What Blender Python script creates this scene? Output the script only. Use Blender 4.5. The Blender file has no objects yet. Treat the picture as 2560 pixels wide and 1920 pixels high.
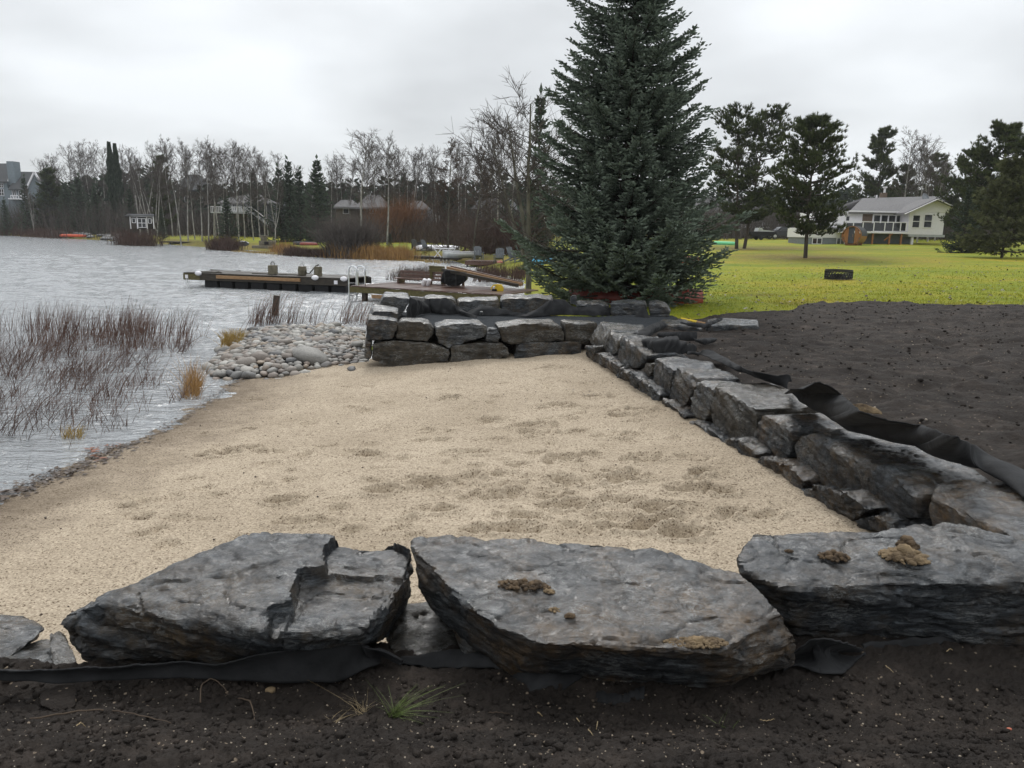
import bpy, bmesh, math, random
import numpy as np
from mathutils import Vector, Matrix
SC = bpy.context.scene
COL = SC.collection
# ---------------------------------------------------------------- camera
FPX = 1900.0
PITCH = math.atan(377/FPX); ROLL = math.radians(1.15); CAMH = 2.4
_f = np.array([0, math.cos(PITCH), -math.sin(PITCH)])
_u = np.array([0, math.sin(PITCH), math.cos(PITCH)])
_r = np.array([1.0, 0, 0])
RC = _r*math.cos(ROLL) + _u*math.sin(ROLL)
UC = _u*math.cos(ROLL) - _r*math.sin(ROLL)
CAM = np.array([0, 0, CAMH])
cam = bpy.data.cameras.new('camera'); camo = bpy.data.objects.new('camera', cam)
COL.objects.link(camo); SC.camera = camo
cam.sensor_width = 36; cam.lens = 36*FPX/2560; cam.clip_start = 0.05; cam.clip_end = 2000
m = Matrix.Identity(4)
for i in range(3):
    m[i][0] = RC[i]; m[i][1] = UC[i]; m[i][2] = -_f[i]; m[i][3] = CAM[i]
camo.matrix_world = m
# ---------------------------------------------------------------- world: overcast sky
W = bpy.data.worlds.new('World'); SC.world = W; W.use_nodes = True
nt = W.node_tree; nt.nodes.clear()
def _n(t, typ, **kw):
    n = t.nodes.new(typ)
    for k, v in kw.items(): setattr(n, k, v)
    return n
SUN_EL, SUN_AZ = math.radians(46), math.radians(-6)   # azimuth measured from +Y towards +X
sky = _n(nt, 'ShaderNodeTexSky', sky_type='NISHITA', sun_disc=False)
sky.sun_elevation = SUN_EL; sky.sun_rotation = SUN_AZ
tc = _n(nt, 'ShaderNodeTexCoord')
sep = _n(nt, 'ShaderNodeSeparateXYZ'); nt.links.new(tc.outputs['Generated'], sep.inputs[0])
zc = _n(nt, 'ShaderNodeMath', operation='MAXIMUM'); zc.inputs[1].default_value = 0.0; nt.links.new(sep.outputs[2], zc.inputs[0])
za = _n(nt, 'ShaderNodeMath', operation='ADD'); za.inputs[1].default_value = 0.22; nt.links.new(zc.outputs[0], za.inputs[0])
dv = _n(nt, 'ShaderNodeVectorMath', operation='DIVIDE'); nt.links.new(tc.outputs['Generated'], dv.inputs[0])
cb = _n(nt, 'ShaderNodeCombineXYZ'); nt.links.new(za.outputs[0], cb.inputs[0]); nt.links.new(za.outputs[0], cb.inputs[1]); nt.links.new(za.outputs[0], cb.inputs[2])
nt.links.new(cb.outputs[0], dv.inputs[1])
cl = _n(nt, 'ShaderNodeTexNoise'); cl.inputs['Scale'].default_value = 1.05; cl.inputs['Detail'].default_value = 4; cl.inputs['Roughness'].default_value = 0.45
nt.links.new(dv.outputs[0], cl.inputs['Vector'])
clr = _n(nt, 'ShaderNodeMapRange'); clr.inputs[1].default_value = 0.32; clr.inputs[2].default_value = 0.68; clr.inputs[3].default_value = 0.70; clr.inputs[4].default_value = 1.10
nt.links.new(cl.outputs['Fac'], clr.inputs[0])
# overcast luminance: brighter towards the zenith (CIE overcast)
gr = _n(nt, 'ShaderNodeMapRange'); gr.inputs[1].default_value = 0.0; gr.inputs[2].default_value = 1.0; gr.inputs[3].default_value = 8.0; gr.inputs[4].default_value = 17.0
nt.links.new(zc.outputs[0], gr.inputs[0])
mu = _n(nt, 'ShaderNodeMath', operation='MULTIPLY'); nt.links.new(clr.outputs[0], mu.inputs[0]); nt.links.new(gr.outputs[0], mu.inputs[1])
tint = _n(nt, 'ShaderNodeVectorMath', operation='SCALE'); tint.inputs[0].default_value = (0.965, 1.0, 1.03)
nt.links.new(mu.outputs[0], tint.inputs['Scale'])
mx = _n(nt, 'ShaderNodeMixRGB'); mx.inputs[0].default_value = 0.95
nt.links.new(sky.outputs[0], mx.inputs[1]); nt.links.new(tint.outputs[0], mx.inputs[2])
bg = _n(nt, 'ShaderNodeBackground'); bg.inputs[1].default_value = 0.1
nt.links.new(mx.outputs[0], bg.inputs[0])
wo = _n(nt, 'ShaderNodeOutputWorld'); nt.links.new(bg.outputs[0], wo.inputs[0])
# ---------------------------------------------------------------- sun (veiled by cloud)
sl = bpy.data.lights.new('sun', 'SUN'); sl.energy = 1.5; sl.angle = math.radians(16); sl.color = (1.0, 0.975, 0.94)
so = bpy.data.objects.new('sun', sl); COL.objects.link(so)
sd = Vector((math.sin(SUN_AZ)*math.cos(SUN_EL), math.cos(SUN_AZ)*math.cos(SUN_EL), math.sin(SUN_EL)))
so.rotation_euler = sd.to_track_quat('Z', 'Y').to_euler()
SC.view_settings.view_transform = 'Standard'; SC.view_settings.look = 'None'
SC.view_settings.exposure = 0; SC.view_settings.gamma = 1; SC.view_settings.use_curve_mapping = False
SC.render.engine = 'CYCLES'
SC.cycles.max_bounces = 6; SC.cycles.diffuse_bounces = 3; SC.cycles.glossy_bounces = 3; SC.cycles.transparent_max_bounces = 6
SC.cycles.use_denoising = True
# ---------------------------------------------------------------- helpers
def ray(u, v): return _f + RC*(u-1280)/FPX + UC*(960-v)/FPX
def G(u, v, z=0.0):          # where the sight line through photo point (u,v) meets height z
    d = ray(u, v); return CAM + d*((z-CAMH)/d[2])
def D(u, v, y):              # ... meets the upright plane at distance y
    d = ray(u, v); return CAM + d*(y/d[1])
def Wp(u, v, p0, p1, off=0.0, lean=0.0, zref=0.0):
    """... meets the upright plane through p0,p1, shifted by off along its right-hand normal, leaning back with height"""
    p0 = np.array(p0); p1 = np.array(p1)
    t = p1-p0; t[2] = 0; t /= np.linalg.norm(t)
    n = np.array([t[1], -t[0], 0.0])
    nn = n.copy(); nn[2] = -lean
    q = p0 + n*off; q[2] = zref
    d = ray(u, v); k = np.dot(q-CAM, nn)/np.dot(d, nn)
    return CAM + d*k
_H = np.random.RandomState(7).permutation(4096).astype(np.int64)
_GV = np.random.RandomState(8).normal(size=(4096, 3)); _GV /= np.linalg.norm(_GV, axis=1)[:, None]
def pn(P):
    P = np.asarray(P, float); I = np.floor(P).astype(np.int64); Fr = P-I
    S = Fr*Fr*Fr*(Fr*(Fr*6-15)+10)
    out = np.zeros(len(P))
    for dx in (0, 1):
        wx = S[:, 0] if dx else 1-S[:, 0]
        for dy in (0, 1):
            wy = S[:, 1] if dy else 1-S[:, 1]
            for dz in (0, 1):
                wz = S[:, 2] if dz else 1-S[:, 2]
                h = _H[(_H[(_H[(I[:, 0]+dx) & 4095] + I[:, 1]+dy) & 4095] + I[:, 2]+dz) & 4095]
                g = _GV[h]
                out += wx*wy*wz*((Fr[:, 0]-dx)*g[:, 0]+(Fr[:, 1]-dy)*g[:, 1]+(Fr[:, 2]-dz)*g[:, 2])
    return out*1.5
def fbm(P, oct=4, gain=0.5):
    P = np.asarray(P, float); a = 1.0; s = 0
    for i in range(oct):
        s = s + a*pn(P*(2**i)+i*17.3); a *= gain
    return s
def xy3(x, y, s): return np.stack([x*s, y*s, np.zeros_like(x)], 1)
def sm(a, b, x):
    t = np.clip((x-a)/(b-a), 0, 1); return t*t*(3-2*t)
def inpoly(x, y, poly):
    c = np.zeros(len(x), bool); n = len(poly)
    for i in range(n):
        x0, y0 = poly[i][:2]; x1, y1 = poly[(i+1) % n][:2]
        if y0 == y1: continue
        k = ((y0 > y) != (y1 > y)) & (x < (x1-x0)*(y-y0)/(y1-y0)+x0)
        c ^= k
    return c
def distline(x, y, pl):
    d = np.full(len(x), 1e9)
    for (x0, y0), (x1, y1) in zip(pl[:-1], pl[1:]):
        dx, dy = x1-x0, y1-y0; t = np.clip(((x-x0)*dx+(y-y0)*dy)/(dx*dx+dy*dy), 0, 1)
        d = np.minimum(d, np.hypot(x-x0-t*dx, y-y0-t*dy))
    return d
def mesh_np(name, V, Fs, smooth=False, sharp=None):
    """V (n,3); Fs: array (m,3) or (m,4), or a list of such arrays"""
    if not (isinstance(Fs, (list, tuple)) and isinstance(Fs[0], np.ndarray)): Fs = [Fs]
    Fs = [np.asarray(f, np.int32) for f in Fs if len(f)]
    me = bpy.data.meshes.new(name)
    me.vertices.add(len(V)); me.vertices.foreach_set('co', np.asarray(V, np.float32).ravel())
    li = np.concatenate([f.ravel() for f in Fs]); me.loops.add(len(li)); me.loops.foreach_set('vertex_index', li)
    ls = []; o = 0
    for f in Fs:
        ls.append(o+np.arange(len(f))*f.shape[1]); o += f.size
    ls = np.concatenate(ls).astype(np.int32)
    me.polygons.add(len(ls)); me.polygons.foreach_set('loop_start', ls)
    me.update(calc_edges=True)
    if smooth:
        me.polygons.foreach_set('use_smooth', np.ones(len(ls), bool))
        if sharp: me.set_sharp_from_angle(angle=math.radians(sharp))
    return me
def link(name, me, mat=None, parent=None):
    o = bpy.data.objects.new(name, me); COL.objects.link(o)
    if mat is not None and me is not None and len(me.materials) == 0: me.materials.append(mat)
    if parent is not None: o.parent = parent
    return o
def tag(o, label=None, cat=None, group=None, kind=None):
    if label: o['label'] = label
    if cat: o['category'] = cat
    if group: o['group'] = group
    if kind: o['kind'] = kind
    return o
def empty(name, loc=(0, 0, 0), rz=0.0):
    o = bpy.data.objects.new(name, None); COL.objects.link(o); o.empty_display_size = 0.2
    o.location = loc; o.rotation_euler = (0, 0, rz); return o
KIDS = {}
def add_kid(p, c): KIDS.setdefault(p.name, []).append(c)
def copy_tree(o, parent=None):
    c = o.copy(); COL.objects.link(c)
    if parent is not None: c.parent = parent
    for ch in [k for k in o.children]: copy_tree(ch, c)
    return c
class MB:
    """collects boxes, bars, tubes and lathes, then links ONE mesh object"""
    def __init__(s): s.V = []; s.F = []
    def face(s, pts):
        b = len(s.V); s.V += [tuple(p) for p in pts]; s.F.append(tuple(range(b, b+len(pts)))); return s
    def box(s, c, d, rz=0.0, M=None):
        b = len(s.V); x, y, z = d[0]/2, d[1]/2, d[2]/2
        for i in ((-x, -y, -z), (x, -y, -z), (x, y, -z), (-x, y, -z), (-x, -y, z), (x, -y, z), (x, y, z), (-x, y, z)):
            v = Vector(i)
            if M is not None: v = M @ v
            elif rz: v = Matrix.Rotation(rz, 3, 'Z') @ v
            s.V.append((v[0]+c[0], v[1]+c[1], v[2]+c[2]))
        for f in ((0, 3, 2, 1), (4, 5, 6, 7), (0, 1, 5, 4), (1, 2, 6, 5), (2, 3, 7, 6), (3, 0, 4, 7)): s.F.append(tuple(b+i for i in f))
        return s
    def bar(s, p0, p1, w, h, up=(0, 0, 1)):
        p0 = Vector(p0); p1 = Vector(p1); t = (p1-p0); L = t.length; t.normalize()
        a = t.cross(Vector(up))
        if a.length < 1e-4: a = t.cross(Vector((1, 0, 0)))
        a.normalize(); u = a.cross(t); M = Matrix((t, a, u)).transposed()
        return s.box((p0+p1)/2, (L, w, h), M=M)
    def tube(s, pts, r, n=6, cap=True):
        pts = [Vector(p) for p in pts]; N = len(pts); b = len(s.V)
        rs = r if isinstance(r, (list, tuple)) else [r]*N
        pa = None
        for i, p in enumerate(pts):
            t = (pts[min(i+1, N-1)]-pts[max(i-1, 0)]).normalized()
            if pa is None:
                a = t.cross(Vector((0, 0, 1)))
                if a.length < 0.1: a = t.cross(Vector((1, 0, 0)))
            else: a = pa-t*pa.dot(t)
            a.normalize(); pa = a; c = t.cross(a)
            for k in range(n):
                q = p+(a*math.cos(2*math.pi*k/n)+c*math.sin(2*math.pi*k/n))*rs[i]; s.V.append(tuple(q))
        for i in range(N-1):
            for k in range(n):
                s.F.append((b+i*n+k, b+i*n+(k+1) % n, b+(i+1)*n+(k+1) % n, b+(i+1)*n+k))
        if cap: s.F.append(tuple(b+k for k in reversed(range(n)))); s.F.append(tuple(b+(N-1)*n+k for k in range(n)))
        return s
    def lathe(s, c, prof, n=16):
        b = len(s.V)
        for r, z in prof:
            for k in range(n): s.V.append((c[0]+r*math.cos(2*math.pi*k/n), c[1]+r*math.sin(2*math.pi*k/n), c[2]+z))
        for i in range(len(prof)-1):
            for k in range(n): s.F.append((b+i*n+k, b+i*n+(k+1) % n, b+(i+1)*n+(k+1) % n, b+(i+1)*n+k))
        s.F.append(tuple(b+k for k in reversed(range(n)))); s.F.append(tuple(b+(len(prof)-1)*n+k for k in range(n)))
        return s
    def prism(s, poly, dvec):
        """closed polygon (3d points) extruded along dvec"""
        n = len(poly); b = len(s.V); dvec = np.array(dvec)
        s.V += [tuple(p) for p in poly]+[tuple(np.array(p)+dvec) for p in poly]
        s.F.append(tuple(range(b, b+n))); s.F.append(tuple(reversed(range(b+n, b+2*n))))
        for i in range(n): j = (i+1) % n; s.F.append((b+j, b+i, b+n+i, b+n+j))
        return s
    def build(s, name, mat, parent=None, smooth=False, sharp=40, bevel=0):
        me = bpy.data.meshes.new(name)
        V = s.V
        me.from_pydata(V, [], s.F); me.update()
        bm = bmesh.new(); bm.from_mesh(me); bmesh.ops.recalc_face_normals(bm, faces=bm.faces)
        if bevel: bmesh.ops.bevel(bm, geom=list(bm.edges), offset=bevel, segments=1, affect='EDGES')
        bm.to_mesh(me); bm.free()
        if smooth:
            me.polygons.foreach_set('use_smooth', np.ones(len(me.polygons), bool)); me.set_sharp_from_angle(angle=math.radians(sharp))
        o = link(name, me, mat)
        if parent is not None:
            o.parent = parent; o.matrix_parent_inverse = parent.matrix_basis.inverted()
        return o
def fan(y0, y1, ny, s0, s1, ns, xoff=0.0):
    y = np.exp(np.linspace(math.log(y0), math.log(y1), ny)); s = np.linspace(s0, s1, ns)
    Y, S = np.meshgrid(y, s, indexing='ij'); X = Y*S+xoff
    i = np.arange(ny-1)[:, None]*ns+np.arange(ns-1)[None, :]
    Fq = np.stack([i, i+1, i+ns+1, i+ns], -1).reshape(-1, 4)
    return X.ravel(), Y.ravel(), Fq
def keep_faces(V, Fq, keepv):
    k = keepv[Fq].all(1); Fq = Fq[k]
    used = np.zeros(len(V), bool); used[Fq.ravel()] = True
    idx = np.cumsum(used)-1
    return V[used], idx[Fq]
# ---------------------------------------------------------------- materials
class Mat:
    def __init__(s, name, rough=0.8, spec=0.3):
        s.m = bpy.data.materials.new(name); s.m.use_nodes = True; s.t = s.m.node_tree
        s.b = s.t.nodes['Principled BSDF']; s.b.inputs['Roughness'].default_value = rough
        s.b.inputs['Specular IOR Level'].default_value = spec
        s.tc = s.t.nodes.new('ShaderNodeTexCoord'); s.vec = s.tc.outputs['Object']
    def n(s, typ, **kw): return _n(s.t, typ, **kw)
    def l(s, a, b): s.t.links.new(a, b)
    def randvec(s):
        oi = s.n('ShaderNodeObjectInfo'); mm = s.n('ShaderNodeMath', operation='MULTIPLY'); mm.inputs[1].default_value = 53.0
        s.l(oi.outputs['Random'], mm.inputs[0]); v = s.n('ShaderNodeVectorMath', operation='ADD')
        s.l(s.tc.outputs['Object'], v.inputs[0]); s.l(mm.outputs[0], v.inputs[1]); s.vec = v.outputs[0]
    def mapv(s, scale, rot=(0, 0, 0)):
        mp = s.n('ShaderNodeMapping'); mp.inputs['Scale'].default_value = scale; mp.inputs['Rotation'].default_value = rot
        s.l(s.vec, mp.inputs[0]); return mp.outputs[0]
    def noise(s, scale, detail=4, rough=0.55, vec=None, dist=0.0):
        t = s.n('ShaderNodeTexNoise'); t.inputs['Scale'].default_value = scale; t.inputs['Detail'].default_value = detail
        t.inputs['Roughness'].default_value = rough; t.inputs['Distortion'].default_value = dist
        s.l(vec or s.vec, t.inputs['Vector']); return t.outputs['Fac']
    def ramp(s, fac, stops, const=False):
        r = s.n('ShaderNodeValToRGB'); e = r.color_ramp.elements
        if const: r.color_ramp.interpolation = 'CONSTANT'
        while len(e) < len(stops): e.new(0.5)
        for el, (p, c) in zip(e, stops):
            el.position = p; el.color = (c[0], c[1], c[2], 1) if not isinstance(c, (int, float)) else (c, c, c, 1)
        s.l(fac, r.inputs[0]); return r.outputs['Color']
    def mix(s, fac, a, b, mode='MIX'):
        x = s.n('ShaderNodeMixRGB', blend_type=mode)
        for v, i in ((fac, 0), (a, 1), (b, 2)):
            if isinstance(v, (int, float)): x.inputs[i].default_value = v
            elif isinstance(v, tuple): x.inputs[i].default_value = (*v, 1)
            else: s.l(v, x.inputs[i])
        return x.outputs[0]
    def bump(s, h, strength=0.5, dist=0.02, prev=None):
        b = s.n('ShaderNodeBump'); b.inputs['Strength'].default_value = strength; b.inputs['Distance'].default_value = dist
        s.l(h, b.inputs['Height'])
        if prev is not None: s.l(prev, b.inputs['Normal'])
        return b.outputs[0]
    def col(s, c):
        if isinstance(c, tuple): s.b.inputs['Base Color'].default_value = (*c, 1)
        else: s.l(c, s.b.inputs['Base Color'])
        return s
    def nrm(s, x): s.l(x, s.b.inputs['Normal']); return s
def simple(name, c1, c2=None, scale=3, rough=0.7, spec=0.3, bump=0.0, bscale=20, stretch=None, metal=0.0):
    M = Mat(name, rough, spec); M.randvec()
    v = M.mapv(stretch) if stretch else None
    if c2: M.col(M.ramp(M.noise(scale, 5, 0.6, v), [(0.3, c1), (0.7, c2)]))
    else: M.col(c1)
    if bump: M.nrm(M.bump(M.noise(bscale, 4, 0.6, v), bump, 0.01))
    M.b.inputs['Metallic'].default_value = metal
    return M.m
def slate(name, dark, light, brown, bamt, rough=(0.35, 0.7), vein=0.5):
    M = Mat(name, 0.4, 0.3); M.randvec()
    fol = M.mapv((2.0, 3.0, 8.0), (0.25, 0.1, 0.5))
    n1 = M.noise(2.4, 10, 0.68, fol, 1.4); n2 = M.noise(2.4, 6, 0.65)
    c = M.ramp(n1, [(0.38, dark), (0.50, tuple((a*.6+b*.4)*0.8 for a, b in zip(dark, light))), (0.63, light)])
    c = M.mix(1.0, c, M.ramp(M.noise(1.3, 3), [(0.35, (0.6, 0.6, 0.62)), (0.65, (1.15, 1.15, 1.15))]), 'MULTIPLY')
    fs = M.mapv((7, 10, 34), (0.25, 0.1, 0.5)); c = M.mix(1.0, c, M.ramp(M.noise(1.6, 7, 0.72, fs, 0.8), [(0.36, (0.35, 0.35, 0.36)), (0.52, (1, 1, 1)), (0.66, (1.9, 1.9, 1.9))]), 'MULTIPLY')
    st = M.ramp(n2, [(0.54-0.22*bamt, 0.0), (0.72-0.22*bamt, 1.0)])
    st2 = M.mix(1.0, st, M.ramp(M.noise(16, 5, 0.75), [(0.35, 0.1), (0.65, 1.0)]), 'MULTIPLY')
    c = M.mix(st2, c, brown)
    vv = M.noise(3.1, 7, 0.7, fol, 1.2)
    vm = M.ramp(vv, [(0.47, 0.0), (0.496, vein), (0.504, vein), (0.53, 0.0)])
    vm = M.mix(1.0, vm, M.ramp(M.noise(4.5, 3), [(0.45, 0.0), (0.62, 1.0)]), 'MULTIPLY')
    c = M.mix(vm, c, (0.36, 0.37, 0.36))
    sp = M.ramp(M.noise(38, 4, 0.75), [(0.64, 0.0), (0.72, 0.55)]); c = M.mix(sp, c, (0.30, 0.31, 0.31))
    M.col(c)
    rr = M.ramp(M.noise(7, 6, 0.7), [(0.35, rough[0]), (0.68, rough[1])]); M.l(rr, M.b.inputs['Roughness'])
    # rain film: wets the upward faces in patches
    geo = M.n('ShaderNodeNewGeometry'); sx = M.n('ShaderNodeSeparateXYZ'); M.l(geo.outputs['Normal'], sx.inputs[0])
    wr = M.n('ShaderNodeMapRange'); wr.inputs[1].default_value = 0.35; wr.inputs[2].default_value = 0.85; wr.inputs[3].default_value = 0.12; wr.inputs[4].default_value = 0.75; M.l(sx.outputs[2], wr.inputs[0])
    wet = M.mix(1.0, wr.outputs[0], M.ramp(M.noise(3.5, 6, 0.7, fol, 0.8), [(0.33, 0.25), (0.52, 1.0)]), 'MULTIPLY')
    M.l(wet, M.b.inputs['Coat Weight']); M.b.inputs['Coat Roughness'].default_value = 0.17; M.b.inputs['Coat IOR'].default_value = 1.8
    b1 = M.bump(M.noise(3.2, 10, 0.72, fol, 1.6), 1.0, 0.06)
    b2 = M.bump(M.noise(30, 6, 0.75), 0.6, 0.010, b1)
    M.nrm(b2); b3 = M.bump(M.noise(26, 5, 0.7, None), 0.4, 0.008, M.bump(M.noise(4.5, 9, 0.66, fol, 1.0), 0.6, 0.03)); M.l(b3, M.b.inputs['Coat Normal']); return M.m
M_SLATE = slate('wet_slate', (0.007, 0.009, 0.012), (0.072, 0.083, 0.093), (0.10, 0.064, 0.028), 0.45)
M_SLATE_TAN = slate('stained_slate', (0.008, 0.010, 0.013), (0.08, 0.088, 0.093), (0.145, 0.088, 0.038), 0.6)
M_SLATE_BROWN = slate('weathered_slate', (0.014, 0.014, 0.012), (0.075, 0.07, 0.06), (0.065, 0.048, 0.028), 1.0, (0.45, 0.75), 0.6)
M_SLATE_GREY = slate('pale_slate', (0.013, 0.015, 0.018), (0.14, 0.15, 0.158), (0.12, 0.09, 0.05), 0.4, (0.35, 0.65))
def water_mat():
    M = Mat('lake_water', 0.13, 0.5); M.b.inputs['IOR'].default_value = 1.8
    M.col((0.26, 0.272, 0.28))
    v2 = M.mapv((2.2, 5.0, 1), (0, 0, 0.2)); v3 = M.mapv((6, 15, 1), (0, 0, -0.15))
    b = M.bump(M.noise(1.0, 4, 0.6, v2, 0.6), 1.0, 0.10)
    c = M.bump(M.noise(1.0, 3, 0.6, v3, 0.3), 0.8, 0.018, b)
    M.nrm(c); return M.m
M_WATER = water_mat()
def sand_mat():
    M = Mat('coarse_sand', 0.9, 0.25)
    big = M.ramp(M.noise(0.9, 5, 0.6), [(0.3, (0.325, 0.265, 0.192)), (0.7, (0.435, 0.362, 0.272))])
    g = M.n('ShaderNodeTexVoronoi'); g.inputs['Scale'].default_value = 100; M.l(M.vec, g.inputs['Vector'])
    gs = M.n('ShaderNodeSeparateColor'); M.l(g.outputs['Color'], gs.inputs[0])
    gc = M.ramp(gs.outputs[0], [(0.0, (0.28, 0.23, 0.18)), (0.07, (0.5, 0.46, 0.43)), (0.18, (0.86, 0.84, 0.82)), (0.75, (1.1, 1.1, 1.1)), (0.95, (1.35, 1.35, 1.35))])
    c = M.mix(1.0, big, gc, 'MULTIPLY')
    # wet strip next to the water
    sp = M.n('ShaderNodeSeparateXYZ'); geo = M.n('ShaderNodeNewGeometry'); M.l(geo.outputs['Position'], sp.inputs[0])
    nz = M.noise(2.5, 4, 0.6); ad = M.n('ShaderNodeMath', operation='MULTIPLY_ADD'); ad.inputs[1].default_value = -0.05; M.l(nz, ad.inputs[0]); M.l(sp.outputs[2], ad.inputs[2])
    mr = M.n('ShaderNodeMapRange'); mr.inputs[1].default_value = -0.02; mr.inputs[2].default_value = 0.05; mr.inputs[3].default_value = 0.8; mr.inputs[4].default_value = 0.0
    M.l(ad.outputs[0], mr.inputs[0])
    c = M.mix(mr.outputs[0], c, M.mix(1.0, c, (0.33, 0.30, 0.28), 'MULTIPLY'))
    M.col(c)
    M.nrm(M.bump(gs.outputs[0], 0.5, 0.008, M.bump(M.noise(14, 6, 0.7), 0.6, 0.03)))
    return M.m
M_SAND = sand_mat()
def soil_mat():
    M = Mat('dark_topsoil', 0.88, 0.25)
    c = M.ramp(M.noise(3.0, 8, 0.65), [(0.3, (0.013, 0.0095, 0.0075)), (0.55, (0.034, 0.0265, 0.0215)), (0.75, (0.076, 0.059, 0.048))])
    g = M.n('ShaderNodeTexVoronoi'); g.inputs['Scale'].default_value = 55; M.l(M.vec, g.inputs['Vector'])
    gs = M.n('ShaderNodeSeparateColor'); M.l(g.outputs['Color'], gs.inputs[0])
    sp = M.ramp(gs.outputs[1], [(0.972, 0.0), (0.978, 1.0)])
    sd = M.ramp(g.outputs['Distance'], [(0.25, 1.0), (0.4, 0.0)])
    c = M.mix(M.mix(1.0, sp, sd, 'MULTIPLY'), c, (0.28, 0.22, 0.16))
    M.col(c)
    M.nrm(M.bump(M.noise(9, 8, 0.75), 1.0, 0.05, M.bump(M.noise(70, 4, 0.7), 0.8, 0.008)))
    return M.m
M_SOIL = soil_mat()
def lawn_mat():
    M = Mat('autumn_lawn', 0.85, 0.2)
    a = M.ramp(M.noise(0.28, 6, 0.65), [(0.30, (0.13, 0.195, 0.011)), (0.5, (0.255, 0.275, 0.013)), (0.70, (0.36, 0.275, 0.026))])
    f = M.ramp(M.noise(6, 8, 0.75, M.mapv((1, 0.6, 1))), [(0.25, (0.45, 0.45, 0.42)), (0.55, (1, 1, 1)), (0.8, (1.35, 1.25, 1.1))])
    c = M.mix(1.0, a, f, 'MULTIPLY')
    at = M.n('ShaderNodeAttribute', attribute_name='litter')
    lit = M.ramp(M.noise(3.5, 7, 0.7), [(0.3, (0.060, 0.042, 0.018)), (0.7, (0.17, 0.105, 0.035))])
    at2 = M.n('ShaderNodeMath', operation='MULTIPLY'); M.l(at.outputs['Fac'], at2.inputs[0]); M.l(M.ramp(M.noise(1.6, 5, 0.7), [(0.3, 0.35), (0.6, 1.0)]), at2.inputs[1])
    c = M.mix(at2.outputs[0], c, lit)
    M.col(c); M.nrm(M.bump(M.noise(22, 6, 0.75), 1.0, 0.05)); return M.m
M_LAWN = lawn_mat()
def tint_mat(name, c0, c1, rough=0.75, spec=0.2, trans=0.0):
    """colour runs from c0 to c1 with the per-leaf 'tint' attribute"""
    M = Mat(name, rough, spec); at = M.n('ShaderNodeAttribute', attribute_name='tint')
    M.col(M.ramp(at.outputs['Fac'], [(0.0, c0), (1.0, c1)])); return M.m
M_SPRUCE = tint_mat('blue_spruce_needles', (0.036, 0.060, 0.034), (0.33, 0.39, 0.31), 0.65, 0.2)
M_FARSPRUCE = tint_mat('dark_spruce_needles', (0.02, 0.032, 0.021), (0.095, 0.125, 0.085))
M_PINE = tint_mat('pine_needles', (0.016, 0.026, 0.009), (0.11, 0.135, 0.045))
M_DULLPINE = tint_mat('sagging_pine_needles', (0.045, 0.054, 0.024), (0.19, 0.20, 0.09))
M_RUSTTWIG = simple('rusty_twigs', (0.13, 0.06, 0.03), (0.23, 0.115, 0.055), 2, 0.9)
M_LARCH = simple('brown_twigs', (0.05, 0.036, 0.028), (0.11, 0.075, 0.055), 2, 0.9)
M_TWIG = simple('grey_brown_twigs', (0.05, 0.041, 0.036), (0.115, 0.098, 0.086), 2, 0.9)
M_BUSH = simple('maroon_twigs', (0.045, 0.026, 0.022), (0.10, 0.060, 0.045), 2, 0.9)
M_BIRCH = simple('white_birch_bark', (0.14, 0.132, 0.12), (0.45, 0.43, 0.40), 5, 0.8, 0.2, stretch=(1, 1, 0.35))
M_BARK = simple('dark_bark', (0.035, 0.028, 0.022), (0.09, 0.075, 0.06), 5, 0.9, 0.2, 0.6, 18, (1, 1, 0.3))
M_GREYBARK = simple('grey_bark', (0.07, 0.065, 0.05), (0.17, 0.16, 0.12), 5, 0.9, 0.2, 0.5, 18, (1, 1, 0.3))
def fabric_mat():
    M = Mat('black_geotextile', 0.75, 0.12); M.randvec()
    M.col(M.ramp(M.noise(6, 5, 0.6), [(0.3, (0.011, 0.0113, 0.012)), (0.7, (0.032, 0.0325, 0.034))]))
    M.b.inputs['Sheen Weight'].default_value = 0.03; M.b.inputs['Sheen Roughness'].default_value = 0.4
    M.nrm(M.bump(M.noise(220, 2, 0.6), 0.35, 0.002, M.bump(M.noise(7, 4, 0.6), 0.4, 0.02))); return M.m
M_FABRIC = fabric_mat()
M_GRAVEL = simple('dark_crushed_gravel', (0.014, 0.016, 0.018), (0.055, 0.060, 0.066), 60, 0.95, 0.1, 1.0, 60)
COBSTOPS = [(0.0, (0.16, 0.155, 0.145)), (0.16, (0.30, 0.285, 0.26)), (0.3, (0.11, 0.11, 0.112)), (0.42, (0.32, 0.26, 0.20)), (0.53, (0.19, 0.16, 0.138)), (0.66, (0.42, 0.405, 0.37)), (0.78, (0.21, 0.20, 0.18)), (0.9, (0.27, 0.22, 0.185)), (1.0, (0.15, 0.155, 0.16))]
def cobble_mat():
    M = Mat('river_cobble', 0.6, 0.35); M.randvec()
    oi = M.n('ShaderNodeObjectInfo')
    c = M.ramp(oi.outputs['Random'], COBSTOPS)
    M.col(M.mix(1.0, c, M.ramp(M.noise(9, 6, 0.7), [(0.3, (0.6, 0.6, 0.6)), (0.7, (1.2, 1.2, 1.2))]), 'MULTIPLY'))
    M.nrm(M.bump(M.noise(25, 5, 0.6), 0.3, 0.01)); return M.m
M_COBBLE = cobble_mat()
_m = Mat('small_river_cobble', 0.6, 0.35); _at = _m.n('ShaderNodeAttribute', attribute_name='tint'); _m.col(_m.ramp(_at.outputs['Fac'], COBSTOPS)); M_COBBLE2 = _m.m
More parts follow.
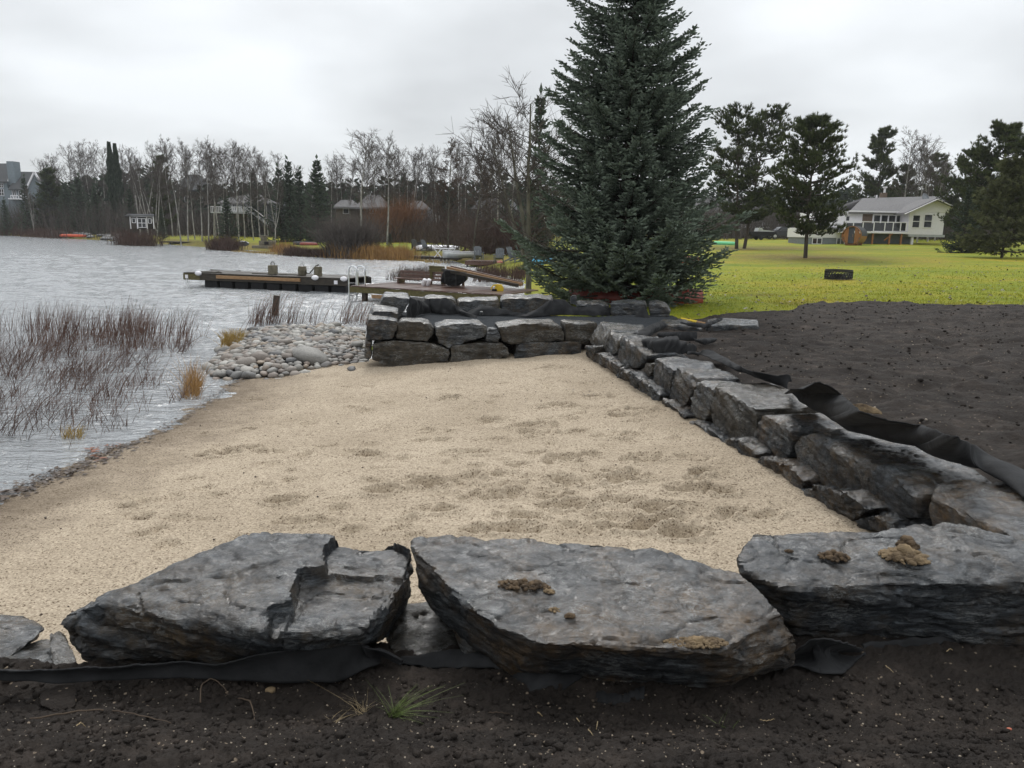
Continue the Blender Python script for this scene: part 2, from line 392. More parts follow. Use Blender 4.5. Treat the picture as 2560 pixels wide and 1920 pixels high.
def wood(name, c1, c2, rough=0.6, along=(0.6, 8, 8), spec=0.35):
    M = Mat(name, rough, spec); M.randvec(); v = M.mapv(along)
    M.col(M.ramp(M.noise(2.5, 7, 0.65, v), [(0.28, c1), (0.72, c2)]))
    M.nrm(M.bump(M.noise(5, 6, 0.6, v), 0.35, 0.006)); return M.m
M_DECK = wood('wet_red_brown_decking', (0.045, 0.022, 0.016), (0.16, 0.085, 0.06), 0.28, spec=0.5)
M_OLIVE = wood('mossy_treated_timber', (0.045, 0.04, 0.012), (0.14, 0.115, 0.04), 0.6)
M_DARKWOOD = wood('dark_wet_timber', (0.016, 0.013, 0.010), (0.06, 0.048, 0.034), 0.5, spec=0.3)
M_TANWOOD = wood('new_pine_board', (0.20, 0.11, 0.05), (0.36, 0.22, 0.11), 0.5)
M_CEDAR = wood('orange_cedar', (0.20, 0.075, 0.022), (0.42, 0.19, 0.065), 0.45, (8, 8, 0.6))
M_GREYWOOD = wood('grey_weathered_wood', (0.12, 0.11, 0.095), (0.30, 0.28, 0.25), 0.6)
M_BLACK = simple('black_plastic', (0.007, 0.007, 0.008), (0.014, 0.014, 0.015), 6, 0.55, 0.2)
M_IRON = simple('black_painted_steel', (0.010, 0.010, 0.010), (0.022, 0.020, 0.019), 9, 0.55, 0.4)
M_WHITE = simple('white_paint', (0.75, 0.735, 0.76), (0.82, 0.80, 0.82), 4, 0.5, 0.4)
M_CHROME = simple('aluminium_tube', (0.72, 0.73, 0.75), None, 1, 0.28, 0.5, metal=1.0)
M_ALU = simple('dull_aluminium', (0.45, 0.46, 0.46), (0.58, 0.59, 0.58), 4, 0.45, 0.5, metal=0.5)
M_CONC = simple('stained_concrete', (0.09, 0.078, 0.05), (0.21, 0.19, 0.14), 5, 0.85, 0.3, 0.5, 30)
M_ROPE = simple('dark_wet_rope', (0.03, 0.028, 0.022), (0.08, 0.072, 0.055), 20, 0.8)
M_GLASS = simple('dark_window_glass', (0.012, 0.014, 0.016), (0.035, 0.038, 0.04), 2, 0.06, 0.6)
M_ROOF = simple('grey_shingles', (0.13, 0.125, 0.125), (0.23, 0.225, 0.225), 9, 0.9, 0.2, 0.4, 14)
M_DARKROOF = simple('charcoal_shingles', (0.05, 0.052, 0.055), (0.095, 0.097, 0.10), 6, 0.85, 0.2)
M_BRICK = simple('brown_brick', (0.10, 0.072, 0.052), (0.20, 0.15, 0.115), 12, 0.9, 0.2, stretch=(1, 1, 3))
M_GREYWALL = simple('grey_parging', (0.17, 0.185, 0.20), (0.23, 0.245, 0.26), 3, 0.85)
M_BLUESIDE = simple('blue_grey_siding', (0.16, 0.19, 0.21), (0.21, 0.245, 0.265), 3, 0.75)
M_TANSIDE = simple('tan_siding', (0.12, 0.10, 0.085), (0.17, 0.145, 0.12), 3, 0.8)
M_GREYSIDE = simple('pale_grey_siding', (0.36, 0.37, 0.37), (0.45, 0.46, 0.46), 3, 0.75)
M_RED = simple('faded_red_paint', (0.17, 0.028, 0.02), (0.30, 0.06, 0.04), 5, 0.45, 0.4)
M_ORANGE = simple('orange_red_plastic', (0.52, 0.075, 0.03), (0.60, 0.10, 0.04), 3, 0.4, 0.4)
M_BLUE = simple('light_blue_plastic', (0.06, 0.30, 0.50), (0.10, 0.38, 0.58), 3, 0.45, 0.4)
M_GREEN = simple('mint_green_plastic', (0.12, 0.52, 0.24), (0.18, 0.60, 0.30), 3, 0.45, 0.4)
M_YELLOW = simple('yellow_plastic', (0.62, 0.42, 0.02), (0.72, 0.52, 0.04), 4, 0.45, 0.4)
M_TRUCK = simple('black_car_paint', (0.008, 0.009, 0.010), None, 1, 0.12, 0.6)
M_TYRE = simple('black_rubber', (0.012, 0.012, 0.012), (0.025, 0.025, 0.025), 8, 0.85)
M_SLATEBLUE = simple('grey_blue_painted_wood', (0.085, 0.095, 0.105), (0.15, 0.16, 0.17), 6, 0.6)
M_REED = simple('dead_rushes', (0.055, 0.029, 0.023), (0.155, 0.09, 0.066), 1.5, 0.8)
M_CATTAIL = simple('dry_orange_cattails', (0.20, 0.105, 0.035), (0.42, 0.25, 0.09), 1.2, 0.8)
M_GOLD = simple('dry_golden_grass', (0.22, 0.13, 0.035), (0.40, 0.29, 0.08), 3, 0.8)
M_GRASS = tint_mat('grass_blades', (0.14, 0.205, 0.013), (0.40, 0.355, 0.033), 0.7)
M_TUFT = simple('green_grass_blades', (0.05, 0.085, 0.018), (0.16, 0.20, 0.06), 6, 0.5)
M_LEAF = simple('wet_brown_leaves', (0.018, 0.012, 0.008), (0.075, 0.042, 0.022), 9, 0.45, 0.4)
M_RUST = simple('rust_red_leaves', (0.14, 0.035, 0.012), (0.22, 0.07, 0.02), 9, 0.5, 0.4)
M_MUD = simple('damp_sandy_mud', (0.06, 0.042, 0.028), (0.26, 0.19, 0.11), 14, 0.9, 0.2, 1.0, 40)
M_STRAW = simple('pale_straw', (0.30, 0.22, 0.12), (0.42, 0.33, 0.2), 6, 0.8)
M_ROOT = simple('brown_root', (0.06, 0.042, 0.03), (0.11, 0.08, 0.055), 6, 0.9)
M_PEBBLE = simple('pale_pebbles', (0.24, 0.18, 0.12), (0.45, 0.40, 0.33), 3, 0.7)
M_PUDDLE = simple('rain_water_film', (0.05, 0.055, 0.058), None, 1, 0.03, 1.0)
M_PUDDLE.node_tree.nodes['Principled BSDF'].inputs['IOR'].default_value = 2.2
# ================================================================ TERRAIN
SHORE = [(-330, 380), (-102.4, 153.6), (-67, 125), (-45.5, 102.3), (-29.5, 85), (-16.1, 69.7), (-10.5, 71), (-5.7, 67.4), (-4.1, 60), (0.5, 40.2), (0.4, 29), (-1.0, 24), (-2.6, 20), (-3.0, 15.5), (-4.3, 12.6), (-4.2, 9.9), (-4.14, 8.5), (-4.27, 7.6), (-4.46, 6.3), (-4.6, 3), (-4.6, -20)]
LAND = SHORE+[(900, -20), (900, 900), (-330, 900)]
WL0, WL1 = np.array([1.30, 13.26, 0.3]), np.array([2.52, 5.3, 0.35])
def wall_x(y): return np.interp(y, [3.0, 5.3, 13.26], [2.88, 2.52, 1.30])
PINES = [(1850, 612, 74), (2013, 643, 51)]
def ground_v(x, y):
    x = np.asarray(x, float); y = np.asarray(y, float)
    d = distline(x, y, SHORE); s = np.where(inpoly(x, y, LAND), d, -d)
    z = np.where(s > 0, 0.5*sm(0, 3, s)+0.035*np.minimum(s, 22)+0.022*np.maximum(s-22, 0), 0.25*s)
    z = z+0.02*np.maximum(s-70, 0)*sm(70, 120, s)+5.5*sm(4, 40, s)*sm(-62, -90, x)
    z = z+0.10*pn(np.stack([x*0.09, y*0.09, x*0], -1))*sm(1, 10, s)
    return np.maximum(z, -1.2), s
def ground(x, y): return float(ground_v([x], [y])[0][0])
SBP = [G(u, v, 0.82)[:2] for u, v in ((1640, 797), (1778, 787), (1817, 781), (1855, 783), (1964, 781), (2007, 766), (2050, 764), (2108, 771), (2160, 769), (2244, 775), (2361, 785), (2560, 790), (2800, 800))]
# water
x, y = [], []
X, Y, Fq = fan(3.2, 260, 620, -1.0, 0.22, 470)
P = np.stack([X, Y, X*0], 1); am = sm(0.0, 6, distline(X, Y, SHORE))
Z = am*(0.06*fbm(P*[.45, 1.1, 1], 3)+0.036*fbm(P*[1.3, 3.2, 1]+7, 3))+(.25+.75*am)*0.009*fbm(P*[4, 9, 1]+3, 2)
Z = np.where(Y > 60, Z*np.clip(60/Y, .3, 1), Z)
V = np.stack([X, Y, Z-0.004], 1); n0 = len(V)
xl, xr = X.reshape(620, 470)[:, 0], X.reshape(620, 470)[:, -1]; yl = Y.reshape(620, 470)[:, 0]
ring = np.array([(-700, 3.2, 0), (60, 3.2, 0), (-700, -60, 0), (60, -60, 0), (-700, 260, 0), (60, 260, 0), (-700, 700, 0), (60, 700, 0)])-[0, 0, .03]
V = np.concatenate([V, ring]); L0, R0 = 0, 469; LT, RT = 619*470, 619*470+469
me = mesh_np('water', V, [Fq, np.array([(n0, n0+2, n0+3, n0+1), (n0+4, n0+5, n0+7, n0+6), (n0, L0, LT, n0+4), (R0, n0+1, n0+5, RT)])], True)
tag(link('water', me, M_WATER), 'grey wind-rippled lake water reflecting the overcast sky', kind='structure')
me = mesh_np('lake_bed', [(-700, -60, -1.5), (900, -60, -1.5), (900, 900, -1.5), (-700, 900, -1.5)], [(0, 1, 2, 3)])
tag(link('lake_bed', me, M_SOIL), 'dark lake bed under the water', kind='structure')
# lawn and far bank, one sheet
X, Y, Fq = fan(10.5, 850, 330, -1.05, 1.15, 420)
Z, S = ground_v(X, Y)
SOILM = (X > 2.0) & (X < 16) & (Y < np.interp(X, [q[0] for q in SBP], [q[1] for q in SBP])-.35)
Z = np.where(SOILM, Z-0.35, Z)
Z = Z+0.02*fbm(np.stack([X*0.7, Y*0.7, X*0], -1), 3)
V = np.stack([X, Y, Z], 1)
keep = (S > -2.5) & ~((X < wall_x(np.minimum(Y, 13.2))+0.9) & (Y < 15.2))
lit = np.zeros(len(X))
for (u, v, d) in PINES:
    p = D(u, v, d); lit = np.maximum(lit, 0.95*np.exp(-(((X-p[0])/5.0)**2+((Y-p[1])/9.0)**2)))
p = D(1930, 615, 74); lit = np.maximum(lit, 0.85*np.exp(-(((X-p[0])/9.0)**2+((Y-p[1])/10.0)**2)))
for (u, v, z) in ((1905, 732, 0.85), (2420, 777, 0.9), (1990, 765, 0.8)):
    p = G(u, v, z); lit = np.maximum(lit, 0.8*np.exp(-(((X-p[0])/0.55)**2+((Y-p[1])/0.8)**2)))
lit = np.maximum(lit, 0.9*np.exp(-(S-1.5)**2/9.0)*sm(45, 60, Y))
lit = np.maximum(lit, sm(13, 22, S)*sm(-9, -20, X)*0.95)
lit = np.maximum(lit, sm(110, 140, Y)*0.9)
lit = np.maximum(lit, 0.3*sm(0.1, 0.5, pn(np.stack([X*0.05, Y*0.03, X*0+4], -1)))*sm(30, 45, Y))
def put_attr(me, name, arr):
    a = me.attributes.new(name, 'FLOAT', 'POINT'); a.data.foreach_set('value', np.asarray(arr, np.float32))
used = keep[Fq].all(1)
V2, F2 = keep_faces(V, Fq, keep); idx = np.zeros(len(V), bool); idx[Fq[used].ravel()] = True
me = mesh_np('lawn', V2, F2, True); put_attr(me, 'litter', lit[idx])
tag(link('lawn', me, M_LAWN), 'yellow-green autumn lawn rising from the lake towards the houses', kind='structure')
# soil
SB = SBP
def soil_h(X, Y, detail=True):
    z = 0.83-0.265*sm(1.95, 2.72, Y)*(1-sm(3.3, 4.3, Y))
    g = ground_v(X, Y)[0]+0.05
    b = sm(9, 15, Y); z = z*(1-b)+np.maximum(g, z*0.0+0.78)*b
    z = np.where(Y < 4, z-.2*sm(3.3, 3.44, Y)*(X < 2.2)-.06*sm(2.9, 3.1, Y)*sm(-.8, -.65, X)*sm(.08, -.05, X), z)
    z = z-.08*(1-sm(.6, 1.5, X-wall_x(np.minimum(Y, 13.2))))*(X > wall_x(np.minimum(Y, 13.2)))*sm(3.6, 4.4, Y)
    if detail:
        P = np.stack([X, Y, X*0], 1)
        z = z+0.035*pn(P*0.9)+0.045*fbm(P*[1.3, 3.0, 1]+[3, 0, 0], 3)*sm(4, 6, Y)
        z = z+0.016*fbm(P*7+[0, 5, 0], 4)+0.010*np.abs(fbm(P*19, 3))
        z = z+0.013*fbm(P*[36, 36, 1]+[0, 2, 0], 3, .6)*(1-sm(3, 6, Y))
        for (x0, y0, x1, y1) in ((3.2, 6.0, 9.5, 9.0), (3.0, 7.2, 9.0, 11.0), (4.2, 4.5, 8.0, 14.5), (5.4, 4.3, 9.4, 13.6), (3.4, 10.5, 11, 13.0)):
            q = distline(X+.25*np.sin(Y*.7), Y+.2*np.sin(X*.9), [(x0, y0), (x1, y1)]); z = z-.035*np.exp(-(q/.13)**2)+.018*np.exp(-((q-.26)/.09)**2)
        # shallow wheel ruts and a few hollows
        for (u, v, rx, ry, dz) in ((2035, 860, .55, .25, -.09), (2040, 828, .5, .2, -.05), (2330, 795, .6, .3, -.06), (2180, 800, .5, .25, -.05), (2250, 960, .35, .18, -.06), (2090, 935, .6, .15, .05), (2430, 970, .25, .15, .07)):
            p = G(u, v, 0.82); z = z+dz*np.exp(-((X-p[0])/rx)**2-((Y-p[1])/ry)**2)
    return z
X, Y, Fq = fan(1.25, 20, 450, -1.15, 0.98, 520)
sbx = np.array([p[0] for p in SB]); sby = np.array([p[1] for p in SB])
bound = np.interp(X, sbx, sby)+0.22*fbm(np.stack([X*1.4, X*0, X*0], 1), 3)
right = (X > np.where(Y < 13.2, wall_x(Y)+0.58, 2.05+(Y-13.2)*0.45)) & (Y < bound)
keep = ((Y < np.where(X < -1.72, 2.98, np.where((X > -.72) & (X < 0), 3.26, 3.46))) | right) & (X < 15)
Z = soil_h(X, Y)
edge = np.clip((bound-Y)/0.35, 0, 1); Z = np.where(Y > 13, Z-0.06*(1-edge), Z)
V2, F2 = keep_faces(np.stack([X, Y, Z], 1), Fq, keep)
tag(link('soil', mesh_np('soil', V2, F2, True), M_SOIL), 'dark freshly spread topsoil in the foreground and behind the stone wall', kind='structure')
# sand
shy = [p[1] for p in SHORE[::-1]]; shx = [p[0] for p in SHORE[::-1]]
def shore_x(y): return np.interp(y, [-20, 3, 6.3, 7.6, 8.5, 9.9, 12.6, 14, 16, 20], [-4.6, -4.6, -4.46, -4.27, -4.14, -4.18, -4.32, -4.4, -4.6, -4.6])
def sand_h(X, Y): return 0.062*(X-shore_x(Y))
X, Y, Fq = fan(2.75, 14.6, 540, -1.45, 0.62, 560)
P = np.stack([X, Y, X*0], 1)
Z = np.clip(sand_h(X, Y), -0.6, 0.42)+0.022*fbm(P*1.1, 3)+0.016*fbm(P*[2.2, 6.5, 1], 3)*sm(-3, 0.5, X)+0.010*fbm(P*[4, 8, 1], 4)+0.004*np.abs(fbm(P*16, 3))
rg = np.random.RandomState(3)
prints = [(1395, 1010), (1365, 1018), (1430, 1018), (1560, 1050), (1590, 1035), (1525, 1097), (1415, 1145), (1530, 1190), (1410, 1205), (1470, 1212), (1545, 1213), (1720, 1245), (1760, 1205), (1800, 1250), (1900, 1320), (1830, 1310), (1580, 1330), (1650, 1325), (1700, 1355), (1310, 1290), (1430, 1262), (1130, 980), (1370, 920), (1490, 995), (610, 1075), (560, 1085), (950, 1205), (920, 1110), (1060, 1190), (1240, 1180), (1250, 1230), (1180, 1120), (1330, 1060), (1650, 1290), (1380, 1240), (1100, 1260), (1280, 1320), (1560, 1265), (1620, 1160), (1450, 1080), (1230, 1040), (740, 1270), (700, 1210), (1340, 1130)]
dep = []
for u, v in prints:
    p = G(u, v, 0.3); q = rg.uniform(.11, .19); dep.append((p[0], p[1], q, rg.uniform(.07, .10), rg.uniform(.06, .10))); dep.append((p[0]+q*rg.choice([-1.3, 1.3]), p[1]+rg.uniform(-.06, .06), q*.6, .06, rg.uniform(.03, .06)))
for i in range(190):
    t = rg.rand()
    u = rg.uniform(1050, 1800) if t < .6 else rg.uniform(300, 1500); v = rg.uniform(930, 1330)
    p = G(u, v, 0.3)
    if p[0] < wall_x(p[1])-0.3 and p[0] > -3.6: dep.append((p[0], p[1], rg.uniform(.05, .13), rg.uniform(.04, .09), rg.uniform(.018, .045)))
for (cx, cy, rx, ry, dz) in dep:
    k = np.nonzero((np.abs(X-cx) < rx*3) & (np.abs(Y-cy) < ry*3))[0]
    a = rg.uniform(-.35, .35); ca, sa = math.cos(a), math.sin(a)
    ex = ((X[k]-cx)*ca+(Y[k]-cy)*sa)/rx; ey = (-(X[k]-cx)*sa+(Y[k]-cy)*ca)/ry
    r2 = ex**2+ey**2; r2 = r2*(1+0.45*pn(np.stack([ex*.7+cx*3, ey*.7+cy*3, ex*0], 1)))
    Z[k] += -dz*np.exp(-np.abs(r2)**1.8)+0.4*dz*np.exp(-((np.sqrt(np.abs(r2))-1.35)/0.3)**2)
# tyre / rake drag lines bottom left
keep = (X > -6.2) & (X < wall_x(np.clip(Y, 3, 13.2))+0.25) & (Y < np.where(X > -2.6, 13.6, 13.3))
V2, F2 = keep_faces(np.stack([X, Y, Z], 1), Fq, keep)
tag(link('sand', mesh_np('sand', V2, F2, True), M_SAND), 'pale coarse sand beach with footprints between lake and stone wall', kind='structure')
# ================================================================ ROCKS
def rock_mesh(name, pts, vox, amp, seed, sharp=34, ledge=1.0, carve=None, fol=None):
    bm = bmesh.new()
    for p in pts: bm.verts.new(tuple(p))
    r = bmesh.ops.convex_hull(bm, input=bm.verts)
    bmesh.ops.delete(bm, geom=[e for e in set(r['geom_interior']+r['geom_unused']) if isinstance(e, bmesh.types.BMVert)], context='VERTS')
    bmesh.ops.recalc_face_normals(bm, faces=bm.faces)
    me = bpy.data.meshes.new('tmp'); bm.to_mesh(me); bm.free()
    o = bpy.data.objects.new('tmp', me); COL.objects.link(o)
    md = o.modifiers.new('r', 'REMESH'); md.mode = 'VOXEL'; md.voxel_size = vox
    dg = bpy.context.evaluated_depsgraph_get(); ev = o.evaluated_get(dg); em = ev.to_mesh()
    n = len(em.vertices); V = np.empty(n*3); em.vertices.foreach_get('co', V); V = V.reshape(-1, 3)
    N = np.empty(n*3); em.vertices.foreach_get('normal', N); N = N.reshape(-1, 3)
    Fs = np.array([tuple(p.vertices) for p in em.polygons if len(p.vertices) == 4], np.int32)
    F3 = np.array([tuple(p.vertices) for p in em.polygons if len(p.vertices) == 3], np.int32).reshape(-1, 3)
    ev.to_mesh_clear(); bpy.data.objects.remove(o); bpy.data.meshes.remove(me)
    S = np.array([seed*3.71, seed*1.93, seed*2.37])
    fx = np.array(fol if fol is not None else (0.12, -0.25, 1.0)); fx = fx/np.linalg.norm(fx)
    q = V @ fx
    side = np.sqrt(np.clip(1-(N @ fx)**2, 0, 1))[:, None]
    Q = np.stack([V[:, 0]*1.7, V[:, 1]*1.7, q*16], 1)+S
    d = amp*fbm(V*2.6+S, 4, 0.55)
    st = fbm(V*np.array([2.0, 2.0, 3.0])+S*1.7, 3)*6; fl = np.floor(st); fr_ = st-fl; stp = (fl+sm(0.42, 0.58, fr_))/6-.10*fr_
    st2 = fbm(V*np.array([6.5, 6.5, 5])+S*.7, 2)*3; f2 = np.floor(st2); stp = stp+.28*((f2+sm(.4, .6, st2-f2))/3-.25*(st2-f2))
    d = d+amp*1.15*stp+amp*0.36*fbm(V*13+S, 4, .6)
    cr = np.abs(pn(V*np.array([2.6, 3.4, 5.0])+S*2.1)); d = d-amp*.75*sm(.05, .0, cr)-amp*.45*sm(.06, .0, np.abs(pn(V*np.array([6.0, 7.5, 11.0])+S*.9)))
    V = V+N*d[:, None]
    V = V+N*side*(ledge*amp*(1.0*fbm(Q, 3, .6)+.9*np.floor(fbm(Q*.6+5, 2)*4)/4))[:, None]
    if carve:
        for poly, dz in carve:
            px = V[:, 0]+0.02*pn(V*9+S); py = V[:, 1]+0.02*pn(V*9-S)
            k = inpoly(px, py, poly) & (N[:, 2] > 0.3); V[k, 2] -= dz
    c = V.mean(0); c[2] = V[:, 2].min()
    return mesh_np(name, V-c, [Fs, F3] if len(F3) else Fs, True, sharp), c, V, (Fs, F3)
BV = {}
from mathutils.bvhtree import BVHTree
def rock(name, pts, vox, amp, seed, mat, label=None, cat=None, group=None, parent=None, key=None, **kw):
    me, c, V, Fs = rock_mesh(name, pts, vox, amp, seed, **kw)
    o = link(name, me, mat); o.location = c
    if parent is not None: o.parent = parent; o.location = Vector(c)-parent.location
    tag(o, label, cat, group)
    if key: BV[key] = BVHTree.FromPolygons([tuple(v) for v in V], [tuple(f) for f in Fs[0]]+[tuple(f) for f in Fs[1]])
    return o
def hit(key, u, v):
    d = ray(u, v); h = BV[key].ray_cast(Vector(CAM), Vector(d).normalized())
    return np.array(h[0]) if h[0] is not None else None
def PZ(l): return [G(u, v, z) for u, v, z in l]
# ---- front row of armour stones
GR = 'armour stones along the front edge of the beach'
s1 = PZ([(146, 1565, .72), (165, 1528, .77), (300, 1478, .87), (450, 1412, .92), (620, 1336, .97), (700, 1330, .98), (850, 1336, .97), (985, 1348, .95), (1024, 1372, .93),
         (230, 1512, .83), (420, 1508, .86), (560, 1535, .87), (660, 1580, .85), (760, 1600, .82), (900, 1590, .83), (950, 1540, .86), (1022, 1440, .86),
         (205, 1650, .56), (330, 1668, .54), (560, 1668, .54), (760, 1650, .56), (945, 1615, .60), (1000, 1520, .62)])
s1 += [(s1[0][0]+.15, 3.35, .35), (s1[4][0], 3.75, .35), (s1[8][0]-.08, 3.6, .4), (s1[18][0], 3.05, .42)]
carve1 = [([G(u, v, .92)[:2] for u, v in ((828, 1320), (840, 1362), (808, 1392), (818, 1420), (742, 1430), (724, 1492), (668, 1500), (676, 1560), (720, 1535), (915, 1520), (1060, 1420), (1040, 1320))], 0.055),
          ([G(u, v, .92)[:2] for u, v in ((840, 1415), (1010, 1412), (905, 1515), (715, 1530), (690, 1540), (730, 1490), (745, 1440))], 0.022)]
rock('armour_stone', s1, .0120, .017, 1, M_SLATE, 'long dark slate boulder with stepped broken top, beside the gap left of centre', 'boulder', GR, key='s1', carve=carve1)
s2 = PZ([(1026, 1368, .96), (1032, 1345, .97), (1130, 1334, .98), (1270, 1344, .985), (1420, 1352, .98), (1540, 1362, .97), (1640, 1374, .96), (1850, 1430, .93), (1960, 1530, .87), (1998, 1590, .78),
         (1150, 1440, .93), (1190, 1530, .88), (1250, 1570, .87), (1340, 1608, .86), (1500, 1602, .86), (1680, 1618, .84), (1790, 1640, .81), (1880, 1665, .72), (1990, 1650, .66),
         (1045, 1470, .80), (1210, 1600, .66), (1330, 1655, .58), (1500, 1695, .54), (1800, 1712, .52), (1965, 1672, .55)])
s2 += [(s2[1][0]+.12, 3.55, .55), (s2[6][0], 3.65, .4), (s2[8][0]-.1, 3.3, .4), (0.0, 3.0, .45), (.9, 3.0, .4)]
rock('armour_stone', s2, .0120, .015, 2, M_SLATE_TAN, 'broad flat-topped slate boulder with rusty streaks and a mud patch, front centre', 'boulder', GR, key='s2')
s3 = PZ([(1846, 1392, .95), (1852, 1372, .97), (1880, 1334, .985), (2000, 1330, .99), (2200, 1326, .99), (2430, 1314, 1.0), (2490, 1326, .99), (2600, 1378, .97), (2850, 1430, .95),
         (1856, 1432, .91), (1960, 1468, .88), (2130, 1465, .885), (2300, 1450, .90), (2430, 1428, .91), (2600, 1420, .92), (2850, 1455, .92),
         (1990, 1585, .60), (2200, 1598, .58), (2400, 1578, .6), (2600, 1565, .6), (2850, 1570, .6), (1880, 1520, .66)])
s3 += [(s3[2][0], 3.65, .4), (s3[7][0], 3.5, .4), (s3[8][0], 3.3, .4)]
rock('armour_stone', s3, .0120, .016, 3, M_SLATE, 'blocky slate boulder topped by brown mud clumps at the right edge', 'boulder', GR, key='s3')
gp = [D(u, v, y) for u, v, y in ((965, 1600, 3.3), (1010, 1515, 3.45), (1080, 1500, 3.5), (1180, 1560, 3.4), (1215, 1640, 3.2), (1090, 1665, 3.1), (980, 1660, 3.12), (1000, 1540, 3.7), (1180, 1580, 3.8))]
rock('armour_stone', gp, .02, .018, 4, M_SLATE_BROWN, 'brown muddy stone wedged low in the gap between two front boulders', 'boulder', GR, ledge=.5)
gp = [D(u, v, y) for u, v, y in ((1122, 1545, 3.2), (1150, 1555, 3.15), (1190, 1625, 3.05), (1165, 1640, 3.05), (1130, 1560, 3.35), (1190, 1640, 3.3))]
rock('stone_chip', gp, .012, .006, 5, M_SLATE_TAN, 'thin yellowish stone chip leaning under the central boulder', 'stone')
gp = [D(u, v, y) for u, v, y in ((-160, 1545, 3.3), (-40, 1536, 3.55), (60, 1538, 3.6), (112, 1556, 3.5), (118, 1572, 3.4), (60, 1615, 3.3), (8, 1668, 3.15), (-160, 1680, 3.1), (-120, 1600, 3.7), (90, 1590, 3.7))]
rock('armour_stone', gp, .016, .016, 6, M_SLATE, 'tilted slate slab cut off by the left edge beside the sand', 'boulder', GR)
gp = [D(u, v, y) for u, v, y in ((-60, 1672, 3.05), (30, 1650, 3.2), (75, 1605, 3.45), (128, 1592, 3.5), (132, 1672, 3.05), (-60, 1760, 3.1), (120, 1760, 3.1), (140, 1690, 3.4))]
rock('armour_stone', gp, .016, .014, 7, M_SLATE_GREY, 'pale low slate slab under the tilted slab in the lower left corner', 'boulder', GR)
gp = [D(u, v, y) for u, v, y in ((116, 1578, 3.3), (150, 1568, 3.38), (168, 1580, 3.35), (205, 1668, 3.1), (140, 1672, 3.05), (122, 1668, 3.1), (150, 1740, 3.1), (200, 1740, 3.2), (160, 1620, 3.5))]
rock('stone_block', gp, .013, .010, 8, M_SLATE_BROWN, 'small upright block with an orange face at left end of long boulder', 'stone')
gp = [D(u, v, y) for u, v, y in ((128, 1692, 2.82), (172, 1688, 2.84), (192, 1720, 2.72), (190, 1768, 2.6), (130, 1780, 2.55), (95, 1760, 2.6), (100, 1720, 2.75), (140, 1790, 2.9), (180, 1790, 2.9))]
rock('soil_covered_stone', gp, .012, .010, 9, M_SOIL, 'soil-caked rock half buried in front of the left boulders', 'stone')
# ---- right-hand wall: two courses
RW = empty('right_retaining_wall', (1.9, 9.3, 0.2))
tag(RW, 'two-course dry-stacked slate wall running away along the right side of the sand', 'stone wall')
rr = np.random.RandomState(11)
def z3(l): return [(1400+a/3.456, 780+b/3.456) for a, b in l]
def z4(l): return [(1760+a/2.765, 940+b/2.765) for a, b in l]
def wall_stone(parent, poly, p0, p1, off, depth, seed, vox, amp, mat, lean=.06, zref=.5, rise=.0, label=None, ledge=1.0, shrink=.0, zt=None):
    p0 = np.array(p0); p1 = np.array(p1); t = p1-p0; t[2] = 0; t /= np.linalg.norm(t); n = np.array([t[1], -t[0], 0])
    fr = []
    for u, v in poly:
        p = Wp(u, v, p0, p1, off, lean, zref)
        if zt is not None and p[2] > zt: p = G(u, v, zt)          # the front face leans back to a level top
        fr.append(p)
    c = np.mean(fr, 0)
    pts = list(fr)
    for p in fr:
        b = p-n*depth*(.72 if zt is not None and p[2] > zt-.1 else 1)*rr.uniform(.85, 1.1); b = b+(c-p)*shrink
        if p[2] > c[2]: b[2] += rise+rr.uniform(-.02, .02)
        else: b[2] += rr.uniform(-.02, .04)
        pts.append(b)
    return rock('stone', pts, vox, amp, seed, mat, label=label, parent=parent, ledge=ledge)
up = [
    (z3([(345, 88), (465, 112), (470, 170), (410, 225), (385, 335), (290, 305), (240, 235)]), .75, M_SLATE_GREY, None),
    (z3([(420, 172), (530, 190), (515, 260), (495, 330), (425, 420), (382, 385), (390, 290)]), .5, M_SLATE_GREY, None),
    (z3([(530, 205), (610, 210), (650, 300), (745, 370), (740, 410), (665, 490), (590, 488), (500, 440), (490, 340)]), .6, M_SLATE, None),
    (z3([(735, 440), (800, 450), (800, 510), (760, 570), (700, 588), (660, 545)]), .35, M_SLATE_BROWN, None),
    (z3([(810, 388), (990, 430), (975, 500), (945, 600), (940, 730), (860, 722), (800, 690), (800, 520)]), .7, M_SLATE, None),
    (z3([(1000, 470), (1180, 560), (1175, 640), (1080, 800), (1040, 842), (945, 745), (955, 580)]), .75, M_SLATE, None),
    (z3([(1190, 600), (1370, 590), (1330, 680), (1300, 830), (1260, 932), (1180, 925), (1105, 872), (1165, 740)]), .4, M_SLATE_GREY, None),
    (z3([(1380, 596), (1455, 600), (1570, 690), (1690, 835), (1695, 1010), (1665, 1200), (1600, 1185), (1400, 1045), (1308, 950), (1310, 830), (1345, 640)]), .8, M_SLATE_BROWN, 'large smooth brown-faced block in the upper course'),
    (z3([(1740, 890), (1900, 890), (2010, 1000), (2005, 1080), (1975, 1255), (1880, 1305), (1740, 1262), (1680, 1185), (1665, 1050), (1720, 950)]), .75, M_SLATE_TAN, 'ochre-stained block beside the fabric roll'),
    (z4([(650, 395), (780, 385), (960, 440), (1100, 505), (1300, 650), (1485, 820), (1470, 985), (1420, 992), (1250, 962), (1100, 922), (900, 805), (700, 712), (640, 650), (620, 470)]), .85, M_SLATE, 'largest block of the wall with a wet pale top'),
    (z4([(1610, 738), (1700, 760), (1840, 805), (1960, 900), (2130, 1050), (2260, 1180), (2200, 1260), (1900, 1150), (1560, 1110), (1540, 960), (1560, 830)]), .9, M_SLATE_TAN, 'pale-streaked block at the near end'),
]
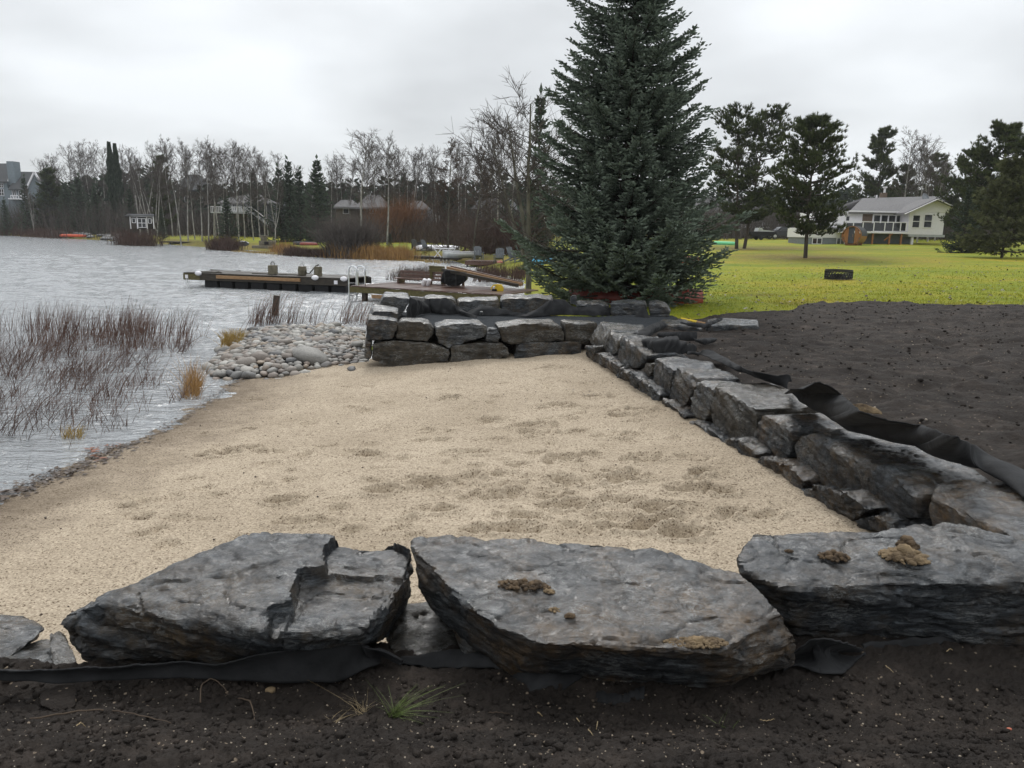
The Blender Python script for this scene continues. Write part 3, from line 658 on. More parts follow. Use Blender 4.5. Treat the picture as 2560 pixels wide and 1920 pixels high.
for i, (poly, dep, mt, lb) in enumerate(up):
    nearv = max(v for u, v in poly)
    wall_stone(RW, poly, WL0, WL1, -.02, dep, 20+i, .030 if nearv < 1000 else .021, .016, mt, lean=.08, label=lb, shrink=.04, zt=.93 if i < 3 else .86)
low = [
    z3([(215, 295), (300, 300), (300, 350), (285, 410), (218, 410)]),
    z3([(300, 345), (385, 380), (425, 430), (340, 480), (270, 440)]),
    z3([(395, 425), (505, 450), (535, 520), (440, 590), (345, 510)]),
    z3([(540, 500), (645, 530), (695, 590), (640, 695), (530, 665), (458, 570)]),
    z3([(710, 595), (765, 620), (852, 720), (845, 800), (730, 795), (600, 700)]),
    z3([(870, 735), (960, 815), (1085, 900), (1060, 990), (905, 950), (835, 820)]),
    z3([(1135, 935), (1330, 1040), (1405, 1130), (1350, 1215), (1170, 1130), (1105, 1040)]),
    z3([(1420, 1078), (1560, 1115), (1700, 1230), (1650, 1310), (1480, 1300), (1345, 1190)]),
    z4([(320, 590), (420, 565), (560, 600), (695, 730), (630, 860), (500, 890), (355, 800), (268, 680)]),
    z4([(725, 740), (960, 795), (1150, 930), (1010, 1030), (720, 1020), (600, 910)]),
    z4([(1050, 978), (1120, 955), (1270, 1000), (1310, 1100), (1010, 1090)]),
]
for i, poly in enumerate(low):
    wall_stone(RW, poly, WL0, WL1, .10, .55, 50+i, .028 if i < 6 else .020, .030, (M_SLATE, M_SLATE, M_SLATE_TAN)[i % 3], lean=.25, zref=.4, rise=.03, shrink=.12, ledge=.6)
# dark soil packed behind the stones (keeps the joints dark)
# ---- far wall of the terrace
FW0, FW1 = np.array([-2.41, 12.66, .15]), np.array([1.30, 13.26, .3])
FW = empty('terrace_wall', (-.5, 13.0, .15))
tag(FW, 'low stacked slate wall round the gravel terrace at the far end of the sand', 'stone wall')
def z5(l): return [(840+a/3.95, 620+b/3.95) for a, b in l]
def z7(l): return [(1240+a/3.687, 400+b/3.687) for a, b in l]
fu = [
    (z5([(305, 695), (500, 705), (620, 730), (600, 770), (565, 895), (350, 922), (288, 915)]), .85, M_SLATE),
    (z5([(640, 718), (820, 718), (930, 750), (972, 800), (960, 882), (900, 932), (590, 905), (600, 775)]), .6, M_SLATE_BROWN),
    (z5([(972, 785), (1100, 752), (1300, 738), (1460, 760), (1504, 800), (1465, 885), (1112, 988), (1010, 950), (985, 860)]), .7, M_SLATE_GREY),
    (z5([(1512, 800), (1590, 800), (1622, 870), (1605, 932), (1478, 925), (1488, 865)]), .4, M_SLATE_GREY),
    (z5([(1596, 785), (1850, 742), (2000, 742), (2212, 755), (2260, 830), (2260, 920), (1720, 955), (1650, 925), (1612, 840)]), .7, M_SLATE_BROWN),
    (z3([(48, 98), (200, 95), (330, 100), (250, 230), (250, 285), (50, 275)]), .55, M_SLATE_BROWN),
]
for i, (poly, dep, mt) in enumerate(fu):
    wall_stone(FW, poly, FW0, FW1, -.08, dep, 70+i, .032, .014, mt, lean=.05, shrink=.05, rise=.01)
fl = [
    (z5([(285, 915), (345, 925), (348, 1090), (280, 1080)]), M_SLATE),
    (z5([(350, 950), (600, 908), (900, 940), (1128, 1010), (1110, 1120), (700, 1190), (500, 1175), (345, 1110)]), M_SLATE_BROWN),
    (z5([(1138, 968), (1300, 945), (1640, 935), (1712, 990), (1712, 1080), (1350, 1150), (1128, 1140)]), M_SLATE_BROWN),
    (z5([(1790, 955), (2000, 930), (2260, 930), (2430, 925), (2430, 1100), (1750, 1110)]), M_SLATE),
]
for i, (poly, mt) in enumerate(fl):
    wall_stone(FW, poly, FW0, FW1, .0, .6, 80+i, .032, .014, mt, lean=.0, zref=.2, shrink=.08)
# stones round the other three sides of the terrace (left side, back row, right side)
def boulder(poly, y, dy, seed, mat, vox=.035, label=None, parent=FW, amp=.016):
    fr = [D(u, v, y) for u, v in poly]; c = np.mean(fr, 0); pts = list(fr)
    for p in fr: pts.append((p[0]*(y+dy)/y*.98+c[0]*.02, p[1]+dy*rr.uniform(.85, 1.1), p[2]+(.03 if p[2] > c[2] else 0)))
    return rock('stone', pts, vox, amp, seed, mat, label=label, parent=parent)
boulder(z5([(365, 615), (470, 612), (620, 635), (600, 695), (330, 690), (325, 780), (600, 800)]), 13.3, .7, 90, M_SLATE_GREY)
boulder(z5([(470, 478), (600, 480), (730, 500), (700, 560), (620, 640), (400, 615), (400, 690), (640, 700)]), 14.3, .9, 91, M_SLATE_GREY)
boulder(z5([(870, 500), (960, 490), (1160, 505), (1190, 560), (1180, 640), (880, 650)]), 15.6, .6, 92, M_SLATE_BROWN)
boulder(z5([(1200, 530), (1380, 515), (1600, 512), (1612, 580), (1600, 680), (1215, 680)]), 15.5, .7, 93, M_SLATE_GREY)
boulder(z5([(1620, 505), (1700, 492), (2000, 492), (2140, 505), (2160, 560), (2100, 690), (1630, 690)]), 15.5, .7, 94, M_SLATE)
boulder(z7([(740, 1320), (960, 1325), (1040, 1345), (1030, 1430), (740, 1430)]), 15.7, .6, 95, M_SLATE)
boulder(z7([(1050, 1325), (1200, 1315), (1385, 1325), (1390, 1450), (1060, 1450)]), 15.6, .6, 96, M_SLATE_GREY)
boulder(z7([(1400, 1330), (1480, 1318), (1560, 1345), (1610, 1400), (1590, 1465), (1430, 1475)]), 15.3, .5, 97, M_SLATE_GREY)
boulder(z3([(880, 112), (1050, 108), (1235, 150), (1240, 240), (850, 260), (850, 160)]), 13.2, .8, 98, M_SLATE)
boulder(z3([(1260, 122), (1450, 108), (1700, 118), (1720, 150), (1690, 240), (1500, 262), (1245, 250)]), 13.1, .8, 99, M_SLATE)
boulder(z3([(1400, 85), (1550, 90), (1565, 110), (1560, 140), (1395, 130)]), 14.4, .5, 100, M_SLATE_GREY)
o = rock('stone', [D(u, v, y) for u, v in z7([(690, 1262), (705, 1248), (742, 1250), (742, 1335), (680, 1330)]) for y in (15.7, 15.9)], .02, .01, 101, M_SLATE_GREY, 'small pale stone standing upright on the back stones', parent=FW)
o = rock('stone', [D(u, v, y) for u, v in z5([(1420, 625), (1450, 622), (1458, 660), (1420, 664)]) for y in (14.7, 14.85)], .012, .006, 102, M_SLATE_GREY, 'fist-sized pale stone lying on the fabric', parent=FW)
# gravel terrace
gx, gy = np.meshgrid(np.linspace(-2.5, 3.3, 180), np.linspace(12.75, 15.6, 110))
gv = np.stack([gx.ravel(), gy.ravel(), 0*gx.ravel()], 1)
gv[:, 2] = .755+.012*fbm(gv*3, 3)+.012*np.abs(pn(gv*22))+.01*pn(gv*45)+.05*sm(1.5, 2.6, gv[:, 0])
i = np.arange(109)[:, None]*180+np.arange(179)[None, :]
gf = np.stack([i, i+1, i+181, i+180], -1).reshape(-1, 4)
tcx, tcy = gv[:, 0], gv[:, 1]
kp = inpoly(tcx, tcy, [(-2.35, 13.0), (1.35, 13.55), (3.3, 13.0), (3.3, 15.6), (-2.5, 15.6)])
gv, gf = keep_faces(gv, gf, kp)
tag(link('gravel', mesh_np('gravel', gv, gf, True), M_GRAVEL), 'dark crushed gravel levelled inside the stone terrace', kind='structure')
# fill under terrace / behind walls so no daylight shows through the joints
mb = MB(); mb.box((-.3, 14.6, .36), (4.0, 1.9, .7)).build('terrace_fill', M_SOIL)['kind'] = 'structure'
mb = MB()
mb.prism([(wall_x(y)+.62, y, -.1) for y in (13.2, 9, 5.3, 3.75)]+[(wall_x(y)+1.4, y, -.1) for y in (3.75, 5.3, 9, 13.2)], (0, 0, .72)).build('wall_backfill', M_SOIL)['kind'] = 'structure'
# ================================================================ GEOTEXTILE
def resample(pts, n):
    pts = np.array(pts, float); d = np.r_[0, np.cumsum(np.linalg.norm(np.diff(pts, axis=0), axis=1))]
    t = np.linspace(0, d[-1], n)
    out = np.stack([np.interp(t, d, pts[:, k]) for k in range(3)], 1)
    for _ in range(2): out[1:-1] = (out[:-2]+2*out[1:-1]+out[2:])/4     # soften the corners
    return out
def ribbon(name, lo, hi, seed, label=None, bulge=.03, wr=.02, n=90, m=16, th=.006, parent=None, cat='fabric'):
    A = resample(lo, n); B = resample(hi, n)
    t = np.linspace(0, 1, m)[:, None, None]; V = (A[None]*(1-t)+B[None]*t)
    nr = np.cross(np.gradient(A, axis=0), B-A); nr /= np.linalg.norm(nr, axis=1)[:, None]+1e-9
    V = V+nr[None]*(np.sin(t*math.pi)*bulge)
    P = V.reshape(-1, 3); L = np.repeat(np.arange(n)[None], m, 0).reshape(-1)/n
    w = wr*(pn(np.stack([L*14+seed, np.tile(np.linspace(0, 1, m)[:, None], (1, n)).ravel()*1.2, L*0+seed], 1))+.4*pn(P*9+seed))
    P = P+np.tile(nr, (m, 1))*w[:, None]
    P[(m-1)*n:] += .006*np.stack([pn(B*40+seed), pn(B*40-seed), pn(B*44+3)], 1)
    i = np.arange(m-1)[:, None]*n+np.arange(n-1)[None]
    Fq = np.stack([i, i+1, i+n+1, i+n], -1).reshape(-1, 4)
    c = P.mean(0); me = mesh_np(name, P-c, Fq, True)
    o = link(name, me, M_FABRIC); o.location = c
    md = o.modifiers.new('thickness', 'SOLIDIFY'); md.thickness = th; md.offset = 0
    if parent is not None: o.parent = parent; o.location = Vector(c)-parent.location
    else: tag(o, label, cat, 'strips of black geotextile left along the walls')
    return o
def drape(name, lo, hi, z, dy, seed, label, **kw):
    L = [G(u, v, z) for u, v in lo]; yl = np.array([[p[0], p[1]] for p in L]); o = np.argsort(yl[:, 0])
    Hh = []
    for u, v in hi:
        g = D(u, v, np.mean(yl[:, 1]))
        for _ in range(3): y = np.interp(g[0], yl[o, 0], yl[o, 1])+dy; g = D(u, v, y)
        Hh.append(g)
    return ribbon(name, L, Hh, seed, label, **kw)
z6 = lambda l: [(a/2.212, 1300+b/2.212) for a, b in l]
z7f = lambda l: [(900+a/2.676, 1300+b/2.676) for a, b in l]
z8 = lambda l: [(1700+a/2.572, 1280+b/2.572) for a, b in l]
drape('fabric_sheet', z5([(690, 705), (760, 690), (830, 655), (940, 640), (1050, 655), (1200, 655), (1300, 675), (1390, 684)]),
      z5([(690, 610), (738, 482), (790, 512), (860, 525), (930, 500), (1080, 488), (1150, 530), (1230, 600), (1330, 660), (1392, 678)]), .775, .12, 1,
      'tall crumpled black sheet bunched at the left of the gravel terrace', bulge=.03, wr=.05, n=140)
drape('fabric_sheet', z5([(1300, 668), (1560, 665), (1700, 660), (1880, 682), (2050, 675)])+z7([(430, 1440), (600, 1430), (720, 1430), (900, 1440), (1080, 1432), (1200, 1450), (1300, 1462), (1420, 1472)]),
      z5([(1290, 640), (1430, 565), (1520, 575), (1640, 605), (1780, 640), (1890, 660), (2000, 590), (2130, 505)])+z7([(430, 1330), (500, 1285), (570, 1278), (640, 1290), (690, 1345), (760, 1360), (880, 1352), (1000, 1330), (1080, 1385), (1200, 1440), (1290, 1440), (1340, 1355), (1372, 1350), (1425, 1455)]), .775, .15, 2,
      'long wavy black sheet draped along the back stones of the terrace', bulge=.02, wr=.035, n=200)
drape('fabric_sheet', z3([(690, 225), (740, 240), (800, 195), (850, 165), (900, 140)]), z3([(635, 190), (760, 122), (820, 95), (870, 82), (922, 100)]), .84, .22, 3, 'dark fold of fabric rising over the corner where both walls meet', bulge=.05, wr=.03)
drape('fabric_sheet', z3([(845, 215), (1000, 235), (1100, 250), (1180, 250)]), z3([(850, 176), (960, 172), (1100, 170), (1182, 172)]), .84, .05, 4, 'flat pale-lit flap of fabric just behind the wall corner', bulge=.02, wr=.015)
drape('fabric_sheet', z3([(755, 330), (850, 372), (1000, 368), (1170, 358)]), z3([(765, 226), (880, 222), (985, 208), (1040, 240), (1100, 300), (1180, 345)]), .82, .16, 5, 'humped fabric flap lying on the wall above the corner stones', bulge=.09, wr=.05)
drape('fabric_sheet', z3([(1170, 255), (1250, 285), (1330, 262)]), z3([(1170, 240), (1250, 225), (1335, 224)]), .84, .06, 6, 'small curled scrap of fabric on the soil beside the wall corner', bulge=.04, wr=.01, n=40)
drape('fabric_sheet', z3([(1095, 368), (1200, 362), (1300, 402), (1420, 452), (1530, 512), (1640, 528), (1760, 582), (1860, 612), (1965, 665)]), z3([(1110, 352), (1200, 350), (1292, 320), (1410, 385), (1530, 455), (1650, 512), (1750, 522), (1860, 552), (1950, 540), (1990, 535), (2005, 600)]), .86, .10, 7, 'narrow fabric strip with a rolled end along the middle of the right wall', bulge=.03, wr=.012, n=140)
drape('fabric_sheet', z3([(1040, 112), (1150, 128), (1240, 142), (1330, 124), (1405, 102)]), z3([(1045, 98), (1160, 92), (1250, 100), (1330, 72), (1390, 42)]), .87, .10, 8, 'upturned fabric strip by the yellow-handled rake', bulge=.03, wr=.02)
drape('fabric_sheet', z4([(590, 95), (660, 172), (720, 212), (850, 272), (1000, 382), (1250, 432), (1420, 452), (1600, 560), (1800, 612), (1960, 642), (2212, 840), (2330, 920)]),
      z4([(600, 92), (690, 92), (740, 62), (770, 35), (880, 70), (960, 132), (1080, 242), (1300, 312), (1500, 342), (1750, 422), (1880, 482), (2000, 562), (2212, 655), (2330, 720)]), .90, .10, 9,
      'wide twisted fabric strip lying along the near part of the right wall', bulge=.06, wr=.014, n=170, m=20)
drape('fabric_sheet', [(-140, 1690)]+z6([(0, 890), (300, 900), (600, 890), (1000, 870), (1300, 890), (1600, 900), (1850, 900), (2000, 830), (2100, 800)])+z7f([(140, 910), (270, 975)]),
      [(-140, 1675)]+z6([(0, 836), (300, 830), (600, 812), (1000, 786), (1200, 802), (1500, 732), (1750, 682), (1950, 668), (2050, 702)])+z7f([(0, 832), (140, 880), (270, 948)]), .60, -.02, 10,
      'black strip standing along the foot of the long left boulder', bulge=-.02, wr=.012, n=160)
o = drape('fabric_sheet', z7f([(262, 962), (500, 988), (900, 988), (1000, 1042), (1080, 1120), (1150, 1190), (1300, 1190)]), z7f([(280, 938), (450, 895), (600, 872), (1000, 845), (1150, 890), (1320, 950), (1560, 1040)]), .555, .16, 11,
          'smooth grey-lit fabric flap below the central boulder', bulge=.02, wr=.01, n=110)
drape('fabric_sheet', z7f([(1540, 1215), (1640, 1230), (1760, 1258), (1900, 1200)]), z7f([(1560, 1200), (1650, 1185), (1760, 1205), (1900, 1120)]), .56, .08, 12, 'dark fabric corner emerging from the soil under the central boulder', bulge=.03, wr=.01, n=50)
drape('fabric_sheet', z8([(660, 990), (760, 985), (900, 1040), (1050, 1040), (1100, 1000), (1190, 900)]), z8([(670, 985), (740, 900), (830, 825), (930, 812), (1060, 840), (1190, 885)]), .59, .03, 13, 'arched loop of fabric opening like a tunnel between two front boulders', bulge=-.09, wr=.01, n=80)
drape('fabric_sheet', z8([(1180, 900), (1400, 880), (1640, 860), (1800, 835), (2212, 830), (2500, 840)]), z8([(1150, 870), (1350, 866), (1560, 838), (1700, 826), (1760, 775), (1870, 770), (1990, 800), (2100, 792), (2212, 786), (2500, 800)]), .565, .03, 14, 'fabric edge tucked under the right-hand front boulder', bulge=.03, wr=.015, n=100)
# ================================================================ COBBLES
CBP = [G(u, v, .12)[:2] for u, v in ((528, 928), (522, 905), (552, 868), (585, 838), (612, 818), (700, 818), (800, 816), (912, 816), (920, 900), (880, 908), (800, 918), (700, 932), (625, 932))]
cx0 = np.mean([p[0] for p in CBP]); cy0 = np.mean([p[1] for p in CBP])
def cob_h(x, y):
    e = np.minimum(1, distline(np.asarray(x), np.asarray(y), CBP+[CBP[0]])/.9); ins = inpoly(np.asarray(x), np.asarray(y), CBP)
    return np.where(ins, -.05+.26*np.sqrt(e), -.3)
gx, gy = np.meshgrid(np.linspace(min(p[0] for p in CBP)-.5, max(p[0] for p in CBP)+.3, 70), np.linspace(min(p[1] for p in CBP)-.5, max(p[1] for p in CBP)+.3, 90))
hv = cob_h(gx.ravel(), gy.ravel())
i = np.arange(89)[:, None]*70+np.arange(69)[None]
gf = np.stack([i, i+1, i+71, i+70], -1).reshape(-1, 4)
vv, gf = keep_faces(np.stack([gx.ravel(), gy.ravel(), hv-.06], 1), gf, hv > -.31)
cb_o = tag(link('cobble_bank', mesh_np('cobble_bank', vv, gf, True), M_GRAVEL), 'bank of rounded river cobbles between the water and the terrace wall', kind='structure')
def ico(sub):
    bm = bmesh.new(); bmesh.ops.create_icosphere(bm, subdivisions=sub, radius=1)
    bm.verts.ensure_lookup_table()
    V = np.array([v.co[:] for v in bm.verts]); Fs = np.array([[v.index for v in f.verts] for f in bm.faces]); bm.free(); return V, Fs
I1, F1 = ico(1); I2, F2i = ico(2); I3, F3i = ico(3)
def pebble_mesh(seed, name='cobble'):
    V = I2*(1+.38*pn(I2*1.2+seed*3.3)+.14*pn(I2*2.4+seed))[:, None]
    return mesh_np(name, V, F2i, True)
CM = [pebble_mesh(k) for k in range(10)]
for mme in CM: mme.materials.append(M_COBBLE)
rc_ = np.random.RandomState(21)
cobs = []; tries = 0; cells = {}
big = [G(775, 893, .2), ]
while len(cobs) < 760 and tries < 60000:
    tries += 1
    x = rc_.uniform(min(p[0] for p in CBP), max(p[0] for p in CBP)); y = rc_.uniform(min(p[1] for p in CBP), max(p[1] for p in CBP))
    if not inpoly(np.array([x]), np.array([y]), CBP)[0]: continue
    r = rc_.choice([.065, .085, .105, .14], p=[.3, .36, .25, .09])*rc_.uniform(.85, 1.15)
    if math.hypot(x-big[0][0], (y-big[0][1])*.9) < .30+r*.3: continue
    ok = True
    for (a, b, q) in cobs:
        if (a-x)**2+(b-y)**2 < ((r+q)*.80)**2: ok = False; break
    if ok: cobs.append((x, y, r))
def add_cob(x, y, r, me, z=None, sq=.62, name='cobble'):
    o = bpy.data.objects.new(name, me); COL.objects.link(o); o.parent = cb_o
    a = rc_.uniform(.95, 1.35)
    o.location = (x, y, (float(cob_h([x], [y])[0]) if z is None else z)+r*.22)
    o.scale = (r*a, r/a*1.05, r*sq*rc_.uniform(.8, 1.2)); o.rotation_euler = (rc_.uniform(-.3, .3), rc_.uniform(-.3, .3), rc_.uniform(0, 6.28)); return o
cobs.sort(key=lambda c: -c[2]/c[1])
for x, y, r in cobs[:296]: add_cob(x, y, r, CM[rc_.randint(10)])
o = add_cob(big[0][0], big[0][1], .30, CM[3], .12, .55); o.scale = (.36, .22, .17); o.rotation_euler = (.05, .12, -.25); o['label'] = 'large smooth oval cobble near the sand'
allV, allF, allT = [], [], []; b = 0
rest = cobs[296:]+[(rc_.uniform(min(p[0] for p in CBP), max(p[0] for p in CBP)), rc_.uniform(min(p[1] for p in CBP), max(p[1] for p in CBP)), rc_.uniform(.035, .06)) for _ in range(420)]
for x, y, r in rest:
    if not inpoly(np.array([x]), np.array([y]), CBP)[0]: continue
    v = I1*(1+.25*pn(I1*1.1+x*9))[:, None]*[r*1.15, r, r*.65]; a = rc_.uniform(0, 6.28)
    v = np.stack([v[:, 0]*math.cos(a)-v[:, 1]*math.sin(a), v[:, 0]*math.sin(a)+v[:, 1]*math.cos(a), v[:, 2]], 1)+[x, y, float(cob_h([x], [y])[0])+r*.15]
    allV.append(v); allF.append(F1+b); b += len(v); allT.append(np.full(len(v), rc_.rand()))
me = mesh_np('small_cobbles', np.concatenate(allV), np.concatenate(allF), True); put_attr(me, 'tint', np.concatenate(allT))
o = link('small_cobbles', me, M_COBBLE2, cb_o); o['kind'] = 'stuff'
# strays at the foot of the terrace wall
for (u, v, r, lb) in ((880, 922, .085, 'single dark cobble lying on the sand in front of the cobble bank'),):
    p = G(u, v, .12); o = add_cob(p[0], p[1], r, CM[5], float(sand_h(p[0], p[1]))); o.parent = None; tag(o, lb, 'stone')
# ================================================================ RUSHES AND SHORE LITTER
def blades(base, length, lean, width, rs, seg=3, curve=.25):
    """vectorised thin bent stalks: each a 3-segment ribbon of two crossed strips reduced to one strip"""
    n = len(base); ang = rs.uniform(0, math.pi, n); wx = np.stack([np.cos(ang), np.sin(ang), 0*ang], 1)*width[:, None]
    V = []; up = np.zeros((n, 3)); up[:, 2] = 1
    for k in range(seg+1):
        t = k/seg; p = base+up*(length*t*(1-curve*.3*t))[:, None]+lean*(length*(t*.6+curve*t*t))[:, None]
        w = (1-t*.8)*.5
        V += [p-wx*w, p+wx*w]
    V = np.stack(V, 1).reshape(-1, 3); m2 = 2*(seg+1); b0 = (np.arange(n)*m2)[:, None]
    Fq = np.concatenate([b0+np.array([[2*k, 2*k+1, 2*k+3, 2*k+2]]) for k in range(seg)], 0)
    return V, Fq
def stand(name, poly, n, hl, lean, width, seed, mat, label, z=-.03, clump=.35, curve=.25, leanj=.25, zf=None):
    rs = np.random.RandomState(seed)
    xs = np.array([p[0] for p in poly]); ys = np.array([p[1] for p in poly]); B = []
    while len(B) < n:
        x = rs.uniform(xs.min(), xs.max(), 4000); y = rs.uniform(ys.min(), ys.max(), 4000)
        d = pn(np.stack([x*1.1+seed, y*.7, x*0], 1))+.5*pn(np.stack([x*3.1, y*2.5+seed, x*0], 1))
        k = inpoly(x, y, poly) & (rs.rand(4000) < np.clip(clump+d*1.4, .02, 1))
        B += list(zip(x[k], y[k]))
    B = np.array(B[:n]); zb = np.full(n, z) if zf is None else zf(B[:, 0], B[:, 1])-.02
    base = np.stack([B[:, 0], B[:, 1], zb], 1)
    L = rs.uniform(hl[0], hl[1], n)*(.8+.35*pn(np.stack([B[:, 0]*.8, B[:, 1]*.8, B[:, 0]*0+seed], 1)))
    ln = np.array(lean)[None]+rs.normal(0, leanj, (n, 3)); ln[:, 2] = 0
    V, Fq = blades(base, L, ln, rs.uniform(width*.7, width*1.3, n), rs, 3, curve)
    return tag(link(name, mesh_np(name, V, Fq), mat), label, 'reeds' if 'rush' in name or 'reed' in name else 'grass', kind='stuff')
def GP(l, z=0): return [G(u, v, z)[:2] for u, v in l]
stand('rushes', GP([(-120, 808), (120, 812), (330, 815), (520, 838), (470, 868), (330, 880), (-120, 850)]), 1500, (.55, 1.0), (.22, 0, 0), .0105, 31, M_REED, 'tall dark rushes along the outer edge of the reed bed at left')
stand('rushes', GP([(-120, 850), (330, 880), (480, 868), (400, 930), (330, 990), (250, 1040), (140, 1120), (60, 1180), (-120, 1190)]), 2500, (.35, .75), (.55, -.1, 0), .008, 32, M_REED, 'leaning maroon rushes in the shallow water at left', curve=.5, leanj=.45)
stand('rushes', GP([(250, 960), (470, 930), (560, 930), (470, 990), (330, 1060), (160, 1130)]), 420, (.15, .4), (.2, 0, 0), .009, 33, M_REED, 'sparse short rush stubble between reed bed and sand', leanj=.5)
stand('rushes', GP([(690, 812), (930, 812), (930, 800), (700, 794), (560, 812), (600, 830), (640, 815)]), 420, (.5, 1.05), (.38, 0, 0), .012, 34, M_REED, 'thin rushes beside the leaning post beyond the cobbles')
stand('cattail_reeds', GP([(960, 702), (1040, 704), (1085, 700), (1085, 690), (1000, 690)]), 700, (.55, .9), (.25, 0, 0), .03, 35, M_LARCH, 'rust-brown reeds behind the slatted bench on the deck', clump=.8)
stand('cattail_reeds', GP([(1180, 712), (1310, 712), (1312, 690), (1195, 690)]), 900, (.6, 1.0), (.1, 0, 0), .03, 36, M_BUSH, 'brown reeds behind the stacked timbers', clump=.8, z=.1)
stand('golden_grass', GP([(548, 872), (602, 866), (612, 842), (560, 842)], .1), 420, (.25, .5), (.15, 0, 0), .012, 37, M_GOLD, 'clump of golden grass at the edge of the cobbles', clump=.9, z=.02, leanj=.5)
stand('golden_grass', GP([(455, 1000), (500, 998), (502, 960), (462, 958)]), 300, (.25, .66), (.15, 0, 0), .008, 38, M_CATTAIL, 'upright clump of orange dry grass standing in the shallows', clump=.5, leanj=.36)
stand('golden_grass', GP([(155, 1098), (205, 1098), (205, 1080), (160, 1080)]), 110, (.10, .2), (.2, 0, 0), .008, 39, M_GOLD, 'small yellowish grass tuft in the water by the shoreline', clump=.9, leanj=.5)
def litter(name, pts, n, size, spread, seed, mat, label, zf, cat='leaves', parent=None, flat=.13):
    rs = np.random.RandomState(seed); P = resample([(p[0], p[1], 0) for p in pts], 200)
    k = rs.randint(0, 200, n); c = P[k]+rs.normal(0, spread, (n, 3)); c[:, 2] = zf(c[:, 0], c[:, 1])+rs.uniform(.004, .03, n)
    a = rs.uniform(0, 6.28, n); s = rs.uniform(size*.5, size*1.4, n)
    ax = np.stack([np.cos(a), np.sin(a), rs.normal(0, flat, n)], 1)*s[:, None]; ay = np.stack([-np.sin(a), np.cos(a), rs.normal(0, flat, n)], 1)*s[:, None]*rs.uniform(.25, .7, n)[:, None]
    up = np.zeros((n, 3)); up[:, 2] = s*.12
    V = np.stack([c-ax, c-ay*.9+up, c+ax, c+ay], 1).reshape(-1, 3)
    Fq = (np.arange(n)*4)[:, None]+np.array([[0, 1, 2, 3]])
    o = link(name, mesh_np(name, V, Fq), mat); return tag(o, label, cat, kind='stuff')
shl = lambda x, y: np.maximum(sand_h(x, y), 0)
WLN = [G(u, v, 0)[:2] for u, v in ((-60, 1262), (0, 1248), (120, 1200), (249, 1150), (330, 1112))]
litter('shore_wrack', WLN, 1000, .026, .10, 41, M_LEAF, 'dark wet leaf litter washed up along the near waterline', shl)
litter('shore_wrack', [G(u, v, 0)[:2] for u, v in ((330, 1112), (382, 1092), (440, 1060), (498, 1022), (560, 975), (610, 945), (660, 932))], 420, .025, .055, 42, M_LEAF, 'thin line of dark debris along the waterline farther off', shl)
litter('red_leaves', [G(u, v, 0)[:2] for u, v in ((205, 1162), (250, 1155), (225, 1120), (300, 1115))], 40, .035, .04, 43, M_RUST, 'rust-red leaves lying in the shore litter', shl)
litter('dark_crumbs', [G(u, v, .3)[:2] for u, v in ((1335, 960), (1350, 970), (1500, 995), (1310, 1005))], 26, .02, .10, 44, M_LEAF, 'few dark crumbs scattered on the sand', lambda x, y: sand_h(x, y)+.01)
# ================================================================ POST, DOCKS AND WHAT STANDS ON THEM
p0, p1 = G(682, 790, 0), None
b0 = np.array(G(684, 787, 0)); t0 = D(692, 738, b0[1])
MB().bar(b0-[0, 0, .25], t0, .16, .12, (0, 1, 0)).build('wooden_post', M_DARKWOOD, bevel=.01)
o = bpy.data.objects['wooden_post']; tag(o, 'lone leaning grey post in the water among thin rushes', 'post')
for a, b in ((P_, Q_) for P_, Q_ in (((548, 647), (570, 651)), ((590, 650), (602, 651)))):
    q0 = G(a[0]-20, a[1]+30, 0); q1 = G(b[0]-2, b[1]+30, 0)
def frame_of(A, B):
    A = np.array(A, float); B = np.array(B, float); t = B-A; t[2] = 0; L = np.linalg.norm(t); t /= L
    return A, t, np.array([-t[1], t[0], 0]), L     # n points away from the camera
def local(A, t, n, a, b, z): return np.array([A[0]+t[0]*a+n[0]*b, A[1]+t[1]*a+n[1]*b, z])
A, t, n, L = frame_of(G(460, 715.5, 0), G(872, 733.5, 0)); ang = math.atan2(t[1], t[0]); ZT = .53
dk = empty('floating_dock', local(A, t, n, L/2, 1, 0)); tag(dk, 'long dark floating dock on black floats carrying concrete anchor blocks', 'dock')
def lb(mb, a0, a1, b0_, b1, z0, z1): return mb.box(local(A, t, n, (a0+a1)/2, (b0_+b1)/2, (z0+z1)/2), (abs(a1-a0), abs(b1-b0_), z1-z0), ang)
lb(MB(), .75, L, .04, .08, .27, ZT-.003).build('front_beam', M_DARKWOOD, dk); lb(MB(), 0, .747, .04, .085, .27, ZT-.003).build('front_beam', M_OLIVE, dk)
lb(MB(), 0, L, 1.96, 2.0, .27, ZT-.003).build('back_beam', M_DARKWOOD, dk)
lb(MB(), -.04, 0, .04, 2.0, .27, ZT-.003).build('end_beam', M_OLIVE, dk)
rk = np.random.RandomState(5)
npk = int(L/.15)
for k in range(npk):
    z = ZT+.0+rk.uniform(0, .008)
    lb(MB(), k*.15+.006, k*.15+.144, .02, 2.02, z, z+.035).build('plank', M_DARKWOOD, dk)
for k in range(9):
    a = .9+k*(L-1.0)/9; lb(MB(), a, a+(L-1.0)/9-.12, .12, 1.9, -.15, .268).build('float', M_BLACK, dk, bevel=.02)
q0 = L*.21; q1 = L*.72
lb(MB(), q0, q1, -.03, .038, .37, .50).build('rubbing_board', M_TANWOOD, dk, bevel=.006)
lb(MB(), .08, .2, .0, .038, .33, .47).build('white_plate', M_WHITE, dk); lb(MB(), L-.62, L-.48, .0, .038, .33, .47).build('white_plate', M_WHITE, dk)
mb = MB()
for k in (.12, .2): mb.tube([local(A, t, n, k, .02, .33), local(A, t, n, k+.02, .0, -.1)], .012, 5)
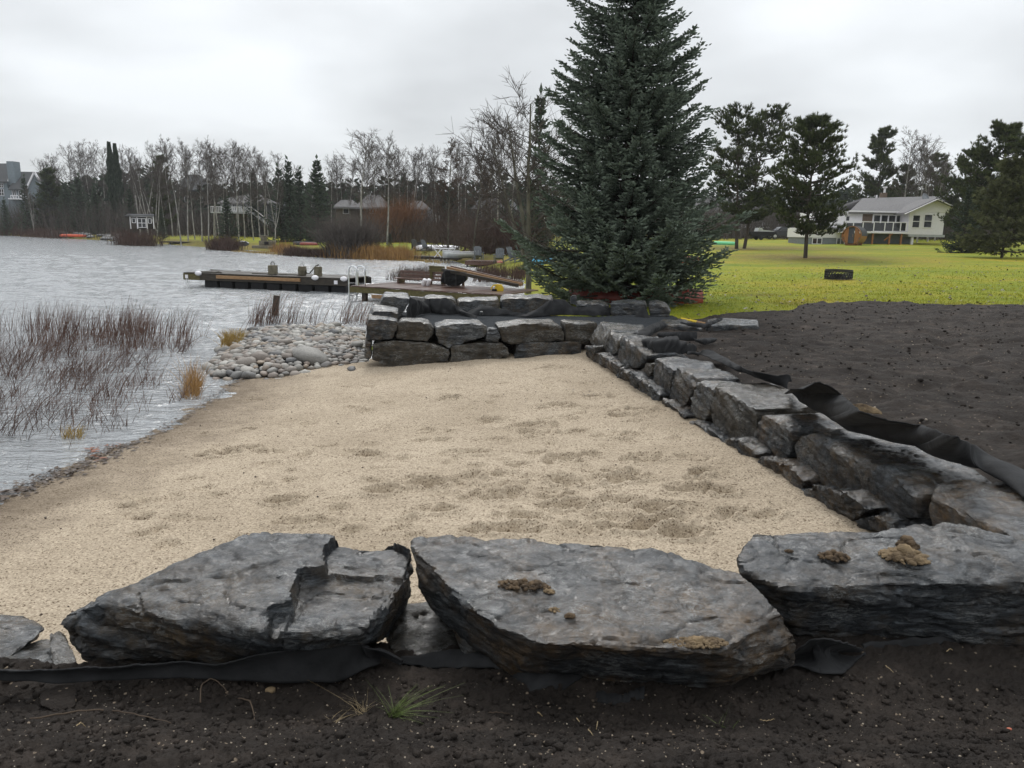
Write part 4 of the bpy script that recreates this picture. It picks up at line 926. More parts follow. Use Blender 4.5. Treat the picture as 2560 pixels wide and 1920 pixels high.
mb.build('hanging_bracket', M_ALU, dk)
def ball(name, c, r, mat, label, cat, group=None, sq=(1, 1, 1)):
    o = link(name, mesh_np(name, I2*r*np.array(sq), F2i, True), mat); o.location = c; return tag(o, label, cat, group)
for u, v, lbn in ((500, 684.5, 'white mooring buoy at the far left end of the floating dock'), (793, 700, 'white mooring buoy right of the concrete blocks'), (861, 706, 'white mooring buoy nearest the chrome ladder')):
    s = (u-460)/(872-460); c = local(A, t, n, L*s, .0, ZT+.02); e = ball('mooring_buoy', c, .125, M_WHITE, lbn, 'buoy', 'white buoys along the edge of the floating dock', (1.15, .9, .8))
    oo = MB().tube([(-.16, 0, 0), (-.13, 0, .02), (-.1, 0, .0)], .025, 6).build('eyelet', M_BLACK); oo.parent = e
# anchors
def anchor(u, vb, w, h, shape, label):
    s = (u-460)/(872-460)*1.0; c = local(A, t, n, L*s, .75, ZT+.04)
    e = empty('anchor_block', c); tag(e, label, 'anchor', 'concrete anchors standing on the floating dock')
    if shape == 'box': MB().box((0, 0, h/2), (w, w, h), .1).build('block', M_CONC, None, bevel=.015).parent = e
    elif shape == 'drum': MB().lathe((0, 0, 0), [(w*.5, 0), (w*.5, h), (w*.46, h+.01)], 16).build('block', M_CONC, None, True).parent = e
    else: MB().lathe((0, 0, 0), [(w*.42, 0), (w*.5, h*.15), (w*.5, h*.45), (w*.54, h*.5), (w*.54, h*.7), (w*.48, h*.85), (w*.5, h)], 16).build('block', M_CONC, None, True).parent = e
    MB().tube([(-w*.2, 0, h), (-w*.2, 0, h+.07), (-w*.1, 0, h+.13), (w*.1, 0, h+.13), (w*.2, 0, h+.07), (w*.2, 0, h)], .018, 6).build('lifting_ring', M_ROPE if shape == 'box' else M_ALU).parent = e
    return c
c1 = anchor(664, 690, .33, .37, 'box', 'square concrete anchor block wrapped with a chain'); c2 = anchor(738, 696, .33, .36, 'bucket', 'bucket-shaped concrete anchor between the two others'); c3 = anchor(777, 696, .32, .36, 'drum', 'round tan concrete anchor at the right of the three')
mb = MB(); pts = [local(A, t, n, L*.38+k*.06, .62+.03*math.sin(k*1.3), ZT+.06) for k in range(int(L*.30/.06))]
for k, p in enumerate(pts): mb.box(p, (.075, .03, .03), ang+(.6 if k % 2 else -.6))
tag(mb.build('anchor_chain', M_ROPE), 'heavy dark chain lying along the floating dock between the anchor blocks', 'chain')
tag(MB().tube([c2+[.1, -.05, .30], c2+[.22, -.1, .08], c2+[.32, -.08, .1], c3+[-.2, -.05, .25], c3+[-.08, 0, .40], c3+[.05, 0, .45]], .022, 6).build('mooring_rope', M_ROPE, None, True), 'looped dark rope joining two concrete anchors', 'rope')
tag(MB().tube([local(A, t, n, .5, .3, ZT+.05), local(A, t, n, .9, .25, ZT+.06), local(A, t, n, 1.3, .3, ZT+.05), local(A, t, n, 1.45, .35, ZT+.08), local(A, t, n, 1.6, .3, ZT+.05)], .03, 5).build('mooring_rope', M_ROPE, None, True), 'coil of dark rope beside the left white buoy', 'rope')
for i, (ua, va, ub, vb, lbn) in enumerate(((528, 676, 572, 680, 'thin dark pole floating in the lake beyond the dock'), (590, 679, 602, 679.5, 'short dark stick afloat to the right of the pole'))):
    qa = G(ua, va, 0); qb = G(ub, vb, 0); tag(MB().tube([qa+[0, 0, .02], qb+[0, 0, .03]], .05, 6).build('floating_pole', M_DARKWOOD), lbn, 'pole')
# fixed deck
A, t, n, L = frame_of(G(877, 714, .5), G(1262, 737, .5)); ang = math.atan2(t[1], t[0]); ZT = .5
dk = empty('wooden_deck', local(A, t, n, L/2, 1.4, 0)); tag(dk, 'wet red-brown plank deck with mossy green edge beam reaching the shore', 'deck')
WD = 2.7
for k in range(int(L/.145)):
    z = ZT-.035+rk.uniform(0, .012)
    lb(MB(), k*.145+.006, k*.145+.138, -.02, WD, z, z+.035).build('plank', M_DECK, dk)
lb(MB(), 0, L, 0, .06, .27, ZT-.038).build('edge_beam', M_OLIVE, dk); lb(MB(), -.05, 0, 0, WD, .27, ZT-.038).build('end_beam', M_OLIVE, dk)
for a in (.35, L*.35, L*.68, L-.4):
    for b_ in (.15, WD-.2): lb(MB(), a, a+.15, b_, b_+.15, -.6, .30).build('post', M_DARKWOOD, dk)
lb(MB(), .9, 1.35, -.03, -.003, .12, .24).build('hanging_board', M_TANWOOD, dk)
# ladder
ld = empty('dock_ladder', local(A, t, n, .15, .3, ZT)); tag(ld, 'shiny hooped swim ladder at the end of the wooden deck', 'ladder')
for k in (0, 1):
    b_ = .05+k*.42
    pts = [local(A, t, n, -.12, b_, z) for z in (-.25, .2, .75, .95)]+[local(A, t, n, -.12+.19*(1-math.cos(q)), b_, 1.0+.19*math.sin(q)*.9) for q in np.linspace(.3, math.pi-.3, 7)]+[local(A, t, n, .26, b_, z) for z in (.95, .75, ZT)]
    MB().tube(pts, .028, 8).build('rail', M_CHROME, ld, True)
for z in (-.05, .15, .33): MB().tube([local(A, t, n, -.12, .05, z), local(A, t, n, -.12, .47, z)], .02, 6).build('rung', M_CHROME, ld, True)
# slatted bench / railing
bn = empty('slatted_bench', local(A, t, n, 1.7, WD, ZT)); tag(bn, 'long low dark brown slatted bench along the back of the deck', 'bench')
for z in (.62, .74, .86): lb(MB(), .25, 3.0, WD-.05, WD-.01, z, z+.095).build('slat', M_DECK, bn)
for a in (.3, 1.2, 2.1, 2.9): lb(MB(), a, a+.07, WD-.009, WD+.06, ZT, .96).build('post', M_DECK, bn)
for b_ in (.42, .28): lb(MB(), .25, 3.0, WD-b_-.12, WD-b_, .66, .70).build('seat_slat', M_DECK, bn)
for a in (.4, 1.6, 2.8): lb(MB(), a, a+.06, WD-.5, WD-.1, ZT, .655).build('support', M_DECK, bn)
def dpt(u, v, y): return D(u, v, y)
yb = local(A, t, n, 3.0, WD*.75, 0)[1]
for u, v, l in ((1060, 702, 'left white bumper float of the pair lying on the deck'), (1071, 701, 'right white bumper float of the pair lying on the deck')):
    o = MB().lathe((0, 0, 0), [(.03, -.1), (.075, -.08), (.085, 0), (.085, .1), (.07, .15), (.025, .17)], 10).build('bumper_float', M_WHITE, None, True)
    q = dpt(u, v, yb); q[2] = ZT+.11; o.location = q; o.rotation_euler = (.5, .2, .3); tag(o, l, 'float', 'white bumper floats on the deck')
# black covered seat
ys = local(A, t, n, L*.62, 1.9, 0)[1]
bs = empty('covered_seat', dpt(1135, 716, ys)); tag(bs, 'crumpled black cover over a boxy frame on the deck', 'cover')
hb = [dpt(u, v, ys) for u, v in z5([(1030, 330), (1060, 225), (1100, 215), (1290, 250), (1285, 320), (1200, 375), (1110, 380)])]
hp = hb+[p+np.array([.05, .5, .0]) for p in hb]
rock('cover', hp, .03, .02, 130, M_BLACK, parent=bs, ledge=0)
mb = MB(); fr = [dpt(u, v, ys-.12) for u, v in z5([(1065, 215), (1075, 330), (1180, 250), (1185, 370), (1290, 245)])]
mb.bar(fr[0], fr[1], .03, .03); mb.bar(fr[2], fr[3], .03, .03); mb.bar(fr[0], fr[4], .03, .03); mb.build('frame', M_IRON, bs)
# long timbers resting aslant
for i, (a, b, yy, mt, lbn) in enumerate((((1045, 214), (1800, 372), 0, M_DARKWOOD, 'lowest of the long timbers slanting down over the deck to the shore'), ((1095, 196), (1838, 362), .25, M_TANWOOD, 'pale-edged long timber above the lowest one'), ((1135, 188), (1845, 352), .5, M_DECK, 'uppermost long brown timber of the slanting pile'))):
    pa, pb = z5([a])[0], z5([b])[0]
    qa = dpt(pa[0], pa[1], ys+.2+yy); qb = dpt(pb[0], pb[1], ys-1.0+yy)
    tag(MB().bar(qa, qb, .09, .11).build('long_timber', mt, bevel=.008), lbn, 'timber', 'long timbers leaning across the deck')
mb = MB(); pa = z5([(920, 190), (1060, 205), (935, 260), (930, 195)]); yy = ys+1.6
tf = empty('timber_trestle', dpt(1090, 690, yy)); tag(tf, 'olive timber trestle carrying the upper ends of the slanting timbers', 'trestle')
MB().bar(dpt(1073, 671, yy), dpt(1112, 674, yy), .14, .22).build('top_beam', M_OLIVE, tf)
for u in (1078, 1106): MB().bar(dpt(u, 677, yy+.01), dpt(u, 712, yy+.01), .1, .1, (0, 1, 0)).build('leg', M_OLIVE, tf)
# yellow reel
q = dpt(1248, 722, ys-1.2)
yl = empty('yellow_reel', q); tag(yl, 'small yellow plastic reel lying near the shore end of the deck', 'reel')
o = MB().lathe((0, 0, 0), [(.09, -.09), (.13, -.08), (.06, -.04), (.06, .04), (.13, .08), (.09, .09)], 14).build('spool', M_YELLOW, None, True); o.parent = yl; o.rotation_euler = (math.pi/2, 0, .5)
o = MB().tube([(-.2, 0, -.05), (-.28, 0, .0), (-.2, 0, .1), (-.05, 0, .14), (.1, 0, .12)], .025, 6).build('handle', M_YELLOW, None, True); o.parent = yl
o = MB().box((-.16, 0, -.06), (.16, .12, .1)).build('foot', M_BLACK, None, bevel=.01); o.parent = yl
# fire ring with lattice wall
pc = G(2109, 703, .88); pc[2] = ground(pc[0], pc[1]+.5); R_ = .5
fg = empty('fire_ring', (pc[0], pc[1]+R_, pc[2])); tag(fg, 'black round steel fire ring with lattice sides on the lawn', 'fire ring')
def ringband(name, r, z0, z1, th=.015):
    o = MB()
    nn = 40; prof = [(r, z0), (r, z1), (r-th, z1), (r-th, z0)]
    for i in range(nn):
        for k in range(4):
            a0, a1 = 2*math.pi*i/nn, 2*math.pi*(i+1)/nn; (ra, za), (rb, zb) = prof[k], prof[(k+1) % 4]
            o.face([(ra*math.cos(a0), ra*math.sin(a0), za), (ra*math.cos(a1), ra*math.sin(a1), za), (rb*math.cos(a1), rb*math.sin(a1), zb), (rb*math.cos(a0), rb*math.sin(a0), zb)])
    x = o.build(name, M_IRON); x.parent = fg; return x
ringband('rim', R_, .30, .37, .025); ringband('base_band', R_, .0, .07)
mb = MB()
for i in range(28):
    for s in (-1, 1):
        a0 = 2*math.pi*i/28; a1 = a0+s*2*math.pi/22
        mb.bar((R_*.985*math.cos(a0), R_*.985*math.sin(a0), .065), (R_*.985*math.cos(a1), R_*.985*math.sin(a1), .305), .012, .035, (math.cos(a0), math.sin(a0), 0))
mb.build('lattice', M_IRON).parent = fg
ringband('liner', R_*.55, .0, .2)
tag(litter('ash_patch', [(pc[0]-.5, pc[1]-.12), (pc[0]+.6, pc[1]-.1)], 160, .035, .10, 45, M_MUD, None, lambda x, y: ground_v(x, y)[0]+.02), 'ash and crumbs around the foot of the fire ring', 'ash', kind='stuff')
# rake
q0 = z3([(1050, 58)])[0]; q1 = z3([(1185, 85)])[0]
rk_ = empty('garden_rake', G(q1[0], q1[1], .85)); tag(rk_, 'rake with yellow-painted handle lying at the terrace edge', 'rake')
ha, hb2 = D(q0[0], q0[1], 14.1), D(q1[0], q1[1], 13.7)
MB().tube([ha, (ha+hb2)/2, hb2], .022, 8).build('handle', M_YELLOW, rk_, True); MB().tube([hb2, hb2+(hb2-ha)*.5], .020, 8).build('shaft', M_TANWOOD, rk_, True)
mb = MB(); ra, rb = (D(*z3([(955, 66)])[0], 14.3), D(*z3([(1118, 60)])[0], 14.3)); mb.bar(ra, rb, .03, .03)
for k in np.linspace(0, 1, 13): c = ra*(1-k)+rb*k; mb.bar(c, c+[0, -.02, -.13], .01, .012, (0, 1, 0))
mb.build('head', M_IRON, rk_)
# overturned red boat under the spruce
def hull_boat(name, L_, B_, H_, mats, parent_label, cat, loc, rz, over=True, nparts=None):
    e = empty(name, loc, rz); tag(e, parent_label, cat)
    ns, nr = 20, 11; V = []
    for i in range(ns):
        s = i/(ns-1); w = math.sin(math.pi*min(1, s*.72+.14))**.6 if s < .9 else math.sin(math.pi*(.9*.72+.14))**.6*(1-(s-.9)/.1*.55)
        w *= (1-(1-min(1, s/.12))**2*.85); sheer = 1+.25*(2*s-1)**2
        for j in range(nr):
            q = math.pi*j/(nr-1); V.append(((s-.5)*L_, math.cos(q)*w*B_/2, (H_*sheer*(1-math.sin(q)**.55)) if not over else H_*math.sin(q)**.55*(.75+.25*w)))
    idx = np.arange(ns-1)[:, None]*nr+np.arange(nr-1)[None]
    Fq = np.stack([idx, idx+nr, idx+nr+1, idx+1], -1).reshape(-1, 4)
    o = link('hull', mesh_np('hull', V, Fq, True, 50), mats[0], e); md = o.modifiers.new('t', 'SOLIDIFY'); md.thickness = .02
    for sgn in (1, -1):
        pts = [V[i*nr+(0 if sgn > 0 else nr-1)] for i in range(ns)]
        MB().tube(pts, .025, 6).build('gunwale', mats[1], None, True).parent = e
    return e
bq = G(1590, 754, .75); bq[2] = ground(bq[0], bq[1]+.6)+.02
e = hull_boat('overturned_boat', 3.4, 1.15, .42, (M_RED, M_WHITE), 'overturned faded red boat half hidden under the big spruce', 'boat', (bq[0], bq[1]+.25, bq[2]), -.12)
o = MB().box((.35, -.1, .43), (1.3, .5, .03), .05).build('bottom_plate', M_ALU); o.parent = e
# ================================================================ VEGETATION
def kites(base, dirs, length, width, planes=3, rs=None, mid=.42):
    n = len(base); dirs = dirs/(np.linalg.norm(dirs, axis=1)[:, None]+1e-9)
    a = np.cross(dirs, np.array([0.13, 0.21, 0.97])); a /= np.linalg.norm(a, axis=1)[:, None]+1e-9
    b = np.cross(dirs, a); Vs, Fs = [], []
    tip = base+dirs*length[:, None]; m_ = base+dirs*(length*mid)[:, None]; r0 = rs.uniform(0, math.pi, n) if rs is not None else np.zeros(n)
    for k in range(planes):
        th = r0+math.pi*k/planes; w = (a*np.cos(th)[:, None]+b*np.sin(th)[:, None])*(width/2)[:, None]
        Vs.append(np.stack([base, m_-w, tip, m_+w], 1).reshape(-1, 3))
        Fs.append((np.arange(n)*4)[:, None]+np.array([[0, 1, 2, 3]])+k*4*n)
    return np.concatenate(Vs), np.concatenate(Fs), 4*planes
def spikes(base, dirs, length, width, K, spread, rs):
    """K needle-like triangles bursting from each base point"""
    n = len(base); d = np.repeat(dirs/(np.linalg.norm(dirs, axis=1)[:, None]+1e-9), K, 0)
    r = rs.normal(size=(n*K, 3)); r /= np.linalg.norm(r, axis=1)[:, None]
    d = d+r*spread; d /= np.linalg.norm(d, axis=1)[:, None]; b = np.repeat(base, K, 0)
    L = np.repeat(length, K)*rs.uniform(.7, 1.15, n*K); w = np.repeat(width, K)
    s = np.cross(d, rs.normal(size=(n*K, 3))); s /= np.linalg.norm(s, axis=1)[:, None]+1e-9
    V = np.stack([b-s*(w/2)[:, None], b+s*(w/2)[:, None], b+d*L[:, None]], 1).reshape(-1, 3)
    return V, np.arange(n*K*3).reshape(-1, 3)
def tubes(segs, k=3):
    """segs: (p0,p1,r0,r1) arrays -> k-sided tubes"""
    p0 = np.array([s[0] for s in segs]); p1 = np.array([s[1] for s in segs]); r0 = np.array([s[2] for s in segs]); r1 = np.array([s[3] for s in segs])
    d = p1-p0; d /= np.linalg.norm(d, axis=1)[:, None]+1e-9; a = np.cross(d, [0.31, 0.17, 0.93]); bad = np.linalg.norm(a, axis=1) < .05
    a[bad] = np.cross(d[bad], [1, 0, 0]); a /= np.linalg.norm(a, axis=1)[:, None]; b = np.cross(d, a); V = []
    for p, r in ((p0, r0), (p1, r1)):
        for j in range(k):
            th = 2*math.pi*j/k; V.append(p+(a*math.cos(th)+b*math.sin(th))*r[:, None])
    V = np.stack(V, 1).reshape(-1, 3); b0 = (np.arange(len(segs))*2*k)[:, None]
    Fq = np.concatenate([b0+np.array([[j, (j+1) % k, k+(j+1) % k, k+j]]) for j in range(k)])
    return V, Fq
def tree_obj(name, parts, label=None, cat='tree', group=None):
    e = empty(name); tag(e, label, cat, group)
    for nm, me, mt in parts: link(nm, me, mt, e)
    return e
ORD = ['first', 'second', 'third', 'fourth', 'fifth', 'sixth', 'seventh', 'eighth', 'ninth', 'tenth']
AREAS = [(0, 180, 'right of the grey-blue house'), (180, 290, 'left of the twin cedars'), (290, 400, 'above the white-framed shed'), (400, 520, 'between the shed and the balcony house'), (520, 600, 'before the white balcony'), (600, 685, 'at the right end of the balcony house'), (685, 830, 'behind the dark spruce row'), (830, 960, 'above the long low grey house'), (960, 1090, 'near the rust-orange shrub'), (1090, 1400, 'left of the big blue spruce')]
def named(us, what):
    """one label per tree: its rank from the left within the stretch it stands in"""
    out = {}
    for a, b, nm in AREAS:
        q = sorted(u for u in us if a <= u < b)
        for k, u in enumerate(q): out[u] = f'{ORD[k]} {what} from the left {nm}' if len(q) > 1 else f'{what} {nm}'
    return out
# ---- spruce generator
def spruce(seed, H, R, power, z0, whorl, nb, step, shoot, width, droop, planes=3, tipz=None, shape=None, sub=True):
    rs = np.random.RandomState(seed); B, Dd, T, LL = [], [], [], []; segs = []
    z = z0
    while z < H*.985:
        t = z/H; rr_ = R*(1-t**power)
        if shape: rr_ *= shape(t)
        n = max(4, int(nb*rs.uniform(.8, 1.2)*(1 if t < .8 else .7)))
        a0 = rs.uniform(0, 6.28)
        for k in range(n):
            az = a0+2*math.pi*k/n+rs.uniform(-.35, .35); L = max(.18, rr_*rs.uniform(.70, 1.06)*(1+.10*math.sin(3*az+seed))*(1.12 if rs.rand() < .1 else 1))
            zz = z+rs.uniform(-.5, .5)*whorl
            sl = droop*(1-t)*1.0-(.22*t); up_t = .26*(1-t)+.14      # sinks, then the tip turns up
            m_ = max(5, int(L/step)); s = np.linspace(.12, 1, m_)
            out = np.array([math.cos(az), math.sin(az)]); tang = np.array([-out[1], out[0]])
            bend = rs.uniform(-.18, .18)
            px = out[0]*L*s+tang[0]*bend*L*s*s; py = out[1]*L*s+tang[1]*bend*L*s*s; pz = zz+L*(-sl*s+up_t*s**2.6)
            P = np.stack([px, py, pz], 1); q0 = np.array([0, 0, zz])
            segs.append((q0, P[m_//2], .012+.009*L, .006+.005*L)); segs.append((P[m_//2], P[-1], .006+.005*L, .004))
            dr = np.gradient(P, axis=0); dr /= np.linalg.norm(dr, axis=1)[:, None]
            sd = np.stack([tang[0]+0*s, tang[1]+0*s, 0*s], 1)
            for i in range(m_):
                bl = L*(.42*(1-s[i]*.72))*rs.uniform(.65, 1.1)*min(1, s[i]*3.0)
                for sg in (1, -1):
                    if rs.rand() < .08: continue
                    d0 = dr[i]*.75+sd[i]*sg*.85+np.array([0, 0, rs.uniform(-.22, .02)]); d0 /= np.linalg.norm(d0)
                    if sub:
                        nsh = max(1, int(bl/(shoot*.5))); q = np.linspace(.15, 1, nsh)[:, None]
                        pp = P[i]+d0*bl*q; pp[:, 2] -= .12*bl*q[:, 0]**2
                        for j in range(nsh):
                            lat = np.cross(d0, [0, 0, 1]); w = rs.normal(0, .25, 3)
                            for sg2 in ((1, -1) if j < nsh-1 else (0,)):
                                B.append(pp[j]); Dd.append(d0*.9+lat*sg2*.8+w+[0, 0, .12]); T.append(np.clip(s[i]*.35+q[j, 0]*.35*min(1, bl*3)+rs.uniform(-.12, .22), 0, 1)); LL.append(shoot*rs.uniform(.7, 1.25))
                    else:
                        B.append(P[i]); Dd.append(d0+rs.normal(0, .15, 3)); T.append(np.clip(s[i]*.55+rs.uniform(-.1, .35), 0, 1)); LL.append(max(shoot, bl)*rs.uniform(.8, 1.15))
            B.append(P[-1]); Dd.append(dr[-1]+[0, 0, .1]); T.append(1.0); LL.append(shoot*1.3)
        z += whorl*rs.uniform(.8, 1.2)
    for k in range(6): B.append([0, 0, H-.3*k*shoot/.14]); Dd.append([rs.normal(0, .35), rs.normal(0, .35), 1]); T.append(.8); LL.append(shoot*2.2)
    B = np.array(B); Dd = np.array(Dd); T = np.array(T); LL = np.array(LL)
    V, Fq, pv = kites(B, Dd, LL, LL*width, planes, rs)
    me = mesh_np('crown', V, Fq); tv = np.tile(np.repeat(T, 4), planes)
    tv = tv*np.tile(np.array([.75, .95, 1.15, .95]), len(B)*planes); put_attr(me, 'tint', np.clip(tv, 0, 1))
    segs.append((np.array([0, 0, -.4]), np.array([0, 0, H*.5]), R*.055+.03, R*.03)); segs.append((np.array([0, 0, H*.5]), np.array([0, 0, H]), R*.03, .01))
    Vt, Ft = tubes(segs, 5); mt = mesh_np('trunk', Vt, Ft, True)
    return me, mt
bp = G(1553, 756, .7); bp[2] = ground(bp[0], bp[1])
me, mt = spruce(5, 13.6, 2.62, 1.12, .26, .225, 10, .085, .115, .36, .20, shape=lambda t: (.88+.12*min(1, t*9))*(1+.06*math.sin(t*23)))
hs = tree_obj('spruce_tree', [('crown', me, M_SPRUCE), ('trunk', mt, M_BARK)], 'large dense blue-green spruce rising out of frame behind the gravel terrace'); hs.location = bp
# ---- pine generator
def pine(seed, H, crown0, prof, nl, tuft, K, trunks=((0, 0, 0, 0),), width=.035, needle=.2, up=.6, dens=1.0, rtr=.16):
    rs = np.random.RandomState(seed); B, Dd, T = [], [], []; segs = []
    for (ox, oy, lx, ly) in trunks:
        pts = [np.array([ox+lx*t+.12*math.sin(3*t+seed), oy+ly*t, -.4+(H+.2)*t]) for t in np.linspace(0, 1, 9)]
        for i in range(8): segs.append((pts[i], pts[i+1], rtr*(1-i/8.5), rtr*(1-(i+1)/8.5)))
        for k in range(nl):
            t = crown0+(1-crown0)*(k+rs.rand())/nl; p0 = np.array([np.interp(t, np.linspace(0, 1, 9), [q[j] for q in pts]) for j in range(3)])
            az = rs.uniform(0, 6.28); L = prof((t-crown0)/(1-crown0))*rs.uniform(.65, 1.12); sl = .02+.62*((t-crown0)/(1-crown0))**1.5
            o = np.array([math.cos(az), math.sin(az), 0]); tg = np.array([-o[1], o[0], 0]); prev = p0; ns = 6
            for s in range(1, ns+1):
                q = s/ns; p = p0+o*L*q+np.array([0, 0, L*(sl*q-.15*q+.35*q*q)])+rs.normal(0, .03*L, 3)
                segs.append((prev, p, .012+.018*L*(1-q)+.01, .01+.018*L*(1-q))); prev = p
                if q > .3:
                    for sg in (-1, 1, 0) if s < ns else (0,):
                        e = p+tg*sg*L*rs.uniform(.12, .26)*(1.35-q)+o*L*.08*abs(sg)+[0, 0, rs.uniform(0, .12)*L*.5]
                        if sg: segs.append((p, e, .016, .009))
                        for j in range(max(2, int(4.5*dens))):
                            off = rs.normal(0, 1, 3)*[.17, .17, .09]*(.55+.16*L)
                            B.append(e+off); Dd.append(o*.35+tg*sg*.25+off*.6+[0, 0, up]); T.append(np.clip(.25*q+rs.uniform(0, .45)+1.1*off[2], 0, 1))
        B.append(pts[-1]); Dd.append([0, 0, 1]); T.append(.7)
    B = np.array(B); Dd = np.array(Dd); T = np.array(T)
    V, Fq = spikes(B, Dd, np.full(len(B), needle)*rs.uniform(.8, 1.3, len(B)), np.full(len(B), width), K, .55, rs)
    # second half of each tuft sits along a short upright shoot
    V2, F2 = spikes(B+Dd*needle*.45, Dd, np.full(len(B), needle), np.full(len(B), width), K//2, .7, rs)
    me = mesh_np('crown', np.concatenate([V, V2]), np.concatenate([Fq, F2+len(V)]))
    tv = np.concatenate([np.repeat(T, K*3)*np.tile([.7, .7, 1.2], len(B)*K), np.repeat(T, (K//2)*3)*np.tile([.85, .85, 1.3], len(B)*(K//2))]); put_attr(me, 'tint', np.clip(tv, 0, 1))
    Vt, Ft = tubes(segs, 5); return me, mesh_np('trunk', Vt, Ft, True)
def put(e, u, vb, vt, y, H0, rz=0.0, xs=1.0, sink=0.0):
    """stand tree e (built H0 tall) at distance y on the ground with its tip at photo height vt"""
    p = D(u, vb, y); gz = ground(p[0], p[1]); top = D(u, vt, y)[2]; s = (top-gz)/H0
    e.location = (p[0], p[1], gz-sink); e.rotation_euler = (0, 0, rz); e.scale = (s*xs, s*xs, s); return e
rnd = lambda t: 2.5*(math.sin(math.pi*min(1, .18+t*.80))**.75)
me, mt = pine(3, 10, .205, lambda t: 3.15*(1-.12*t)*(math.sin(math.pi*(.24+.72*t))**.75), 84, 0, 12, width=.045, needle=.27, dens=1.0, rtr=.17)
PN = 'pine trees along the right-hand lawn'
e = tree_obj('pine_tree', [('crown', me, M_PINE), ('trunk', mt, M_BARK)], 'dense round-crowned pine standing alone on the lawn left of the white house', group=PN); put(e, 2013, 643, 290, 51, 10.2)
pineA = e
me, mt = pine(8, 13, .22, lambda t: 3.3*(math.sin(math.pi*(.16+.74*t))**.6), 44, 0, 11, trunks=((-.35, 0, -.5, 0), (.45, .3, 1.6, 0)), width=.06, needle=.34, dens=.9, rtr=.20)
e = tree_obj('pine_tree', [('crown', me, M_PINE), ('trunk', mt, M_BARK)], 'open-crowned pine with two trunks in front of the parked pickup', group=PN); put(e, 1848, 612, 283, 74, 13.2)
pineB = e
me, mt = pine(12, 12, .15, lambda t: 2.6*(1-t)**.55+.3, 64, 0, 11, width=.06, needle=.34, dens=.7, rtr=.16)
e = tree_obj('pine_tree', [('crown', me, M_PINE), ('trunk', mt, M_BARK)], 'tall pointed pine behind the left half of the white house roof', group=PN); put(e, 2178, 610, 318, 112, 12.2)
pineC = e
e = copy_tree(pineC); tag(e, 'smaller dark pine among the bare birches behind the white house'); put(e, 2322, 610, 382, 116, 12.2, 2.0, 1.05)
e = copy_tree(pineC); tag(e, 'low pine just left of the birches behind the house roof'); put(e, 2245, 610, 412, 114, 12.2, 4.0, 1.1)
e = copy_tree(pineA); tag(e, 'big dark pine at the upper right behind the sagging branches'); put(e, 2478, 615, 308, 70, 10.2, 1.2, 1.0)
e = copy_tree(pineA); tag(e, 'dark pine cut off by the right edge of the picture'); put(e, 2580, 612, 302, 62, 10.2, 3.9, 1.1)
e = copy_tree(pineA); tag(e, 'pine tree just outside the white house to the right of its gable'); put(e, 2405, 610, 370, 84, 10.2, 5.0, .9)
me, mt = pine(17, 7, .10, lambda t: 3.2*(1-.75*t), 80, 0, 12, width=.045, needle=.3, up=-.1, dens=1.0, rtr=.12)
e = tree_obj('pine_tree', [('crown', me, M_DULLPINE), ('trunk', mt, M_BARK)], 'yellow-green pine with long drooping boughs at the right edge', group=PN); put(e, 2510, 622, 400, 48, 7.2, .4)
fs_me, fs_mt = [], []
for k, (sd_, Rr, nb_) in enumerate(((41, 2.5, 7), (42, 2.2, 6), (43, 1.75, 6))):
    a, b = spruce(sd_, 11, Rr, 1.25, .25, .42, nb_, .26, .42, .42, .22, planes=2, sub=False); fs_me.append(a); fs_mt.append(b)
SPG = 'dark spruces on the far shore'
def far_spruce(k, u, vb, vt, y, label, xs=1.0, name='spruce_tree', group=SPG, mat=None):
    e = tree_obj(name, [('crown', fs_me[k], M_FARSPRUCE), ('trunk', fs_mt[k], M_BARK)], label, group=group); put(e, u, vb, vt, y, 11, u*.7, xs); return e
a, b = spruce(47, 7, 2.3, .95, .15, .30, 8, .17, .24, .40, .30, planes=2, sub=True)
e = tree_obj('spruce_tree', [('crown', a, M_FARSPRUCE), ('trunk', b, M_BARK)], 'low wide dark spruce with boughs to the ground in front of the white house gable'); put(e, 2405, 622, 470, 60, 7, .3, 1.0)
far_spruce(1, 1342, 640, 238, 60, 'tall thin dark spruce just left of the big blue spruce', .75)
far_spruce(0, 797, 600, 398, 92, 'broadest spruce of the dark row right of the balcony house', 1.0)
far_spruce(1, 752, 600, 426, 94, 'spruce second from the right in the dark row by the lake', .95)
far_spruce(0, 727, 600, 400, 96, 'tallest spruce at the middle of the dark row by the lake', .8)
far_spruce(1, 703, 600, 418, 95, 'leftmost spruce of the dark row beside the balcony house', .9)
far_spruce(0, 570, 598, 497, 96, 'small cone-shaped spruce in front of the white balcony', 1.25)
far_spruce(2, 408, 596, 520, 112, 'small dark spruce just right of the white-framed shed', 1.0)
far_spruce(1, 70, 565, 443, 150, 'slender spruce in front of the grey-blue house at far left', .8)
FSP = ((18, 498, 150, 1), (172, 455, 150, 0), (205, 440, 148, 1), (130, 420, 158, 0), (245, 470, 140, 0), (330, 470, 130, 1), (228, 505, 138, 2), (1262, 430, 95, 1), (1130, 470, 105, 0), (1010, 430, 120, 1), (640, 430, 122, 0), (860, 455, 125, 0), (1075, 455, 118, 1))
FSL = named([q[0] for q in FSP], 'dark background spruce')
for i, (u, vt, y, k) in enumerate(FSP): far_spruce(k, u, 585, vt, y, FSL[u], 1.0)
for u, vt, y, lb_ in ((943, 588, 71, 'knee-high young spruce right of the bare shrub on the far lawn'), (975, 583, 72, 'young spruce behind the orange cattails, right of the smallest'), (903, 592, 73, 'tiny young spruce left of the other saplings on the far lawn')):
    e = far_spruce(2, u, 625, vt, y, lb_, 1.5)
